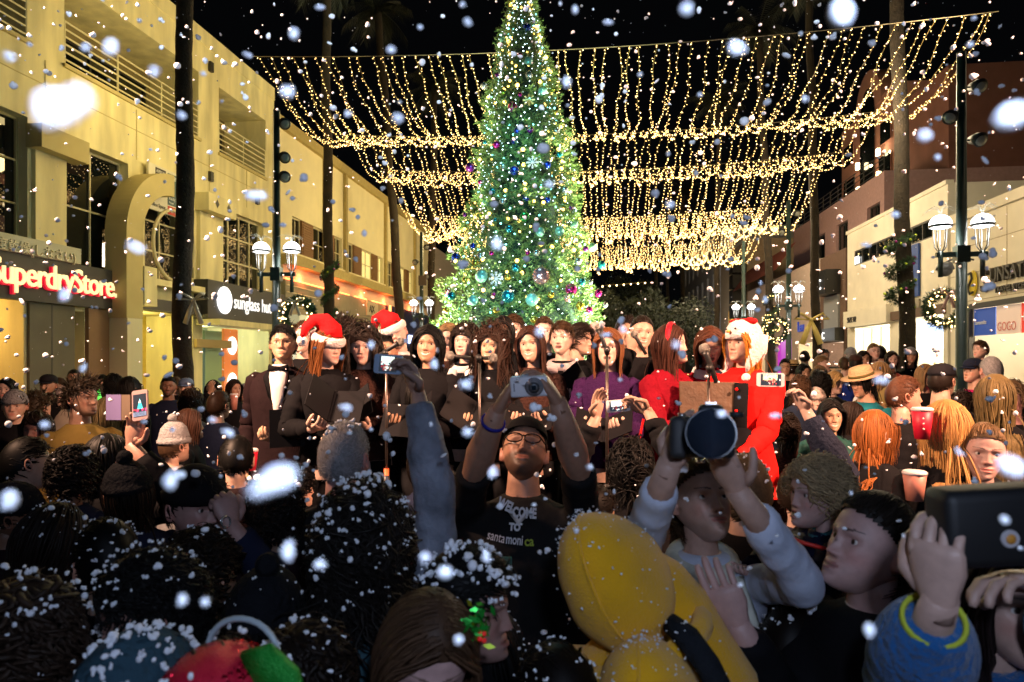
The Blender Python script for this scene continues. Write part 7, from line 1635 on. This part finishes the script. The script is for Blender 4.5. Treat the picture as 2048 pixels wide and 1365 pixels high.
# px, py, head px, yaw, hair, skin, top, sex, extra, label
CR = [
 (1661, 832, 66, -8, ('long', 'black', {'length': .26}), ASIAN, puffer, 'f', dict(expr='smile', hi=1, head=(8, 0, 0)), None, 'smiling woman with black hair in a shiny green puffer, right of the raised phone'),
 (1632, 802, 50, -5, ('short', 'brown', {}), FAIR, greyc, 'f', dict(hi=1), 'creambeanie', 'woman in a round cream knit hat behind the black haired woman'),
 (1606, 808, 48, 0, ('short', 'brown', {}), LIGHT, JEAN, 'f', {}, 'pinkbeanie', 'person in a speckled pale hat beside the raised hand'),
 (1808, 792, 76, 70, ('short', (.10, .04, .02), {'length': .03}), (.60, .32, .24), BLK, 'm', dict(hi=1, head=(20, 0, 0)), None, 'man with cropped reddish hair in profile facing right'),
 (1748, 868, 92, 160, ('bob', (.30, .10, .025), {'length': .24, 'n': 840}), FAIR, BLK, 'f', dict(hi=1, head=(-40, 0, 0)), None, 'copper haired woman seen from behind, below the straw hat man'),
 (1892, 856, 108, 178, ('long', (.50, .27, .09), {'length': .46, 'n': 2800, 'wid': .003}), FAIR, BLK, 'f', dict(hi=1), None, 'woman with long bright blonde hair seen from behind'),
 (1966, 905, 112, -12, ('back', (.16, .10, .05), {'n': 840}), (.44, .28, .25), NAVY, 'f', dict(hi=2, head=(-4, 0, 4), gaze=(.3, 0)), 'scarfb', 'woman with tied back fair hair and a patterned scarf above the dark camera'),
 (1725, 764, 58, -50, ('bob', 'black', {'length': .16}), (.5, .28, .18), teal, 'm', dict(hi=1, head=(-14, -16, 0)), 'fedora', 'man in a straw hat and turquoise jacket'),
 (1723, 812, 44, 160, ('buzz', 'black', {}), BROWN, BLK, 'm', {}, 'whitecap', 'dark skinned person in a white cap below the straw hat man'),
 (1770, 800, 52, 170, None, FAIR, olive, 'f', {}, 'hoodo', 'person in an olive hood with pale piping'),
 (1760, 750, 52, 150, ('long', 'dirty', {'length': .35}), LIGHT, olive, 'f', {}, None, 'long haired person from behind, right of the straw hat man'),
 (1884, 762, 66, 130, ('short', 'dark', {}), LIGHT, BLK, 'm', dict(hi=1), 'blackcap', 'man in a black cap turned away before the stone pier'),
 (1851, 752, 46, 20, ('bob', 'dirty', {}), LIGHT, BLK, 'f', {}, None, 'fair haired woman left of the black cap man'),
 (1947, 742, 48, -70, ('short', 'dark', {}), LIGHT, magenta, 'm', dict(hi=1), 'navycap', 'man in a navy cap in profile facing left, carrying a child'),
 (1982, 742, 56, 178, ('buzz', 'grey', {}), (.6, .36, .3), BLK, 'm', {}, None, 'balding man from behind under the child on shoulders'),
 (1990, 790, 80, 172, ('long', (.14, .10, .04), {'length': .5}), LIGHT, BLK, 'f', dict(hi=1), None, 'woman with long olive blonde hair from behind at the right'),
 (2022, 800, 72, -40, ('curly', (.06, .04, .02), {'length': .12, 'vol': 2.4, 'n': 760}), (.42, .22, .2), BLK, 'm', dict(hi=1), None, 'man with big curly brown hair at the right edge'),
 (1985, 818, 58, 10, ('short', 'dark', {}), TAN, BLK, 'f', {}, None, 'small face peering below the curly haired man'),
 (1927, 815, 62, 40, ('curly', 'dark', {}), BROWN, BLK, 'f', {}, None, 'dark curly haired woman behind the blonde woman'),
 (1702, 835, 60, 60, ('bob', 'dark', {}), (.55, .3, .25), BLK, 'f', {}, None, 'dark haired girl between the puffer woman and copper haired woman'),
 (1668, 765, 44, 15, ('bob', 'blonde', {'length': .12}), FAIR, BLK, 'f', dict(expr='smile', head=(20, -14, 0)), None, 'smiling woman with short wavy blond hair and black coat'),
 (1640, 768, 48, 178, ('curly', 'black', {'vol': 2}), LIGHT, BLK, 'f', {}, None, 'black haired head from behind, left of the wavy blond woman'),
 (1638, 752, 40, 20, ('short', 'dirty', {}), FAIR, tan, 'm', {}, None, 'fair haired person below the man in the tan jacket'),
 (1643, 729, 36, 60, ('buzz', 'dirty', {}), FAIR, tan, 'm', {}, None, 'balding man in a tan jacket by the poster board'),
 (1647, 714, 30, 20, ('short', 'dark', {}), TAN, BLK, 'm', {}, None, 'dark clothed man behind the tan jacket man'),
 (1609, 716, 28, 170, ('buzz', 'black', {}), BROWN, BLK, 'm', {}, None, 'dark silhouette of a man before the lit doorway'),
 (1607, 747, 38, 10, ('bob', 'black', {}), TAN, BLK, 'f', {}, None, 'dark haired woman with a covered chin left of the tan jacket man'),
 (1585, 738, 34, 150, ('short', 'dark', {}), TAN, BLK, 'm', {}, 'straw', 'person in a yellow straw hat at the far right crowd'),
 (1571, 735, 34, -10, ('short', 'black', {}), TAN, BLK, 'm', {}, None, 'dark haired man beside the red coat'),
 (1600, 778, 50, 160, ('curly', 'brown', {}), LIGHT, JEAN, 'f', {}, None, 'curly brown haired person behind the raised phone hand'),
 (1701, 711, 30, 175, ('short', 'grey', {}), LIGHT, greyc, 'm', {}, 'greybeanie', 'person in a grey hat and grey hoodie in the doorway light'),
 (1711, 728, 36, 170, ('short', 'dark', {}), FAIR, royal, 'm', {}, 'darkcap', 'person in a royal blue jacket and dark cap'),
 (1726, 719, 34, 5, ('long', 'dark', {'length': .25}), TAN, cream, 'f', {}, None, 'dark haired woman in a white top in the doorway light'),
 (1747, 704, 34, 5, ('buzz', 'dirty', {}), FAIR, BLK, 'm', {}, None, 'tall short haired man in black before the ivory store'),
 (1760, 708, 32, 178, ('short', 'black', {}), TAN, BLK, 'm', {}, 'letters', 'man from behind with pale letters on his black jacket'),
 (1783, 720, 34, -5, ('bob', 'dark', {}), FAIR, rust, 'f', {}, None, 'woman in a rust red top left of the garland palm'),
 (1772, 748, 46, 60, ('short', 'black', {}), BROWN, BLK, 'm', {}, None, 'dark man left of the near right palm trunk'),
 (1821, 712, 32, -10, ('long', 'black', {}), TAN, BLK, 'f', {}, 'greybeanie', 'woman in a pale cap by the mannequins'),
 (1690, 730, 32, 170, ('short', 'brown', {}), LIGHT, olive, 'm', {}, None, 'distant person beside the grey hoodie'),
 (1740, 838, 54, 10, ('bob', 'dark', {}), LIGHT, BLK, 'f', {}, None, 'half hidden dark haired person behind the copper haired woman'),
 (1575, 860, 60, 178, ('curly', 'dark', {}), LIGHT, FUZZ, 'f', {}, None, 'brown coated spectator from behind beside the red coat'),
 # left
 (97, 771, 42, 8, ('short', 'black', {}), (.42, .25, .16), BLK, 'm', {}, 'blackcap', 'man in a black flat peaked cap before the grey shop panel'),
 (118, 774, 36, -10, ('short', 'brown', {}), (.5, .3, .2), BLK, 'm', {}, None, 'man right of the peaked cap man, before the grey panel'),
 (131, 793, 42, 0, ('short', 'brown', {}), FAIR, cream, 'm', dict(hi=1), 'glassbeanie', 'person in a pale beanie and glasses at the left'),
 (148, 757, 34, 40, ('back', 'black', {}), TAN, BLK, 'f', {}, None, 'dark haired woman in profile above the beanie and glasses person'),
 (165, 797, 74, 60, ('curlyshort', (.03, .02, .012), {'length': .07, 'vol': 2, 'n': 720}), (.28, .16, .11), cloth('mustard_jacket', (.17, .12, .03)), 'm', dict(hi=1, head=(22, 0, 0)), None, 'man with thick dark hair and a mustard jacket in profile'),
 (77, 815, 58, 175, ('curlyshort', (.05, .035, .02), {'vol': 2}), LIGHT, BLK, 'f', {}, None, 'curly brown head from behind at the left'),
 (204, 769, 38, -10, ('short', 'black', {}), TAN, BLK, 'm', {}, None, 'man with black hair before the brown shop panel'),
 (230, 789, 36, 8, ('short', 'black', {}), TAN, BLK, 'f', {}, None, 'woman face just above the purple tablet'),
 (228, 770, 40, 170, ('curly', 'black', {}), TAN, BLK, 'f', {}, None, 'black haired head from behind by the white pillar'),
 (258, 780, 52, 175, ('bob', 'black', {}), TAN, BLK, 'f', {}, None, 'black haired head from behind, above the upright phone'),
 (14, 779, 44, 20, ('long', 'black', {}), FAIR, BLK, 'f', {}, None, 'pale woman with long black hair at the far left'),
 (30, 812, 60, 30, ('short', 'black', {}), LIGHT, BLK, 'm', {}, 'greybeanie', 'person in a grey snowy hat at the far left'),
 (75, 860, 66, 10, ('curly', 'dark', {}), (.3, .15, .12), BLK, 'm', {}, None, 'dim curly haired face at the far left'),
 (215, 825, 60, 172, ('long', (.24, .19, .09), {}), LIGHT, FUZZ, 'f', {}, None, 'blonde woman from behind holding a purple tablet'),
 (337, 773, 42, 30, ('buzz', 'black', {}), (.22, .11, .065), NAVY, 'm', dict(hi=1, beard=.8), None, 'bearded dark skinned man in a dark coat with grey hood'),
 (352, 771, 32, 0, ('bob', 'brown', {}), FAIR, BLK, 'f', {}, None, 'fair woman behind the bearded man'),
 (372, 776, 38, 8, ('short', 'brown', {}), LIGHT, tan, 'm', {}, 'denimcap', 'man in a pale blue cap before the palm trunk'),
 (427, 780, 38, 10, ('long', 'black', {}), TAN, BLK, 'f', dict(arms={'R': dict(w=P(421, 785, 8.1), f=(.1, 0, 1), n=(0, 1, 0), hint=(-1, 0, -1), curl=(.5, .5, .5, .5)), 'L': {}}), None, 'woman holding a hand up before her face, by the blue panel'),
 (468, 778, 38, 60, ('long', 'dark', {}), (.5, .28, .18), BLK, 'f', {}, None, 'woman in profile before the orange poster'),
 (489, 786, 34, 20, ('short', 'grey', {}), FAIR, greyc, 'f', {}, 'greybeanie', 'person in a grey knit hat next to the tuxedo boy'),
 (383, 806, 52, 170, ('curly', (.035, .02, .012), {'n': 520}), LIGHT, greyc, 'f', {}, None, 'brown haired woman from behind with a striped scarf'),
 (438, 812, 56, 172, ('short', (.045, .022, .012), {'length': .06, 'vol': 1.5}), LIGHT, NAVY, 'm', {}, None, 'brown haired boy from behind in a dark coat'),
 (378, 850, 62, 120, ('bob', (.06, .025, .015), {}), LIGHT, BLK, 'f', {}, None, 'brown haired girl turned away behind the pompom hat'),
 (350, 892, 70, 160, ('short', 'brown', {}), LIGHT, greyc, 'f', dict(hi=1, hs=.9), 'pombeanie', 'child in a knitted grey hat with a pompom'),
]
def crowd_person(px, py, h, yaw, hair, skin, top, sex, kw, extra, lab):
    kw = dict(kw); hi = kw.pop('hi', 0); py = min(py, 915); kw.setdefault('arms', {})
    p = person(lab, px, py, hpx=h, yaw=yaw, hair=hair, skin=skin, top=top, sex=sex, hi=hi, hem=.44, group=CG, brow='dark', **kw)
    if extra == 'creambeanie': beanie(p, creamk)
    elif extra == 'pinkbeanie': beanie(p, cloth('speckled_knit', (.5, .38, .36), noise=.6))
    elif extra == 'greybeanie': beanie(p, cloth('grey_knit', (.26, .26, .27), bump=1, bscale=80))
    elif extra == 'glassbeanie': beanie(p, creamk); glasses(p, mat('frame_thin', (.08, .03, .02), .3), .002)
    elif extra == 'pombeanie': beanie(p, M.get('grey_knit') or cloth('grey_knit', (.26, .26, .27), bump=1, bscale=80), True, tall=1.3)
    elif extra == 'fedora': fedora(p, cloth('straw_hat', (.42, .30, .17), bump=1, bscale=80), olive)
    elif extra == 'straw': fedora(p, strawm, BLK)
    elif extra == 'whitecap': beanie(p, white)
    elif extra == 'blackcap': cap(p, cloth('cap_black', (.012, .012, .016)))
    elif extra == 'navycap': cap(p, cloth('cap_navy', (.012, .018, .04)))
    elif extra == 'darkcap': cap(p, cloth('cap_brown', (.05, .025, .02)))
    elif extra == 'denimcap': cap(p, denimc)
    elif extra == 'hoodo': hood(p, cloth('olive_hood', (.16, .13, .05)), 1.05)
    elif extra == 'scarfb': scarf(p, cloth('navy_print_scarf', (.10, .12, .16), noise=.9), r=.028)
    elif extra == 'letters':
        for t_, x, z in (('A', -.02, .80), ('C', -.12, .72), ('C', .06, .72)):
            text(t_, .11, wp, p['o'], mtx=Matrix.Translation((-x, .16, z * p['H'])) @ Matrix.Rotation(pi, 4, 'Z') @ Matrix.Rotation(pi / 2, 4, 'X'), extrude=.002)
    return p
cps = {c[-1]: crowd_person(*c) for c in CR}
# child sitting on shoulders
p = person('small child in a pale jacket riding on shoulders at the right', 1961, 700, hpx=36, yaw=-70, hs=.84, skin=FAIR, hair=('short', 'brown', {'length': .06}), top=greyc, H=.95, hi=0, hem=.44, group=None)
# held things in the crowd
def cup(px, py, d, label, hh=.12, col=(.62, .01, .04)):
    b = MB(); b.tube([(0, 0, -hh / 2), (0, 0, hh / 2)], [.029, .041], 18); o = b.build('paper_cup', mat('cup_red' if col[0] > .5 else 'cup_purple', col, .5), None, True); o.location = P(px, py, d)
    MB().tube([(0, 0, hh / 2), (0, 0, hh / 2 + .008), (0, 0, hh / 2 + .014)], [.043, .043, .037], 18).build('lid', mat('cup_lid', (.8, .72, .72), .4), o, True); tag(o, label, 'cup'); return o
o = cup(1844, 850, 2.9, 'red paper cup with white dots and a pale lid before the blonde woman'); b = MB()
for i in range(3): b.ball((-.012, -.038 - .002 * i, .03 - .022 * i), .004, 8, 5)
b.build('white_dot', wp, o, True)
cup(1829, 975, 2.6, 'white lidded cup held low between the two fair haired women', .10, (.5, .2, .15)); cup(468, 805, 7.0, 'purple paper cup held by the woman before the orange poster', .15, (.12, .02, .25)); cup(500, 922, 3.6, 'red cup with a pale lid below the tuxedo boy', .1)
tb = MB().box(-.050, .050, -.004, .004, -.078, .078).box(.053, .11, -.004, .004, -.078, .078, 1).build('tablet', [mat('tablet_purple', (.16, .13, .30), .6), mat('cover_brown', (.14, .10, .07), .7)]); tb.location = P(228, 815, 4.2); tag(tb, 'pale purple tablet case held up by the blonde woman', 'tablet')
gb = MB().tube([(0, 0, -.09), (0, 0, -.02), (0, 0, .02), (0, 0, .09)], [.03, .035, .025, .01], 10).build('glow_bottle', mat('glow_green', (.1, .8, .1), .5, emis=(.1, .9, .1), estr=1.0), None, True); gb.location = P(197, 797, 6.8); tag(gb, 'glowing green toy bottle before the brown shop panel', 'toy')
# ================================================================ SNOW IN THE AIR
rs = random.Random(21)
def flake_mesh(seed, long=False):
    r_ = random.Random(seed); b = MB(); n = r_.choice((1, 2, 3, 4))
    for i in range(n):
        c = Vector((r_.gauss(0, .35), r_.gauss(0, .35), r_.gauss(0, .35))) * (0 if i == 0 else 1)
        b.ball(c, r_.uniform(.55, 1) * (1 if i == 0 else .6), 9, 6, sc=(r_.uniform(.7, 1.1) * (1.7 if long else 1), r_.uniform(.7, 1.1), r_.uniform(.6, 1)))
    return b.mesh('snowflake', [airm], True)
airm = mat('air_foam', (.88, .92, 1), .9)
fm_ = [flake_mesh(i, i >= 6) for i in range(9)]
# big near flakes: px, py, apparent size px, stretch, tilt
big = [(112, 218, 150, 1.2, 30, 'largest foam flake drifting at the upper left'), (20, 115, 38, 1, 0, 'pale foam flake at the upper left edge'), (60, 90, 22, 1, 0, None), (172, 93, 28, 1, 0, None), (308, 143, 46, 1, 0, 'round foam flake before the left white railing'), (222, 95, 46, 1, 0, None), (170, 98, 34, 1, 0, None), (363, 232, 34, 1, 0, None), (407, 148, 24, 1, 0, None),
       (575, 185, 46, 1.3, -15, None), (495, 110, 26, 1.4, 20, None), (588, 68, 32, 1, 0, None), (695, 228, 24, 1.3, 60, None), (795, 238, 38, 1, 0, None), (782, 100, 30, 1.2, 0, None), (512, 392, 40, 1.8, 0, None), (540, 968, 130, 1.5, -28, 'long blurred foam flake before the tuxedo boy'), (1682, 28, 84, 1.2, -10, 'big round foam flake at the top right'), (1472, 98, 50, 1, 0, 'round foam flake among the front canopy strings'), (1373, 20, 44, 1, 0, None), (2020, 235, 110, 1.3, -30, 'big blurred foam flake at the right edge'), (1848, 273, 44, 1.1, 0, 'pointed foam flake before the terracotta building'), (1875, 315, 32, 1, 0, None), (1133, 165, 34, 1, 0, None), (993, 490, 42, 1, 0, 'foam flake drifting before the middle of the tree'),
       (1098, 370, 34, 1.1, 0, None), (1340, 410, 30, 1, 0, None), (1280, 150, 20, 1, 0, None), (1610, 198, 30, 1.3, 0, None), (742, 690, 26, 1, 0, None), (868, 730, 32, 1, 0, None), (931, 770, 42, 1, 0, 'grey blue foam flake left of the silver camera'), (935, 865, 36, 1, 0, None), (1080, 665, 40, 1, 0, None), (1352, 690, 36, 1, 0, None), (1212, 670, 26, 1.6, 0, None), (1245, 660, 26, 1, 0, None), (690, 815, 34, 1.4, 10, None), (1443, 828, 34, 1.3, 0, None), (1550, 832, 24, 1.5, 0, None), (1478, 795, 14, 1, 0, None),
       (20, 1000, 62, 1, 0, 'dim round foam flake at the left edge'), (340, 963, 46, 1, 0, None), (362, 950, 34, 1, 0, None), (500, 395, 20, 1.6, 0, None), (90, 850, 34, 1.3, 0, None), (270, 495, 46, 1.5, 20, None), (130, 590, 40, 1, 0, None), (165, 738, 28, 1, 0, None), (455, 865, 36, 1.4, 25, None), (425, 840, 30, 1.2, 0, None), (345, 860, 22, 1, 0, None), (410, 1205, 44, 1, 0, None), (365, 1200, 36, 1, 0, None), (575, 1105, 50, 1, 0, 'dim foam flake over the plaid jacket'), (640, 1130, 44, 1.1, 0, None), (850, 1115, 40, 1, 0, None), (890, 1145, 52, 1.3, 0, None), (917, 1280, 46, 1.2, 20, None), (985, 945, 34, 1.3, 0, None), (972, 1115, 34, 1, 0, None), (1180, 935, 26, 1, 0, None), (1068, 1010, 18, 1, 0, None),
       (2020, 935, 90, 1.3, 20, 'large dim foam flake right of the fair haired woman'), (2010, 1040, 44, 1, 0, None), (1738, 1260, 40, 1, 0, None), (1918, 905, 24, 1.2, 0, None), (1760, 760, 36, 1.4, 0, None), (1400, 190, 22, 1, 0, None), (1790, 430, 30, 1.2, 0, None), (1215, 45, 26, 1.4, 0, None), (1150, 20, 26, 1, 0, None), (925, 10, 24, 1, 0, None), (935, 45, 30, 1.3, 30, None), (840, 55, 22, 1, 0, None), (1940, 90, 26, 1, 0, None), (1730, 490, 24, 1.6, 0, None), (1530, 600, 22, 1.2, 0, None), (640, 15, 20, 1.5, 0, None), (800, 205, 16, 1, 0, None), (1480, 1170, 20, 1, 0, None), (1240, 760, 20, 1, 0, None)]
FG = 'foam snowflakes drifting through the air'; LB = 'small white foam flake drifting in the night air'; used_l = {}
def near(px): return 'left' if px < 683 else ('right' if px > 1365 else 'middle')
cnt = 0
def put_flake(c, r, mesh, st=1, tilt=0, lab=None):
    global cnt
    o = obj('snowflake', mesh); o.location = c; o.scale = (r * st, r, r); o.rotation_euler = (0, radians(tilt), TH); cnt += 1
    if lab: tag(o, lab, 'snowflake', FG)
    else: tag(o, LB, 'snowflake', FG)
for k, (px, py, s, st, tilt, lab) in enumerate(big):
    # real flakes are 5 to 14 mm across: the distance follows from the seen size
    size = rs.uniform(.0075, .0105) if s < 60 else .0125
    d = size * F / (s * .80); d = max(d, .115)
    put_flake(P(px, py, d), size * .42, fm_[6 + k % 3] if st > 1.35 else fm_[k % 6], st ** .5, tilt, lab or '%s foam flake %s, %s' % ('blurred' if s > 34 else 'smaller', ('at the far left', 'left of the tree', 'near the middle', 'right of the tree', 'at the far right')[min(4, px // 410)], ('high in the sky', 'level with the shop roofs', 'level with the lamp globes', 'level with the choir', 'over the nearest dark heads', 'low in the foreground')[min(5, py // 228)]))
n_ind = 215
stuff = MB()
for i in range(4900):
    # uniform in the air over the street in front of the camera
    mid = i < 2100
    d = rs.uniform(1.3, 5.2) if mid else 9 * rs.random() ** .62 + .7; u = rs.uniform(-.95, .95); v = rs.uniform(-.56, .62)
    c = Vector((0, 0, CAMZ)) + (Vector((-sT, cT, 0)) + Vector((cT, sT, 0)) * u + Vector((0, 0, v))) * d
    if c.z < .2: continue
    r = rs.uniform(.0035, .0085) * (.7 + .12 * d) * (1.5 if i % 5 == 0 else 1) if mid else rs.uniform(.0022, .0050)
    if mid and cnt < 298 and rs.random() < .2: put_flake(c, r, rs.choice(fm_), rs.uniform(.9, 1.5), rs.uniform(-60, 60))
    elif mid: stuff.ball(c, r, 8, 5, sc=(rs.uniform(.8, 1.5), rs.uniform(.8, 1.2), rs.uniform(.7, 1.3))); stuff.ball(c + Vector((rs.uniform(-r, r), 0, rs.uniform(-r, r))), r * .65, 7, 4)
    else: stuff.ball(c, r, 6, 4, sc=(rs.uniform(.8, 1.5), rs.uniform(.8, 1.2), rs.uniform(.7, 1.3)))
tag(stuff.build('falling_snow', airm, None, True), 'countless small foam flakes filling the air over the street', 'snow', kind='stuff')
